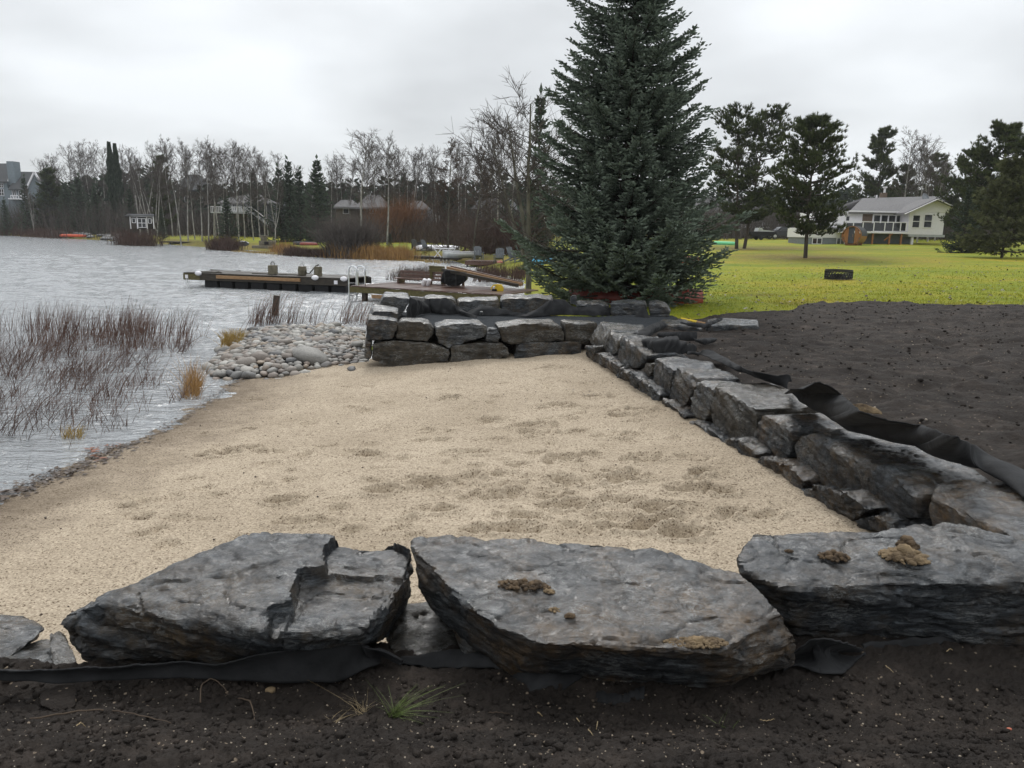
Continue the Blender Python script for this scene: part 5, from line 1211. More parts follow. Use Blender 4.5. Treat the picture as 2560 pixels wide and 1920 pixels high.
# twin columnar cedars
rs = np.random.RandomState(61)
def cedar(seed, H=12, R=.6):
    rs = np.random.RandomState(seed); n = 2600; t = rs.rand(n)**.8; a = rs.uniform(0, 6.28, n); r = R*np.minimum(1, (1-t)*2.4)*np.sqrt(rs.rand(n))*(.75+.25*np.sin(t*30+a))*np.where(t < .35, .6, 1)
    B = np.stack([r*np.cos(a), r*np.sin(a), .8+t*(H-1)], 1); V, Fq, pv = kites(B, np.stack([np.cos(a)*.4, np.sin(a)*.4, np.ones(n)], 1), np.full(n, .6), np.full(n, .28), 2, rs)
    me = mesh_np('crown', V, Fq); put_attr(me, 'tint', np.tile(np.repeat(rs.uniform(0, .6, n), 4), 2)); Vt, Ft = tubes([(np.array([0, 0, -.3]), np.array([0, 0, H]), .14, .03)], 5)
    return me, mesh_np('trunk', Vt, Ft)
for u, vt, lb_ in ((290, 360, 'left one of the twin columnar dark cedars above the far woods'), (304, 364, 'right one of the twin columnar dark cedars above the far woods')):
    me, mt = cedar(u); e = tree_obj('cedar_tree', [('crown', me, M_FARSPRUCE), ('trunk', mt, M_BARK)], lb_); put(e, u, 585, vt, 140, 12)
# pine on the far shore
e = copy_tree(pineC); tag(e, 'dark tufted pine rising among the birches on the far shore', group=SPG); put(e, 413, 590, 388, 128, 12.2, .5, .8); e['category'] = 'tree'
e = copy_tree(pineC); tag(e, 'pine with a broad crown right of the grey-blue house on the far shore', group=SPG); put(e, 135, 585, 420, 158, 12.2, 1.5, 1.1)
# ---- bare trees
def bare(seed, H, r0, spread, c0=.32, n1=26, n2=7, n3=5, ang=.75, lean=0.0, fork=0, shape=None, rmin=.010):
    rs = np.random.RandomState(seed); tr, cr = [], []
    def poly(p, d, L, r, n, wob, up, out, rend=.3):
        pts = [p]; d = np.array(d, float)
        for i in range(n):
            d = d+rs.normal(0, wob, 3)+[0, 0, up]; d /= np.linalg.norm(d); pts.append(pts[-1]+d*L/n)
        for i in range(n): out.append((pts[i], pts[i+1], r*(1-(1-rend)*i/n), r*(1-(1-rend)*(i+1)/n)))
        return np.array(pts), d
    stems = [(np.array([0, 0, -.3]), (lean, 0, 1), H+.3, r0)]
    for k in range(fork): stems.append((np.array([0, 0, H*rs.uniform(.08, .3)]), (rs.uniform(-.4, .4), rs.uniform(-.3, .3), 1), H*rs.uniform(.6, .8), r0*.7))
    for (p, d, L, r) in stems:
        P, _ = poly(p, d, L, r, 10, .035, .03, tr, .18)
        for k in range(int(n1*L/H)):
            t = c0+(1-c0)*((k+rs.rand())/(n1*L/H)); q = t*10; i = min(9, int(q)); b = P[i]*(1-q+i)+P[i+1]*(q-i)
            az = rs.uniform(0, 6.28); s = (t-c0)/(1-c0); w = shape(s) if shape else (.35+.65*math.sin(math.pi*(.25+.7*s)))
            L1 = spread*w*rs.uniform(.6, 1.15); a = ang*rs.uniform(.7, 1.2)
            Q, dq = poly(b, (math.cos(az)*math.sin(a), math.sin(az)*math.sin(a), math.cos(a)), L1, max(rmin*1.6, r*.28*(1-t*.6)), 4, .10, .05, cr, .4)
            for j in range(n2):
                f = rs.uniform(.2, 1); qi = min(3, int(f*4)); b2 = Q[qi]*(1-f*4+qi)+Q[qi+1]*(f*4-qi); dd = (Q[qi+1]-Q[qi]); dd /= np.linalg.norm(dd)
                R2, _ = poly(b2, dd+rs.normal(0, .55, 3)+[0, 0, .15], L1*rs.uniform(.25, .5), rmin*1.25, 2, .15, .05, cr, .7)
                for m_ in range(n3):
                    b3 = R2[rs.randint(1, 3)]; d3 = (R2[2]-R2[1]); d3 /= np.linalg.norm(d3)
                    e3 = d3+rs.normal(0, .5, 3)+[0, 0, .1]; e3 /= np.linalg.norm(e3); cr.append((b3, b3+e3*L1*rs.uniform(.12, .3), rmin, rmin*.6))
    Vt, Ft = tubes(tr, 6); Vc, Fc = tubes(cr, 3)
    return mesh_np('crown', Vc, Fc), mesh_np('trunk', Vt, Ft, True)
BT = [bare(200+k, 13, .105, 2.2+.3*(k % 3), .36, 30, 7, 5, .62, lean=(k-2)*.02, rmin=.013) for k in range(6)]
BTF = [bare(220+k, 12, .11, 2.0, .45, 20, 6, 4, .55, lean=.15, fork=2, rmin=.013) for k in range(3)]
LR = [bare(240+k, 12, .13, 2.6, .06, 95, 9, 4, 1.25, shape=lambda s: 1.05*(1-s)**.8+.06, rmin=.016) for k in range(2)]
BG = 'bare birches and aspens in the woods across the water'
def bare_tree(m, u, vb, vt, y, label, white=True, larch=False, xs=1.0, H0=13, name=None, group=BG, crown=None):
    e = tree_obj(name or ('larch_tree' if larch else 'birch_tree' if white else 'bare_tree'), [('crown', m[0], crown or (M_LARCH if larch else M_TWIG)), ('trunk', m[1], M_BIRCH if white else M_GREYBARK)], label, group=group)
    put(e, u, vb, vt, y, H0, (u*1.7) % 6.28, xs); return e

WBL = named([452, 470, 487, 505, 521, 535, 548, 562, 576, 597, 612, 634, 650, 662], 'white-trunked lakeside birch')
for i, (u, vt, y) in enumerate(((452, 357, 100), (470, 372, 104), (487, 395, 108), (505, 382, 101), (521, 362, 99), (535, 380, 110), (548, 372, 103), (562, 378, 112), (576, 383, 104), (597, 368, 101), (612, 392, 112), (634, 380, 103), (650, 395, 114), (662, 400, 107))):
    bare_tree(BT[i % 6], u, 592, vt, y, WBL[u])
for i, (u, vt, y) in enumerate(((352, 395, 125), (372, 398, 122), (392, 402, 118))):
    bare_tree(BTF[i % 3], u, 590, vt, y, ('leftmost', 'middle', 'rightmost')[i]+' of three multi-stemmed birch clumps behind the white-framed shed', H0=12, group='birch clumps behind the shed')
e = bare_tree(BTF[1], 688, 605, 440, 90, 'pair of crossing pale birch stems left of the dark spruce row', H0=12, group=None)
e = bare_tree(BTF[0], 84, 570, 470, 146, 'thin leaning birch stems in front of the grey-blue house', H0=12, group=None)
GTL = ((112, 405, 165), (135, 398, 170), (160, 395, 172), (185, 372, 168), (203, 385, 160), (218, 366, 165), (236, 378, 158), (255, 360, 160), (272, 380, 155), (310, 382, 150), (325, 392, 152), (342, 380, 148), (432, 365, 125), (442, 360, 130), (415, 420, 120), (540, 370, 125), (590, 360, 128), (700, 395, 125), (740, 420, 130), (775, 415, 128), (830, 405, 110), (848, 398, 112), (875, 400, 108), (920, 385, 110), (935, 362, 108), (955, 378, 112), (985, 388, 105), (1003, 382, 108), (1020, 405, 104), (1040, 395, 106), (1085, 410, 102), (1105, 400, 104), (1145, 385, 100), (1160, 400, 98), (1205, 395, 95), (1230, 410, 92), (150, 420, 160), (280, 400, 150), (380, 372, 135), (625, 378, 122), (670, 388, 120), (860, 420, 112), (1060, 385, 108), (1030, 372, 100), (1095, 380, 98), (1150, 362, 92), (1215, 350, 84), (1245, 335, 78), (1275, 345, 74))
GBL = named([q[0] for q in GTL], 'leafless grey background tree')
for i, (u, vt, y) in enumerate(GTL):
    bare_tree(BT[(i*5+1) % 6], u, 585, vt, y, GBL[u], white=(i % 3 == 0) and i > 20)
bare_tree(BT[2], 902, 612, 343, 84, 'tallest bare tree, with a fan-shaped top above the low grey-roofed house', white=False, xs=1.5, group=None)
bare_tree(BT[4], 968, 612, 352, 84, 'tall narrow bare tree right of the tallest one above the grey roofs', white=False, xs=1.25, group=None)
bare_tree(LR[0], 1122, 625, 345, 66, 'reddish bare larch left of the other larch, behind the far lawn', larch=True, white=False, H0=12, xs=.95, group=None)
bare_tree(LR[1], 1182, 632, 357, 62, 'reddish bare larch closer to the big spruce, beside the far chairs', larch=True, white=False, H0=12, xs=.95, group=None)
bt = bare(260, 8.5, .16, 3.0, .16, 22, 9, 6, 1.0, lean=-.05, fork=2, rmin=.009)
e = bare_tree(bt, 1322, 690, 262, 31, 'spreading bare tree with mossy limbs just left of the big spruce', white=False, H0=8.5, group=None)
for i, (u, vt, y, x_) in enumerate(((2240, 338, 106, 1.25), (2277, 352, 108, 1.0), (2292, 360, 104, 1.1), (2318, 350, 107, 1.2), (2335, 372, 110, 1.0))):
    bare_tree((BT+BTF)[(i*2) % 9], u, 612, vt, y, ORD[i]+' pale bare birch from the left behind the white house ridge', xs=x_, H0=13, group='bare birches behind the white house', crown=M_BIRCH)
# ---- brush masses
def brush(name, pts, n, hgt, width, spread, seed, mat, label, lean=.35, cat='shrubs'):
    """thin twiggy brush along a line of ground points"""
    rs = np.random.RandomState(seed); P = resample([(p[0], p[1], 0) for p in pts], 240); k = rs.randint(0, 240, n)
    b = P[k]+np.stack([rs.normal(0, spread, n)*.6, rs.normal(0, spread, n), np.zeros(n)], 1); b[:, 2] = np.maximum(ground_v(b[:, 0], b[:, 1])[0], -.1)-.05
    h = hgt*rs.uniform(.45, 1.1, n)*(.8+.4*pn(b*[.35, .35, 0]+seed)); d = np.stack([rs.normal(0, lean, n), rs.normal(0, lean, n), np.ones(n)], 1)
    segs = []
    tip = b+d*h[:, None]; mid = b+d*h[:, None]*.5+rs.normal(0, .05, (n, 3))*h[:, None]
    V = []
    a = rs.uniform(0, math.pi, n); wv = np.stack([np.cos(a), np.sin(a), 0*a], 1)*width*.5
    V = [b-wv, b+wv, mid+wv*.8, mid-wv*.8, tip]
    for q in range(4):
        s0 = mid+(tip-mid)*rs.uniform(0, .6, n)[:, None]; s1 = s0+(d*.6+rs.normal(0, .5, (n, 3)))*h[:, None]*.35; V += [s0-wv*.5, s0+wv*.5, s1]
    V = np.stack(V, 1).reshape(-1, 3); o = (np.arange(n)*17)[:, None]
    Fq = o+np.array([[0, 1, 2, 3]]); F3 = np.concatenate([o+np.array([[3, 2, 4]])]+[o+np.array([[5+3*q, 6+3*q, 7+3*q]]) for q in range(4)])
    return tag(link(name, mesh_np(name, V, [Fq, F3]), mat), label, cat, kind='stuff')
def GL(l, z=.3): return [G(u, v, z)[:2] for u, v in l]
def DL(l): return [D(u, 600, y)[:2] for u, y in l]
brush('shoreline_brush', GL([(-60, 582), (60, 586), (165, 592)]), 2200, 1.9, .05, 1.6, 301, M_BUSH, 'low red-brown brush along the far left waterline')
brush('shoreline_brush', GL([(310, 605), (350, 608), (385, 609)]), 1100, 2.4, .05, 1.2, 302, M_BUSH, 'dark brush at the water edge below the white-framed shed')
brush('maroon_shrub', GL([(532, 616), (560, 618), (588, 620)]), 1100, 1.9, .045, .7, 303, M_BUSH, 'round maroon shrub on the bank below the small spruce')
brush('maroon_shrub', GL([(725, 630), (790, 633), (855, 635)]), 2400, 1.25, .04, .7, 304, M_BUSH, 'long dark maroon hedge of shrubs on the far bank')
brush('orange_cattails', GL([(855, 635), (930, 638), (1000, 640), (1012, 641)]), 3000, 1.6, .045, 1.1, 305, M_CATTAIL, 'broad orange stand of dry cattails on the far bank', .12, 'reeds')
brush('orange_cattails', GL([(690, 622), (705, 624), (722, 626)]), 380, 1.2, .05, .7, 306, M_CATTAIL, 'small orange clump of cattails left of the maroon hedge', .15, 'reeds')
brush('golden_bank_grass', GL([(590, 621), (700, 628), (850, 636), (1000, 641), (1060, 644), (1110, 648)]), 2200, .42, .05, .6, 307, M_GOLD, 'dry golden grass fringing the far bank', .3, 'grass')
brush('bare_shrub', GL([(848, 620), (880, 622), (905, 622)], .8), 1300, 4.2, .05, .9, 308, M_TWIG, 'dark bare spreading shrub behind the orange cattails', .5)
brush('woodland_brush', DL([(-60, 185), (60, 175), (180, 165), (330, 150), (420, 135)]), 7500, 7.0, .08, 6, 309, M_TWIG, 'tangled grey-brown understorey of the far left woods', .22)
brush('woodland_brush', DL([(400, 150), (560, 135), (700, 130), (850, 118), (1000, 112), (1180, 104), (1330, 92)]), 8000, 5.2, .07, 5, 310, M_TWIG, 'tangled grey-brown understorey behind the lakeside houses', .22)
brush('red_osier_thicket', DL([(800, 100), (900, 98), (1010, 95), (1100, 92), (1240, 82)]), 5500, 3.0, .055, 2.6, 311, M_LARCH, 'red-brown thicket in front of the low grey roofs', .3)
brush('orange_shrub', DL([(965, 96), (1015, 95)]), 1300, 6.0, .05, 1.3, 312, M_RUSTTWIG, 'rust-orange shrub in front of the low grey roofs', .35)
brush('woodland_brush', DL([(1700, 125), (1900, 128), (2100, 125), (2350, 122), (2620, 110)]), 6000, 6.0, .09, 5, 313, M_TWIG, 'thin brush and saplings behind the houses at right', .25)
brush('lawn_edge_brush', DL([(1195, 72), (1260, 68), (1330, 62)]), 1800, 3.6, .05, 1.6, 314, M_BUSH, 'dull red-brown brush left of the mossy bare tree', .35)
# distant tree line that closes the view
def treeline(name, pts, n, seed, label):
    rs = np.random.RandomState(seed); P = resample([(p[0], p[1], 0) for p in pts], 300); k = rs.randint(0, 300, n); c = P[k]+rs.normal(0, 7, (n, 3)); c[:, 2] = ground_v(c[:, 0], c[:, 1])[0]
    B, T = [], []
    m_ = 34
    h = rs.uniform(4.5, 9.5, n); t = rs.rand(n, m_)**.8; a = rs.uniform(0, 6.28, (n, m_)); r = 2.0*(1-t)**.7*rs.rand(n, m_)**.5
    B = np.stack([c[:, 0:1]+r*np.cos(a), c[:, 1:2]+r*np.sin(a), c[:, 2:3]+t*h[:, None]], -1).reshape(-1, 3)
    dd = np.stack([np.cos(a), np.sin(a), .5+0*a], -1).reshape(-1, 3)
    V, Fq, _ = kites(B, dd, np.full(len(B), 1.5), np.full(len(B), .5), 2, rs); me = mesh_np(name, V, Fq); put_attr(me, 'tint', np.tile(np.repeat(rs.uniform(0, .8, len(B)), 4), 2))
    return tag(link(name, me, M_FARSPRUCE), label, 'forest', kind='stuff')
treeline('distant_forest', DL([(-150, 195), (200, 185), (420, 168), (700, 152), (1000, 140), (1300, 128)]), 900, 401, 'dark far-off conifer forest closing the view over the lake')
treeline('distant_forest', DL([(1250, 150), (1600, 150), (2000, 150), (2700, 145)]), 330, 402, 'dark far-off conifers behind the houses on the right')
# grass blades on the near lawn
rs = np.random.RandomState(71); n = 80000
yy = np.exp(rs.uniform(math.log(13.2), math.log(38), n)); xx = yy*rs.uniform(.05, .80, n); gz, gs = ground_v(xx, yy)
ok = (gs > 1.0) & (rs.rand(len(xx)) < np.clip((40-yy)/22, 0, 1)) & ~((xx < 15) & (yy < np.interp(xx, sbx, sby)-.1) & (xx > 2.0)) & ~((xx < 3.2) & (yy < 16.6))
xx, yy, gz = xx[ok], yy[ok], gz[ok]; n = len(xx)
V, Fq = blades(np.stack([xx, yy, gz-.01], 1), rs.uniform(.02, .05, n)*(yy/14)**.5, rs.normal(0, .5, (n, 3))*[1, 1, 0], rs.uniform(.006, .012, n)*(yy/13), rs, 1, .2)
me = mesh_np('grass', V, Fq); tn = np.clip(.5+.6*pn(np.stack([xx*.35, yy*.35, xx*0], 1))+rs.normal(0, .22, n), 0, 1); put_attr(me, 'tint', np.repeat(tn, 4))
tag(link('grass', me, M_GRASS), 'short yellow-green grass blades on the near lawn', 'grass', kind='stuff')

# fallen leaves on the lawn
rs = np.random.RandomState(81); n = 1500; yy = np.exp(rs.uniform(math.log(13.5), math.log(45), n)); xx = yy*rs.uniform(.08, .8, n); gz, gs = ground_v(xx, yy)
ok = (gs > 1.0) & ~((xx < 15) & (yy < np.interp(xx, sbx, sby)) & (xx > 2.0)) & ~((xx < 3.4) & (yy < 17)); xx, yy, gz = xx[ok], yy[ok], gz[ok]; n = len(xx)
a = rs.uniform(0, 6.28, n); s_ = rs.uniform(.025, .06, n); ax = np.stack([np.cos(a), np.sin(a), rs.normal(0, .3, n)], 1)*s_[:, None]; ay = np.stack([-np.sin(a), np.cos(a), rs.normal(0, .3, n)], 1)*s_[:, None]*.6; c = np.stack([xx, yy, gz+.035], 1)
tag(link('fallen_leaves', mesh_np('fallen_leaves', np.stack([c-ax, c-ay, c+ax, c+ay], 1).reshape(-1, 3), (np.arange(n)*4)[:, None]+np.array([[0, 1, 2, 3]])), M_LEAF), 'brown fallen leaves scattered over the lawn', 'leaves', kind='stuff')
# ================================================================ HOUSES AND THINGS ON THE FAR GROUND
def pb(name, u0, v0, u1, v1, y, dep, mat, parent=None, bevel=0, proud=0.0):
    """upright box whose front face spans photo rectangle u0..u1, v0..v1 at distance y"""
    a = D(u0, (v0+v1)/2, y); b = D(u1, (v0+v1)/2, y); t_ = D((u0+u1)/2, v0, y); b_ = D((u0+u1)/2, v1, y)
    return MB().box(((a[0]+b[0])/2, y+dep/2-proud, (t_[2]+b_[2])/2), (abs(b[0]-a[0]), dep, abs(t_[2]-b_[2])), 0).build(name, mat, parent, bevel=bevel)
def win(u0, v0, u1, v1, y, parent, cols=1, rows=1, name='window', fw=.07):
    a = D(u0, (v0+v1)/2, y); b = D(u1, (v0+v1)/2, y); t_ = D((u0+u1)/2, v0, y)[2]; b_ = D((u0+u1)/2, v1, y)[2]; x0, x1 = a[0], b[0]
    mb = MB()
    for x in np.linspace(x0, x1, cols+1): mb.box((x, y-.035, (t_+b_)/2), (fw, .07, t_-b_+fw))
    for z in np.linspace(b_, t_, rows+1): mb.box(((x0+x1)/2, y-.033, z), (x1-x0-.01, .06, fw*.98))
    f = mb.build(name, M_WHITE, parent)
    for c in range(cols):
        for r in range(rows):
            xa = x0+(x1-x0)*c/cols+fw/2+.002; xb = x0+(x1-x0)*(c+1)/cols-fw/2-.002; za = b_+(t_-b_)*r/rows+fw/2+.002; zb = b_+(t_-b_)*(r+1)/rows-fw/2-.002
            if xb-xa < .02 or zb-za < .02: continue
            p = MB().box(((xa+xb)/2, y-.012, (za+zb)/2), (xb-xa, .02, zb-za)).build('pane', M_GLASS, None); p.parent = f
    return f
def roofpoly(name, pts, th, mat, parent):
    """pts: list of (u,v,y) outlining one roof slope; given thickness downwards"""
    P = [D(u, v, y) for u, v, y in pts]; return MB().prism(P, (0, 0, -th)).build(name, mat, parent)
def house(name, label, u, vb, y):
    p = D(u, vb, y); e = empty(name, (p[0], y, ground(p[0], y))); tag(e, label, 'house'); return e
z9 = lambda a, b: (2080+a/4.608, 280+b/4.608)
z10 = lambda a, b: (1720+a/4.608, 260+b/4.608)
def r9(a0, b0, a1, b1): return (*z9(a0, b0), *z9(a1, b1))
def r10(a0, b0, a1, b1): return (*z10(a0, b0), *z10(a1, b1))
YG = 92
hg = house('white_house', 'white bungalow with grey roof, brick front and raised glass-railed deck at right', 2200, 613, YG)
pb('wall', *r9(-60, 1150, 900, 1400), YG, 9, M_WHITE, hg); pb('basement_wall', *r9(-60, 1400.5, 900, 1560), YG+.15, 8.7, M_GREYWALL, hg)
pb('wing_wall', *r10(1385, 1425, 1760, 1540), YG+.02, 7, M_WHITE, hg); pb('wing_basement', *r10(1385, 1541, 1760, 1640), YG+.1, 6.8, M_GREYWALL, hg)
pb('brick_panel', *r9(345, 1160, 905, 1398), YG, .04, M_BRICK, hg, proud=.045)
el = z9(190, 1152); er = z9(880, 1152); rl = z9(352, 992); rr2 = z9(1240, 966)
roofpoly('roof', [(el[0], el[1], YG-.6), (er[0]+60, er[1], YG-.6), (rr2[0]+25, rr2[1], YG+4.5), (rl[0], rl[1], YG+4.5)], .22, M_ROOF, hg)
ra_, rb_ = D(*rl, YG+4.5), D(rr2[0]+25, rr2[1], YG+4.5); ba, bb_ = D(el[0], el[1]+1, YG+9.6), D(er[0]+60, er[1]+1, YG+9.6); ba[0] = D(el[0], el[1], YG-.6)[0]; bb_[0] = D(er[0]+60, er[1], YG-.6)[0]; ba[2] = bb_[2] = D(*el, YG-.6)[2]
MB().prism([ra_+[0, .01, 0], rb_+[0, .01, 0], bb_, ba], (0, 0, -.22)).build('roof', M_ROOF, hg)
pb('eave_trim', *r9(195, 1140, 850, 1156), YG-.72, .1, M_WHITE, hg)
f = z10(1370, 1345); roofpoly('wing_roof', [(*z10(1350, 1428), YG-.4), (*z10(1800, 1428), YG-.4), (*z10(1800, 1330), YG+4), (*z10(1430, 1330), YG+4)], .2, M_ROOF, hg)
win(*r9(158, 1198, 202, 1256), YG, hg); win(*r9(468, 1185, 815, 1372), YG-.045, hg, 4, 1, 'patio_door', .16)
win(*r10(1432, 1545, 1540, 1612), YG+.1, hg, 2, 1); win(*r10(1712, 1545, 1800, 1615), YG+.1, hg, 2, 1)
# gable bay
YB = YG-2.2
pb('bay_wall', *r9(882, 1155, 1290, 1412), YB, 2.2, M_WHITE, hg)
gq = [D(*z9(882, 1153), YB), D(*z9(1215, 1020), YB), D(*z9(1560, 1153), YB)]; MB().prism(gq, (0, 2.2, 0)).build('gable', M_WHITE, hg)
for (pa, pc_) in (((838, 1160), (1213, 990)), ((1600, 1160), (1213, 990))):
    A_, B_ = D(*z9(*pa), YB-.5), D(*z9(*pc_), YB-.5); MB().prism([A_, B_, B_+[0, 4.0, 0], A_+[0, 4.0, 0]], (0, 0, -.2)).build('bay_roof', M_ROOF, hg); MB().bar(A_+[0, -.06, -.15], B_+[0, -.06, -.15], .08, .30, (0, 1, 0)).build('rake_board', M_WHITE, hg)
win(*r9(925, 1188, 1010, 1332), YB, hg, 1, 2); win(*r9(1058, 1182, 1150, 1332), YB, hg, 1, 2); pb('bay_floor', *r9(880, 1413, 1300, 1440), YB, 2.2, M_GREYSIDE, hg); pb('post', *r9(912, 1441, 936, 1548), YB+.2, .25, M_WHITE, hg)
# deck of the house
YD = YG-2.6
pb('deck', *r9(150, 1376, 872, 1396), YD, 2.5, M_WHITE, hg); pb('rail', *r9(150, 1262, 862, 1271), YD, .08, M_WHITE, hg)
for a in (152, 240, 352, 478, 605, 700, 785, 850): pb('rail_post', *r9(a, 1272, a+10, 1375), YD, .07, M_WHITE, hg)
for a0, a1 in ((164, 238), (252, 350), (364, 476), (490, 603), (617, 698), (712, 783), (797, 848)): pb('glass_panel', *r9(a0, 1278, a1, 1370), YD+.03, .015, M_GLASS, hg)
for a in (460, 655, 790): pb('deck_post', *r9(a, 1397, a+16, 1545), YD+.2, .2, M_CEDAR, hg)
MB().bar(D(*z9(600, 1480), YD+.3), D(*z9(700, 1400), YD+.3), .12, .12).build('deck_brace', M_CEDAR, hg)
pb('chimney', *r9(586, 930, 636, 990), YG+5, .9, M_BRICK, hg); pb('vent_pipe', *r9(512, 956, 524, 992), YG+4, .2, M_WHITE, hg)
o = MB().lathe((0, 0, 0), [(.12, 0), (.12, .5), (.28, .6), (.28, .72)], 10).build('chimney_cap', M_WHITE, None); o.parent = hg; o.location = Vector(D(*z9(604, 930), YG+5.3))-hg.location
o = MB().lathe((0, 0, 0), [(.05, 0), (.5, .1), (.62, .25), (.60, .27), (.45, .14)], 16).build('satellite_dish', M_GREYWALL, None, True); o.parent = hg; o.location = Vector(D(*z9(1062, 1000), YG+3.2))-hg.location; o.rotation_euler = (1.1, .2, .4)
# barrel sauna
YS = 84
q = D(2127, 600, YS); R1 = 1.0; gz = ground(q[0], YS)
sa = empty('barrel_sauna', (q[0], YS, gz)); sa.rotation_euler = (0, 0, math.radians(-38)); tag(sa, 'orange cedar barrel sauna with a dark glass door in front of the white house', 'sauna')
zc_ = max(q[2]-gz, 1.05)
for k in range(26):   # staves
    a0 = 2*math.pi*k/26; a1 = 2*math.pi*(k+1)/26-.012; am = (a0+a1)/2; up_ = math.sin(am) > -.02
    P = [(R1*math.cos(a), 0, zc_+R1*math.sin(a)) for a in (a0, a1)]+[((R1-.05)*math.cos(a), 0, zc_+(R1-.05)*math.sin(a)) for a in (a1, a0)]
    o = MB().prism(P, (0, 2.6, 0)).build('stave', M_CEDAR); o.parent = sa
mb = MB(); nn = 18
for k in range(nn):
    a0 = math.pi*k/nn-.02; a1 = math.pi*(k+1)/nn
    mb.face([(R1*1.02*math.cos(a0), .25, zc_+R1*1.02*math.sin(a0)), (R1*1.02*math.cos(a1), .25, zc_+R1*1.02*math.sin(a1)), (R1*1.02*math.cos(a1), 2.65, zc_+R1*1.02*math.sin(a1)), (R1*1.02*math.cos(a0), 2.65, zc_+R1*1.02*math.sin(a0))])
o = mb.build('roof', M_DARKROOF); o.parent = sa; md = o.modifiers.new('t', 'SOLIDIFY'); md.thickness = .03
for k in range(12):
    x0 = -.93+k*1.86/12; x1 = x0+1.86/12-.01; xm = max(abs(x0), abs(x1)); hh = math.sqrt(max(.02, .94**2-xm**2))
    if abs((x0+x1)/2+.05) < .33: continue
    o = MB().box(((x0+x1)/2, .12, zc_), (x1-x0, .05, 2*hh)).build('end_board', M_CEDAR); o.parent = sa
o = MB().box((-.05, .10, zc_+.02), (.56, .04, 1.66)).build('door', M_GLASS); o.parent = sa
o = MB().box((.14, .06, zc_), (.04, .04, .3)).build('door_handle', M_TANWOOD); o.parent = sa
for yy in (.45, 2.2): o = MB().box((0, yy, (zc_-R1)/2+.1), (1.3, .18, max(.2, zc_-R1+.25))).build('cradle', M_CEDAR); o.parent = sa
# bungalow behind the pines
YF = 126
hf = house('brick_bungalow', 'low brown brick bungalow with a shallow grey roof behind the pickup', 1880, 600, YF)
pb('wall', *r10(190, 1418, 1330, 1640), YF, 8, M_BRICK, hf); roofpoly('roof', [(*z10(150, 1420), YF-.7), (*z10(940, 1422), YF-.7), (*z10(860, 1345), YF+4), (*z10(260, 1345), YF+4)], .25, M_ROOF, hf)
roofpoly('roof', [(*z10(880, 1440), YF-.7), (*z10(1380, 1442), YF-.7), (*z10(1360, 1380), YF+4), (*z10(900, 1380), YF+4)], .25, M_ROOF, hf)
pb('eave_trim', *r10(200, 1408, 940, 1422), YF-.8, .1, M_WHITE, hf); win(*r10(420, 1440, 482, 1488), YF, hf, 2); win(*r10(800, 1460, 850, 1500), YF, hf); pb('garage_door', *r10(960, 1465, 1320, 1600), YF, .05, M_TANSIDE, hf, proud=.05)
hi = house('grey_house', 'pale grey house with a pitched roof mostly hidden by the big spruce and open pine', 1800, 590, 146)
pb('wall', 1735, 530, 1900, 590, 146, 8, M_GREYSIDE, hi); roofpoly('roof', [(1725, 531, 145), (1910, 533, 145), (1890, 492, 150), (1750, 490, 150)], .25, M_ROOF, hi); win(1768, 545, 1790, 562, 146, hi, 2); win(1862, 543, 1880, 560, 146, hi)
# grey-blue house on the far left
z1 = lambda a, b: (a/3.456, 300+b/3.456); r1 = lambda a0, b0, a1, b1: (*z1(a0, b0), *z1(a1, b1)); YA = 172
ha_ = house('blue_grey_house', 'large grey-blue house with steep dark roofs and a tall chimney at the far left', 40, 500, YA)
pb('wall', *r1(-260, 525, 75, 900), YA, 9, M_BLUESIDE, ha_); pb('wall', *r1(76, 592, 280, 900), YA-.6, 8, M_BLUESIDE, ha_)
roofpoly('roof', [(*z1(-280, 530), YA-.8), (*z1(62, 530), YA-.8), (*z1(82, 375), YA+5), (*z1(-280, 375), YA+5)], .3, M_DARKROOF, ha_)
roofpoly('roof', [(*z1(70, 594), YA-1.2), (*z1(235, 598), YA-1.2), (*z1(298, 448), YA+4), (*z1(172, 446), YA+4)], .3, M_DARKROOF, ha_)
pb('chimney', *r1(64, 356, 126, 560), YA+.5, 2.2, M_BLUESIDE, ha_)
G_ = [D(*z1(236, 600), YA-.9), D(*z1(296, 455), YA-.9), D(*z1(385, 612), YA-.9), D(*z1(380, 900), YA-.9), D(*z1(240, 900), YA-.9)]; MB().prism(G_, (0, 7, 0)).build('gable', M_BLUESIDE, ha_)
for pa, pc_ in (((225, 600), (297, 448)), ((395, 618), (297, 448))): MB().bar(D(*z1(*pa), YA-1.3), D(*z1(*pc_), YA-1.3), .35, .3, (0, 1, 0)).build('rake_board', M_WHITE, ha_)
MB().prism([D(*z1(297, 446), YA-1.2), D(*z1(397, 616), YA-1.2), D(*z1(397, 616), YA-1.2)+[0, 7.5, 0], D(*z1(297, 446), YA-1.2)+[0, 7.5, 0]], (0, 0, -.25)).build('roof', M_DARKROOF, ha_)
for q in ((-4, 545, 28, 582), (-4, 596, 33, 652), (-80, 545, -30, 582)): win(*r1(*q), YA, ha_, 2, 2)
for q in ((108, 605, 140, 668), (164, 610, 200, 664)): win(*r1(*q), YA-.6, ha_, 2, 1)
pb('balcony_rail', *r1(88, 650, 225, 656), YA-1.8, .1, M_WHITE, ha_); pb('balcony', *r1(70, 676, 228, 686), YA-1.8, 1.2, M_WHITE, ha_)
for a in range(90, 226, 22): pb('baluster', *r1(a, 656.5, a+6, 675.5), YA-1.8, .1, M_WHITE, ha_)
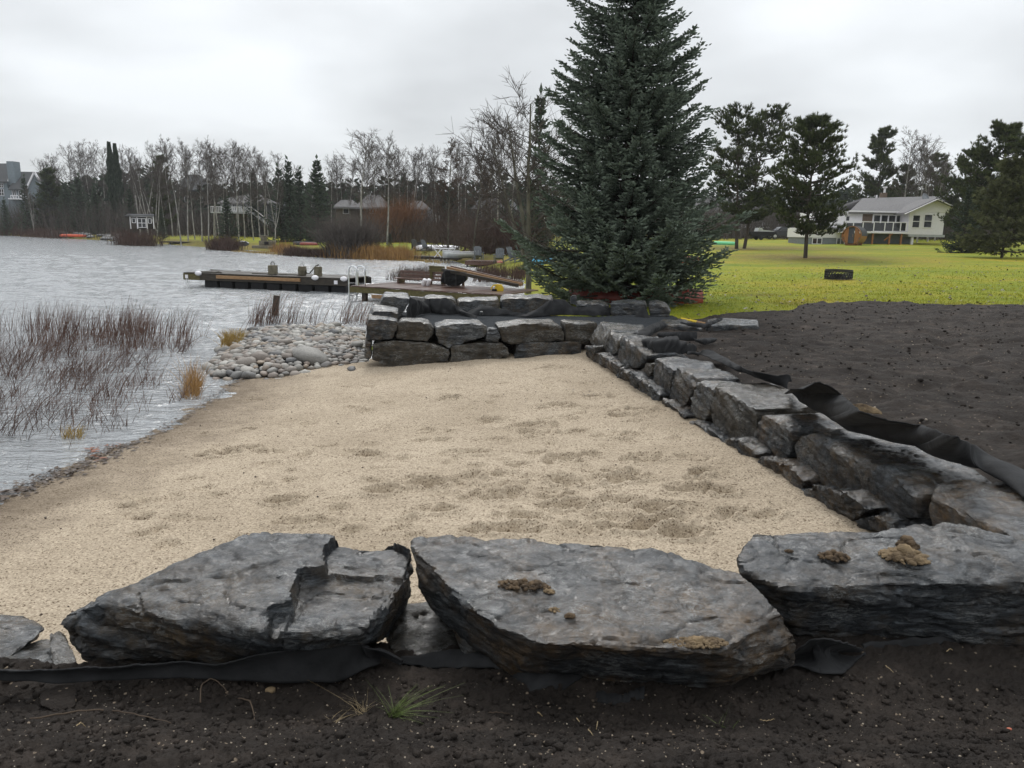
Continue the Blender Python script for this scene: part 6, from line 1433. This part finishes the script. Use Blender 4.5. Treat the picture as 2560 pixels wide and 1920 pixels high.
# balcony house
z2 = lambda a, b: (440+a/3.456, 300+b/3.456); r2 = lambda a0, b0, a1, b1: (*z2(a0, b0), *z2(a1, b1)); YC = 124
hc = house('balcony_house', 'grey-roofed house with a long white balcony behind the lakeside birches', 600, 580, YC)
pb('wall', *r2(385, 712, 660, 800), YC, 7, M_GREYSIDE, hc); pb('wall', *r2(661, 700, 850, 930), YC+.5, 7, M_GREYWALL, hc); pb('lower_wall', *r2(385, 801, 660, 930), YC+2, 5, M_TANSIDE, hc)
roofpoly('roof', [(*z2(355, 712), YC-.8), (*z2(670, 716), YC-.8), (*z2(640, 640), YC+4), (*z2(470, 668), YC+4)], .25, M_ROOF, hc); roofpoly('roof', [(*z2(610, 716), YC-.9), (*z2(880, 720), YC-.9), (*z2(720, 640), YC+4), (*z2(615, 638), YC+4)], .25, M_ROOF, hc)
for q in ((488, 722, 520, 785), (568, 728, 584, 785), (415, 728, 440, 785)): win(*r2(*q), YC, hc, 2 if q[0] == 488 else 1)
pb('balcony', *r2(298, 796, 655, 806), YC-2.5, 2.4, M_GREYSIDE, hc); pb('balcony_rail', *r2(298, 748, 655, 753), YC-2.5, .08, M_WHITE, hc)
for a in range(300, 655, 13): pb('baluster', *r2(a, 753.5, a+3.4, 795.5), YC-2.5, .05, M_WHITE, hc)
for a in (325, 420, 520, 620): pb('balcony_post', *r2(a, 807, a+8, 930), YC-2.4, .25, M_GREYWOOD, hc)
MB().bar(D(*z2(650, 790), YC-2.2), D(*z2(800, 905), YC-2.8), 1.0, .15).build('stairs', M_GREYSIDE, hc); MB().bar(D(*z2(650, 752), YC-2.6), D(*z2(800, 868), YC-3.2), .08, .1).build('stair_rail', M_WHITE, hc)
hb_ = house('tan_house', 'tall tan house with a dark hipped roof half hidden among birches', 480, 570, 150)
pb('wall', 445, 470, 530, 590, 150, 9, M_TANSIDE, hb_); roofpoly('roof', [(438, 473, 149), (538, 476, 149), (497, 437, 154), (466, 436, 154)], .3, M_DARKROOF, hb_); win(462, 490, 472, 505, 150, hb_); win(495, 492, 506, 506, 150, hb_)
hd = house('low_grey_house', 'long low house with stepped grey hipped roofs behind the red-brown thicket', 900, 560, 108)
pb('wall', 840, 514, 968, 575, 108, 8, M_TANSIDE, hd); roofpoly('roof', [(832, 516, 107), (905, 518, 107), (880, 499, 111), (852, 500, 111)], .25, M_ROOF, hd); roofpoly('roof', [(885, 518, 106.8), (978, 518, 106.8), (950, 488, 112), (918, 487, 112)], .25, M_ROOF, hd); win(858, 522, 872, 534, 108, hd); win(925, 522, 940, 534, 108, hd, 2)
he = house('small_grey_house', 'small grey hip-roofed house right of the rust-orange shrub', 1045, 560, 106)
pb('wall', 1022, 520, 1070, 570, 106, 6, M_GREYWALL, he); roofpoly('roof', [(1014, 522, 105), (1078, 524, 105), (1055, 502, 109), (1032, 502, 109)], .25, M_ROOF, he)
hh_ = house('dark_house', 'dark grey house with a wide gable roof above the trees behind the larches', 1050, 540, 134)
pb('wall', 1005, 492, 1095, 570, 134, 8, M_DARKROOF, hh_); roofpoly('roof', [(998, 494, 133), (1102, 496, 133), (1090, 470, 138), (1012, 470, 138)], .25, M_DARKROOF, hh_); win(1055, 500, 1062, 514, 134, hh_)
hj = house('siding_house', 'pale house glimpsed through the larches left of the big spruce', 1215, 580, 100)
pb('wall', 1185, 520, 1290, 600, 100, 7, M_GREYWALL, hj); roofpoly('roof', [(1178, 522, 99), (1298, 525, 99), (1280, 495, 103), (1200, 494, 103)], .25, M_DARKROOF, hj); pb('door', 1232, 575, 1240, 600, 100, .05, M_WHITE, hj, proud=.05); win(1195, 535, 1208, 548, 100, hj)
# white framed shed
YH = 116
sh = house('framed_shed', 'open shed with white window and door frames by the far shore', 348, 569, YH); sh['category'] = 'shed'
pb('back_wall', *r1(1120, 818, 1328, 940), YH+1.9, .1, M_DARKWOOD, sh); pb('side_wall', *r1(1085, 818, 1124, 940), YH+.1, 1.7, M_DARKWOOD, sh)
roofpoly('roof', [(*z1(1075, 826), YH-.3), (*z1(1335, 826), YH-.3), (*z1(1330, 812), YH+2.2), (*z1(1105, 810), YH+2.2)], .1, M_DARKROOF, sh)
for q in ((1122, 830, 1129, 940), (1182, 840, 1188, 940), (1266, 840, 1272, 940), (1322, 830, 1329, 940)): pb('post', *r1(*q), YH, .1, M_WHITE, sh)
pb('beam', *r1(1130, 832, 1321, 838), YH, .1, M_WHITE, sh)
win(*r1(1142, 848, 1172, 888), YH+.02, sh, 1, 1); win(*r1(1192, 852, 1262, 928), YH+.02, sh, 2, 2, 'door'); win(*r1(1282, 852, 1308, 892), YH+.02, sh, 1, 1)
pb('front_wall', *r1(1130, 893, 1181, 940), YH+.09, .05, M_DARKWOOD, sh)
# pickup truck and boat trailer
def extr(prof, w, name, mat, parent, x0=0.0):
    return MB().prism([(x, -w/2, z) for x, z in prof], (0, w, 0)).build(name, mat, None, True, 25)
YT = 116
q = D(1958, 609, YT); tk = empty('pickup_truck', (q[0], YT, ground(q[0], YT)), .12); tag(tk, 'black pickup truck parked facing left in front of the brick bungalow', 'truck')
for nm, prof, w, mt in (('body', [(-2.75, .55), (-2.8, .95), (-2.6, 1.12), (-1.45, 1.2), (-.2, 1.22), (1.0, 1.2), (2.75, 1.22), (2.8, .6), (2.0, .5), (-2.0, .5)], 1.95, M_TRUCK), ('cab', [(-1.5, 1.2), (-.75, 1.82), (-.5, 1.88), (.75, 1.88), (1.05, 1.75), (1.15, 1.2)], 1.7, M_TRUCK)):
    o = extr(prof, w, nm, mt, tk); o.parent = tk
for prof in ([(-1.25, 1.24), (-.72, 1.74), (-.05, 1.76), (-.05, 1.24)], [(.02, 1.24), (.02, 1.76), (.7, 1.76), (.98, 1.68), (1.02, 1.24)]): o = extr(prof, 1.74, 'side_window', M_GLASS, tk); o.parent = tk
o = MB().face([(-1.47, -.75, 1.24), (-.80, -.72, 1.80), (-.80, .72, 1.80), (-1.47, .75, 1.24)]).build('windscreen', M_GLASS); o.parent = tk; o.modifiers.new('t', 'SOLIDIFY').thickness = .03
for x in (-1.85, 1.75):
    for y_ in (-.9, .9):
        w_ = MB().lathe((0, 0, 0), [(.28, -.13), (.41, -.12), (.41, .12), (.28, .13)], 18).build('wheel', M_TYRE, None, True); w_.parent = tk; w_.location = (x, y_, .41); w_.rotation_euler = (math.pi/2, 0, 0)
        r_ = MB().lathe((0, 0, 0), [(.2, -.145), (.26, -.14), (.26, .14), (.2, .145)], 14).build('rim', M_ALU, None, True); r_.parent = w_
for y_ in (-.75, .75): o = MB().box((-2.76, y_, .98), (.12, .3, .16)).build('headlight', M_WHITE); o.parent = tk
o = MB().box((-2.82, 0, .66), (.12, 1.9, .2)).build('bumper', M_ALU); o.parent = tk
YT2 = 112
q = D(1902, 610, YT2); tr_ = empty('boat_on_trailer', (q[0], YT2, ground(q[0], YT2)), .1); tag(tr_, 'white and black motor boat on a trailer to the left of the pickup', 'boat')
o = extr([(-1.9, .75), (-1.9, 1.15), (1.5, 1.2), (2.0, 1.25), (1.3, .55), (-1.7, .5)], 1.6, 'hull', M_BLACK, tr_); o.parent = tr_
o = extr([(-.9, 1.2), (-.75, 1.7), (-.3, 1.72), (-.1, 1.42), (.8, 1.38), (1.6, 1.26), (1.4, 1.2)], 1.4, 'cover', M_GREYSIDE, tr_); o.parent = tr_
o = extr([(-2.3, .45), (-2.25, 1.55), (-1.95, 1.6), (-1.9, .9), (-2.05, .4)], .4, 'outboard_motor', M_BLACK, tr_); o.parent = tr_
for y_ in (-.85, .85): w_ = MB().lathe((0, 0, 0), [(.18, -.1), (.3, -.09), (.3, .09), (.18, .1)], 14).build('wheel', M_TYRE, None, True); w_.parent = tr_; w_.location = (-.4, y_, .3); w_.rotation_euler = (math.pi/2, 0, 0)
o = MB().bar((-1.8, 0, .42), (2.9, 0, .42), .12, .1).build('trailer_beam', M_IRON); o.parent = tr_
# boats, kayaks
def on_ground(u, vb, y): p = D(u, vb, y); return (p[0], y, max(ground(p[0], y), .34))
hull_boat('kayak', 3.4, .8, .38, (M_GREEN, M_WHITE), 'mint green kayak lying upside down near the open-crowned pine', 'kayak', on_ground(1803, 612, 88), .05)
hull_boat('canoe', 4.5, .85, .40, (M_ORANGE, M_ORANGE), 'long orange-red canoe lying overturned on the far left bank', 'canoe', on_ground(180, 570, 132), .0)
hull_boat('kayak', 2.6, .75, .34, (M_ORANGE, M_BLACK), 'red kayak on the lawn glimpsed through the right edge of the spruce', 'kayak', on_ground(1712, 655, 46), .5)
hull_boat('rowing_boat', 4.2, 1.4, .5, (M_WHITE, M_GREYSIDE), 'white overturned rowing boat on the far lawn under the larches', 'boat', on_ground(1095, 610, 74), .12)
hull_boat('rowing_boat', 3.0, 1.25, .5, (M_ALU, M_WHITE), 'small open pale boat beside the trestle table at the dock', 'boat', on_ground(1152, 640, 62), .35, over=False)
hull_boat('rowing_boat', 1.8, .9, .45, (M_BLUE, M_WHITE), 'light blue plastic boat on the lawn just left of the big spruce', 'boat', on_ground(1348, 650, 47), .1)
hull_boat('canoe', 2.6, .8, .35, (M_DARKROOF, M_IRON), 'dark canoe in the little pile below the spruce row', 'canoe', on_ground(762, 592, 86), .1); hull_boat('canoe', 2.0, .7, .3, (M_RED, M_IRON), 'red canoe in front of the dark one below the spruce row', 'canoe', on_ground(772, 596, 84.5), .0)
o = empty('storage_chest', on_ground(1046, 606, 76)); tag(o, 'long black storage chest on the far lawn left of the white overturned boat', 'chest')
MB().box((0, 0, .3), (1.3, .6, .6)).build('box', M_BLACK, None, bevel=.03).parent = o; MB().box((0, 0, .65), (1.36, .66, .09)).build('lid', M_BLACK, None, bevel=.03).parent = o
# Adirondack chairs
def chair():
    e = empty('adirondack_chair')
    def B(nm, c, d, rx=0):
        o = MB().box((0, 0, 0), d).build(nm, M_SLATEBLUE); o.parent = e; o.location = c; o.rotation_euler = (rx, 0, 0)
    for k in range(4): B('seat_slat', (0, -.25+k*.14, .38-k*.035), (.56, .12, .025), -.24)
    for k in range(5): B('back_slat', (-.24+k*.12, .34+.0, .66), (.105, .025, .82 if k in (1, 2, 3) else .72), -.38)
    for s in (-1, 1):
        B('arm', (s*.34, -.02, .60), (.13, .75, .03)); B('leg', (s*.31, -.34, .29), (.05, .09, .58)); B('leg', (s*.27, .30, .16), (.05, .6, .09), -.35)
    return e
CH = 'wooden lawn chairs on the far shore'
c0 = chair(); first = True
for u, vb, y, rz, lbn in ((1042, 634, 74, 2.6, 'dark wooden lawn chair at the right end of the orange cattails'), (1066, 636, 73, .9, 'wooden lawn chair lower down, second from the orange cattails'), (1196, 632, 58, .2, 'wooden lawn chair beside the larch trunk'), (1248, 646, 53, -.1, 'grey-blue lawn chair with pink cloths at its feet'), (1285, 643, 52, .9, 'grey-blue lawn chair turned left beside the mossy tree'), (1308, 641, 52, 1.6, 'grey-blue lawn chair half behind the trunk of the mossy tree')):
    e = c0 if first else copy_tree(c0); first = False; e.location = on_ground(u, vb, y); e.rotation_euler = (0, 0, rz); e.scale = (1.0,)*3; tag(e, lbn, 'chair', CH)
p = on_ground(1250, 648, 52.2); o = MB().box((p[0], p[1], p[2]+.12), (.35, .25, .12), .4).bar((p[0]-.2, p[1], p[2]+.05), (p[0]+.1, p[1], p[2]+.3), .12, .04).build('towel', simple('pink_cloth', (0.55, 0.22, 0.18)), bevel=.02); tag(o, 'pink cloth lying at the foot of a lawn chair', 'cloth')
tb = empty('trestle_table', on_ground(1112, 645, 63)); tag(tb, 'white trestle table at the shore end of the farther dock', 'table')
MB().box((0, 0, .72), (1.7, .7, .06)).build('table_top', M_WHITE).parent = tb
for x in (-.55, .55):
    for s in (-1, 1): MB().bar((x-.28*s, -.25, 0), (x+.28*s, -.25, .69), .06, .06, (0, 1, 0)).build('leg', M_WHITE).parent = tb
bx_ = MB().box((0, 0, .3), (1.3, .6, .6)).build('bin', M_GREYSIDE, bevel=.03); bx_.location = on_ground(1130, 642, 62.6); tag(bx_, 'pale grey bin standing between the trestle table and the small boat', 'bin')
# far docks
def dock(name, label, A_, B_, w, zt, mat, posts=6, fasc=.22):
    A, t, n, L = frame_of(A_, B_); ang = math.atan2(t[1], t[0]); e = empty(name, local(A, t, n, L/2, w/2, 0)); tag(e, label, 'dock')
    def l2(mb, a0, a1, b0, b1, z0, z1): return mb.box(local(A, t, n, (a0+a1)/2, (b0+b1)/2, (z0+z1)/2), (a1-a0, b1-b0, z1-z0), ang)
    st = max(.2, L/60)
    for k in range(int(L/st)): l2(MB(), k*st+.01, (k+1)*st-.01, 0, w, zt-.04, zt+rk.uniform(0, .01)).build('plank', mat, e)
    l2(MB(), 0, L, .02, .08, zt-fasc-.04, zt-.045).build('beam', mat, e); l2(MB(), 0, L, w-.08, w-.02, zt-fasc-.04, zt-.045).build('beam', mat, e)
    for k in range(posts):
        a = .1+(L-.35)*k/(posts-1)
        for b in (.1, w-.25): l2(MB(), a, a+.14, b, b+.14, -.8, zt-.05).build('post', M_DARKWOOD, e)
    return e
dock('far_dock', 'long low dark dock in front of the orange cattails', G(834, 645, 0), G(1146, 653, 0), 1.6, .33, M_DARKWOOD, 9, .2)
dock('far_dock', 'small dark dock on posts below the lakeside birches at left', G(400, 611, 0), G(530, 614.5, 0), 2.0, .42, M_DARKWOOD, 7, .12)
d3 = dock('far_dock', 'brown dock with thick beams just beyond the rust-brown reeds', G(1162, 667, 0), G(1330, 671, 0), 2.4, .42, M_DECK, 5, .24)
A, t, n, L = frame_of(G(1090, 676, 0), G(1200, 681, 0))
# stone outdoor oven and bank stones
ov = empty('stone_oven', on_ground(665, 611, 80)); tag(ov, 'grey stone outdoor oven on a terrace by the far shore', 'oven')
for c, d in (((-.2, 0, .15), (2.2, 1.2, .3)), ((.1, .1, .55), (1.5, .8, .5)), ((-.25, .15, 1.0), (.55, .5, .4)), ((-.25, .15, 1.25), (.75, .65, .1))): MB().box(c, d).build('block', M_CONC, None, bevel=.05).parent = ov
o = MB().box((.15, -.31, .55), (.45, .02, .3)).build('opening', M_BLACK); o.parent = ov
BR = empty('bank_stones', on_ground(225, 592, 122)); tag(BR, 'pale flat stones lining the grassy bank left of the shed', 'stone wall')
rs = np.random.RandomState(91); SM = []
for k in range(4):
    V = I2*(1+.3*pn(I2*1.2+k*5))[:, None]; SM.append(mesh_np('stone', V, F2i)); SM[-1].materials.append(M_SLATE_GREY)
for k in range(46):
    u = rs.uniform(128, 315); sx, syy = np.interp(u, [0, 250, 430], [0, 0, 0]), 0
    p = G(u, np.interp(u, [0, 250, 430], [588, 600, 612])-rs.uniform(4, 9), .25); o = link('stone', SM[k % 4], None, BR)
    r = rs.uniform(.3, .75); o.location = Vector((p[0], p[1], ground(p[0], p[1])+.1))-BR.location; o.scale = (r*1.5, r, r*.5); o.rotation_euler = (0, 0, rs.uniform(0, 3))
tag(rock('shore_rock', [D(u, v, 84) for u, v in ((590, 612), (598, 604), (612, 602), (622, 608), (620, 614), (600, 616))]+[D(u, v, 85.5) for u, v in ((592, 612), (600, 603), (618, 604), (620, 614))], .12, .06, 150, M_SLATE_GREY), 'grey boulders on the bank right of the maroon shrub', 'boulder')
# ================================================================ FOREGROUND DETAIL
def scatter(name, n, xr, yr, rmin, rmax, mat, seed, label, zf, mask=None, sq=.75, sub=0, cat='soil', power=3.0, sink=.3):
    rs = np.random.RandomState(seed); x = rs.uniform(*xr, n); y = rs.uniform(*yr, n)
    if mask is not None: k = mask(x, y); x, y = x[k], y[k]
    n = len(x); r = rmin+(rmax-rmin)*rs.rand(n)**power; z = zf(x, y)+r*(sq-sink)*.6
    I, Fc = (I1, F1) if sub == 0 else (I2, F2i)
    if sub == 0:                                      # 20-sided lumps
        gr_ = (1+math.sqrt(5))/2
        I = np.array([(-1, gr_, 0), (1, gr_, 0), (-1, -gr_, 0), (1, -gr_, 0), (0, -1, gr_), (0, 1, gr_), (0, -1, -gr_), (0, 1, -gr_), (gr_, 0, -1), (gr_, 0, 1), (-gr_, 0, -1), (-gr_, 0, 1)], float)/1.9
        Fc = np.array([(0, 11, 5), (0, 5, 1), (0, 1, 7), (0, 7, 10), (0, 10, 11), (1, 5, 9), (5, 11, 4), (11, 10, 2), (10, 7, 6), (7, 1, 8), (3, 9, 4), (3, 4, 2), (3, 2, 6), (3, 6, 8), (3, 8, 9), (4, 9, 5), (2, 4, 11), (6, 2, 10), (8, 6, 7), (9, 8, 1)])
    m_ = len(I); V = np.tile(I[None], (n, 1, 1))*rs.uniform(.5, 1.4, (n, m_, 1)); a = rs.uniform(0, 6.28, n); b = rs.uniform(0, 6.28, n)
    ca, sa, cb_, sb_ = np.cos(a), np.sin(a), np.cos(b), np.sin(b)
    X_, Y_, Z_ = V[..., 0], V[..., 1], V[..., 2]
    Y2 = Y_*cb_[:, None]-Z_*sb_[:, None]; Z2 = (Y_*sb_[:, None]+Z_*cb_[:, None])*sq; X2 = X_*ca[:, None]-Y2*sa[:, None]; Y3 = X_*sa[:, None]+Y2*ca[:, None]
    V = np.stack([X2, Y3, Z2], -1)*r[:, None, None]+np.stack([x, y, z], 1)[:, None]
    Fq = (np.arange(n)*m_)[:, None, None]+Fc[None]
    return tag(link(name, mesh_np(name, V.reshape(-1, 3), Fq.reshape(-1, 3), sub > 0), mat), label, cat, kind='stuff')
sh = lambda x, y: soil_h(x, y)
fgm = lambda x, y: (y < 2.92+.06*np.sin(x*5))
scatter('soil_clods', 20000, (-2.5, 2.7), (1.5, 2.95), .002, .021, M_SOIL, 501, 'dark crumbs and clods of topsoil in the foreground', sh, fgm, power=6, sq=.7, sink=.75)
scatter('soil_grit', 2600, (-2.5, 2.7), (1.5, 2.95), .0016, .0050, M_PEBBLE, 502, 'tiny pale stones scattered through the foreground soil', sh, fgm, power=4, sink=.0)
rmask = lambda x, y: (x > wall_x(np.minimum(y, 13.2))+.7) & (y < np.interp(x, sbx, sby)-.2)
scatter('soil_clods', 9000, (2.4, 12), (3.4, 17.5), .004, .03, M_SOIL, 503, 'clods of topsoil over the field behind the right wall', sh, rmask, power=7)
scatter('soil_grit', 420, (2.4, 10), (3.4, 14), .004, .014, M_PEBBLE, 504, 'pale pebbles scattered over the field behind the right wall', sh, rmask, power=5, sink=.0)
smk = lambda x, y: (x < wall_x(y)-.25) & (x > shore_x(y)+.2)
scatter('sand_pebbles', 700, (-4.2, 2.4), (3.4, 12.4), .003, .011, M_LEAF, 505, 'dark grit specks over the sand', lambda x, y: sand_h(x, y)+.006, smk, power=6, sink=.1)
# mud clumps on the boulders
def lump(key, u, v, rx, ry, h, seed, mat, label, cat='mud', n=26):
    n = int(n*5)
    p = hit(key, u, v)
    if p is None: p = G(u, v, .92)
    rs = np.random.RandomState(seed); Vs, Fs = [], []; b = 0
    for k in range(n):
        a = rs.uniform(0, 6.28); q = math.sqrt(rs.rand()); cx, cy = p[0]+rx*q*math.cos(a), p[1]+ry*q*math.sin(a); r = (h*.34*(1-q*.75)+.003)*rs.uniform(.3, 1.0)
        V = I2*(1+.35*pn(I2*1.6+seed+k*3.1)+.2*pn(I2*4+k))[:, None]*[r*1.4, r*1.2, r]+[cx, cy, p[2]+rs.rand()*h*.5*(1-q)+r*.1]; Vs.append(V); Fs.append(F2i+b); b += len(V)
    o = link('mud_clump', mesh_np('mud_clump', np.concatenate(Vs), np.concatenate(Fs), True), mat); return tag(o, label, cat, 'clumps of mud lying on the front boulders')
M_MUD2 = simple('dark_brown_mud', (0.022, 0.015, 0.010), (0.14, 0.095, 0.055), 22, 0.85, 0.25, 1.0, 50)
lump('s3', 2262, 1392, .115, .085, .075, 1, M_MUD, 'big sandy brown mud clump on the right-hand boulder', n=40)
lump('s3', 2268, 1366, .05, .04, .075, 2, M_MUD2, 'dark brown lump at the back of the big mud clump', n=10)
lump('s3', 2085, 1392, .075, .05, .05, 3, M_MUD2, 'smaller brown mud clump left of the big one on the right-hand boulder', n=22)
lump('s3', 1972, 1378, .02, .015, .016, 4, M_MUD2, 'tiny reddish mud crumb at the left end of the right-hand boulder', n=6)
lump('s2', 1310, 1462, .12, .05, .035, 5, M_MUD2, 'flattened brown mud clump on the central boulder', n=34)
lump('s2', 1372, 1480, .025, .02, .022, 6, M_MUD, 'pale sandy crumb beside the mud on the central boulder', n=6)
lump('s2', 1425, 1540, .022, .02, .022, 7, M_MUD2, 'small dark mud crumb toward the front of the central boulder', n=8)
lump('s2', 1388, 1525, .025, .02, .012, 8, M_MUD, 'few sandy specks in the middle of the central boulder', n=7)
lump('s2', 1740, 1605, .13, .045, .03, 9, M_MUD, 'drift of wet sand on the front edge of the central boulder', n=60)
# rain puddles lying in hollows of two boulders
def puddle(key, pts, label):
    P = [hit(key, u, v) for u, v in pts]; P = [p for p in P if p is not None]
    if len(P) < 4: return
    c = np.mean(P, 0); z = np.percentile([p[2] for p in P], 65)+.003; ring = []
    for i in range(len(P)):
        a, b = P[i], P[(i+1) % len(P)]
        for t_ in (0, .33, .66): q = a*(1-t_)+b*t_; ring.append((q[0]+.008*math.sin(9*i+7*t_), q[1]+.006*math.cos(5*i+3*t_), z))
    o = MB().prism(ring, (0, 0, -.012)).build('puddle', M_PUDDLE); tag(o, label, 'puddle')
# grass tuft and seedlings
def tuft(name, c, n, L, spread, width, seed, mat, label, lean=(0, 0, 0), cat='grass'):
    rs = np.random.RandomState(seed); base = np.array(c)+rs.normal(0, .012, (n, 3))*[1, 1, 0]; ln = rs.normal(0, spread, (n, 3))*[1, 1, 0]+lean
    V, Fq = blades(base, rs.uniform(.5, 1.1, n)*L, ln, np.full(n, width), rs, 4, .6); return tag(link(name, mesh_np(name, V, Fq), mat), label, cat)
def SG(u, v): p = G(u, v, .62); return np.array([p[0], p[1], float(soil_h(np.array([p[0]]), np.array([p[1]]))[0])])
tuft('grass_tuft', SG(985, 1768), 110, .105, .75, .0022, 601, M_TUFT, 'green grass tuft growing in the soil in front of the central gap', (.8, -.2, 0))
tuft('grass_tuft', SG(905, 1765), 26, .085, .8, .0016, 602, M_STRAW, 'thin pale grass wisps left of the green tuft', (-.2, 0, 0))
tuft('seedling', SG(1812, 1800), 16, .05, .9, .003, 603, M_TUFT, 'tiny green seedling in the soil at the lower right', cat='plant')
tuft('seedling', SG(830, 1802), 12, .035, 1.0, .0018, 604, M_STRAW, 'small wiry sprout in the soil below the long left boulder', cat='plant')
def twig(pts, r, mat, label, name='root'):
    P = []
    for u, v, h in pts: p = SG(u, v); p[2] += h; P.append(p)
    P = resample(P, max(6, len(P)*4)); P[:, 2] += .002*np.sin(np.arange(len(P))*2.1)
    tag(MB().tube(P, [r*(1-.6*i/len(P)) for i in range(len(P))], 5).build(name, mat, None, True), label, 'twig' if name != 'root' else 'root')
twig([(60, 1830, .004), (175, 1795, .010), (230, 1790, .016), (310, 1800, .012), (380, 1825, .010), (430, 1842, .002)], .0035, M_ROOT, 'long thin brown root lying across the soil at lower left')
twig([(500, 1742, .0), (502, 1715, .035), (530, 1698, .05), (560, 1706, .03), (572, 1715, 0)], .003, M_ROOT, 'looping root arching out of the soil below the long left boulder')
twig([(595, 1735, .01), (625, 1745, .02), (636, 1790, .012), (637, 1830, .004)], .003, M_ROOT, 'hooked root to the right of the looping one')
for i, (a, b, lbn, mt) in enumerate((((1222, 1762), (1275, 1764), 'brown straw on the soil under the central fabric flap', M_ROOT), ((1345, 1757), (1356, 1772), 'short pale straw right of the brown one', M_STRAW), ((1442, 1785), (1449, 1800), 'short upright-looking straw in the middle of the soil', M_STRAW), ((1495, 1786), (1491, 1818), 'longer pale straw to its right on the soil', M_STRAW), ((1470, 1838), (1482, 1852), 'tiny bent straw near the bottom centre', M_STRAW), ((1902, 1776), (1940, 1765), 'yellowish straw right of the seedling', M_STRAW), ((1325, 1912), (1345, 1895), 'reddish twig at the bottom edge near the centre', M_ROOT), ((200, 1898), (220, 1882), 'pale twig at the bottom left corner of the soil', M_STRAW), ((2215, 1655), (2235, 1668), 'thin straw on the soil beside the arched fabric', M_STRAW), ((2370, 1605), (2385, 1602), 'pale straw beside the fabric at right', M_STRAW))):
    twig([(a[0], a[1], .008), ((a[0]+b[0])/2, (a[1]+b[1])/2, .012), (b[0], b[1], .006)], .0022, mt, lbn, 'straw')
p = SG(2525, 1812); o = link('pink_pebble', mesh_np('pink_pebble', I2*[.011, .009, .007], F2i, True), simple('pink_granite', (0.42, 0.13, 0.08))); o.location = p+[0, 0, .004]; tag(o, 'small pink pebble on the soil in the lower right corner', 'pebble')
p = SG(675, 1700); o = link('sandy_clod', mesh_np('sandy_clod', I2*(1+.3*pn(I2*2))[:, None]*[.022, .018, .014], F2i, True), M_MUD); o.location = p+[0, 0, .004]; tag(o, 'pale sandy clod at the foot of the black strip below the long boulder', 'clod')
p = G(2155, 1024, .88)-np.array([0, 0, .03]); o = rock('pale_rock', [p+np.array(q) for q in ((-.18, 0, 0), (.18, -.05, 0), (.1, .1, 0), (-.1, .12, .05), (-.12, .02, .08), (.02, .02, .09), (.14, 0, .05))], .012, .008, 160, M_MUD, 'pale sandy rock showing behind the wide fabric strip', 'stone')
# ================================================================ RAINY AIR
mb = MB(); mb.box((0, 420, 38.7), (2020, 985, 82.6))
hz = mb.build('haze', None); hm = bpy.data.materials.new('rainy_air'); hm.use_nodes = True; ht = hm.node_tree; ht.nodes.clear()
pv = ht.nodes.new('ShaderNodeVolumePrincipled'); pv.inputs['Color'].default_value = (0.93, 0.95, 0.97, 1); pv.inputs['Density'].default_value = 0.00026; pv.inputs['Anisotropy'].default_value = 0.2
ou = ht.nodes.new('ShaderNodeOutputMaterial'); ht.links.new(pv.outputs[0], ou.inputs['Volume'])
hz.data.materials.append(hm); tag(hz, 'faint rain haze over the lake and far shore', kind='stuff')
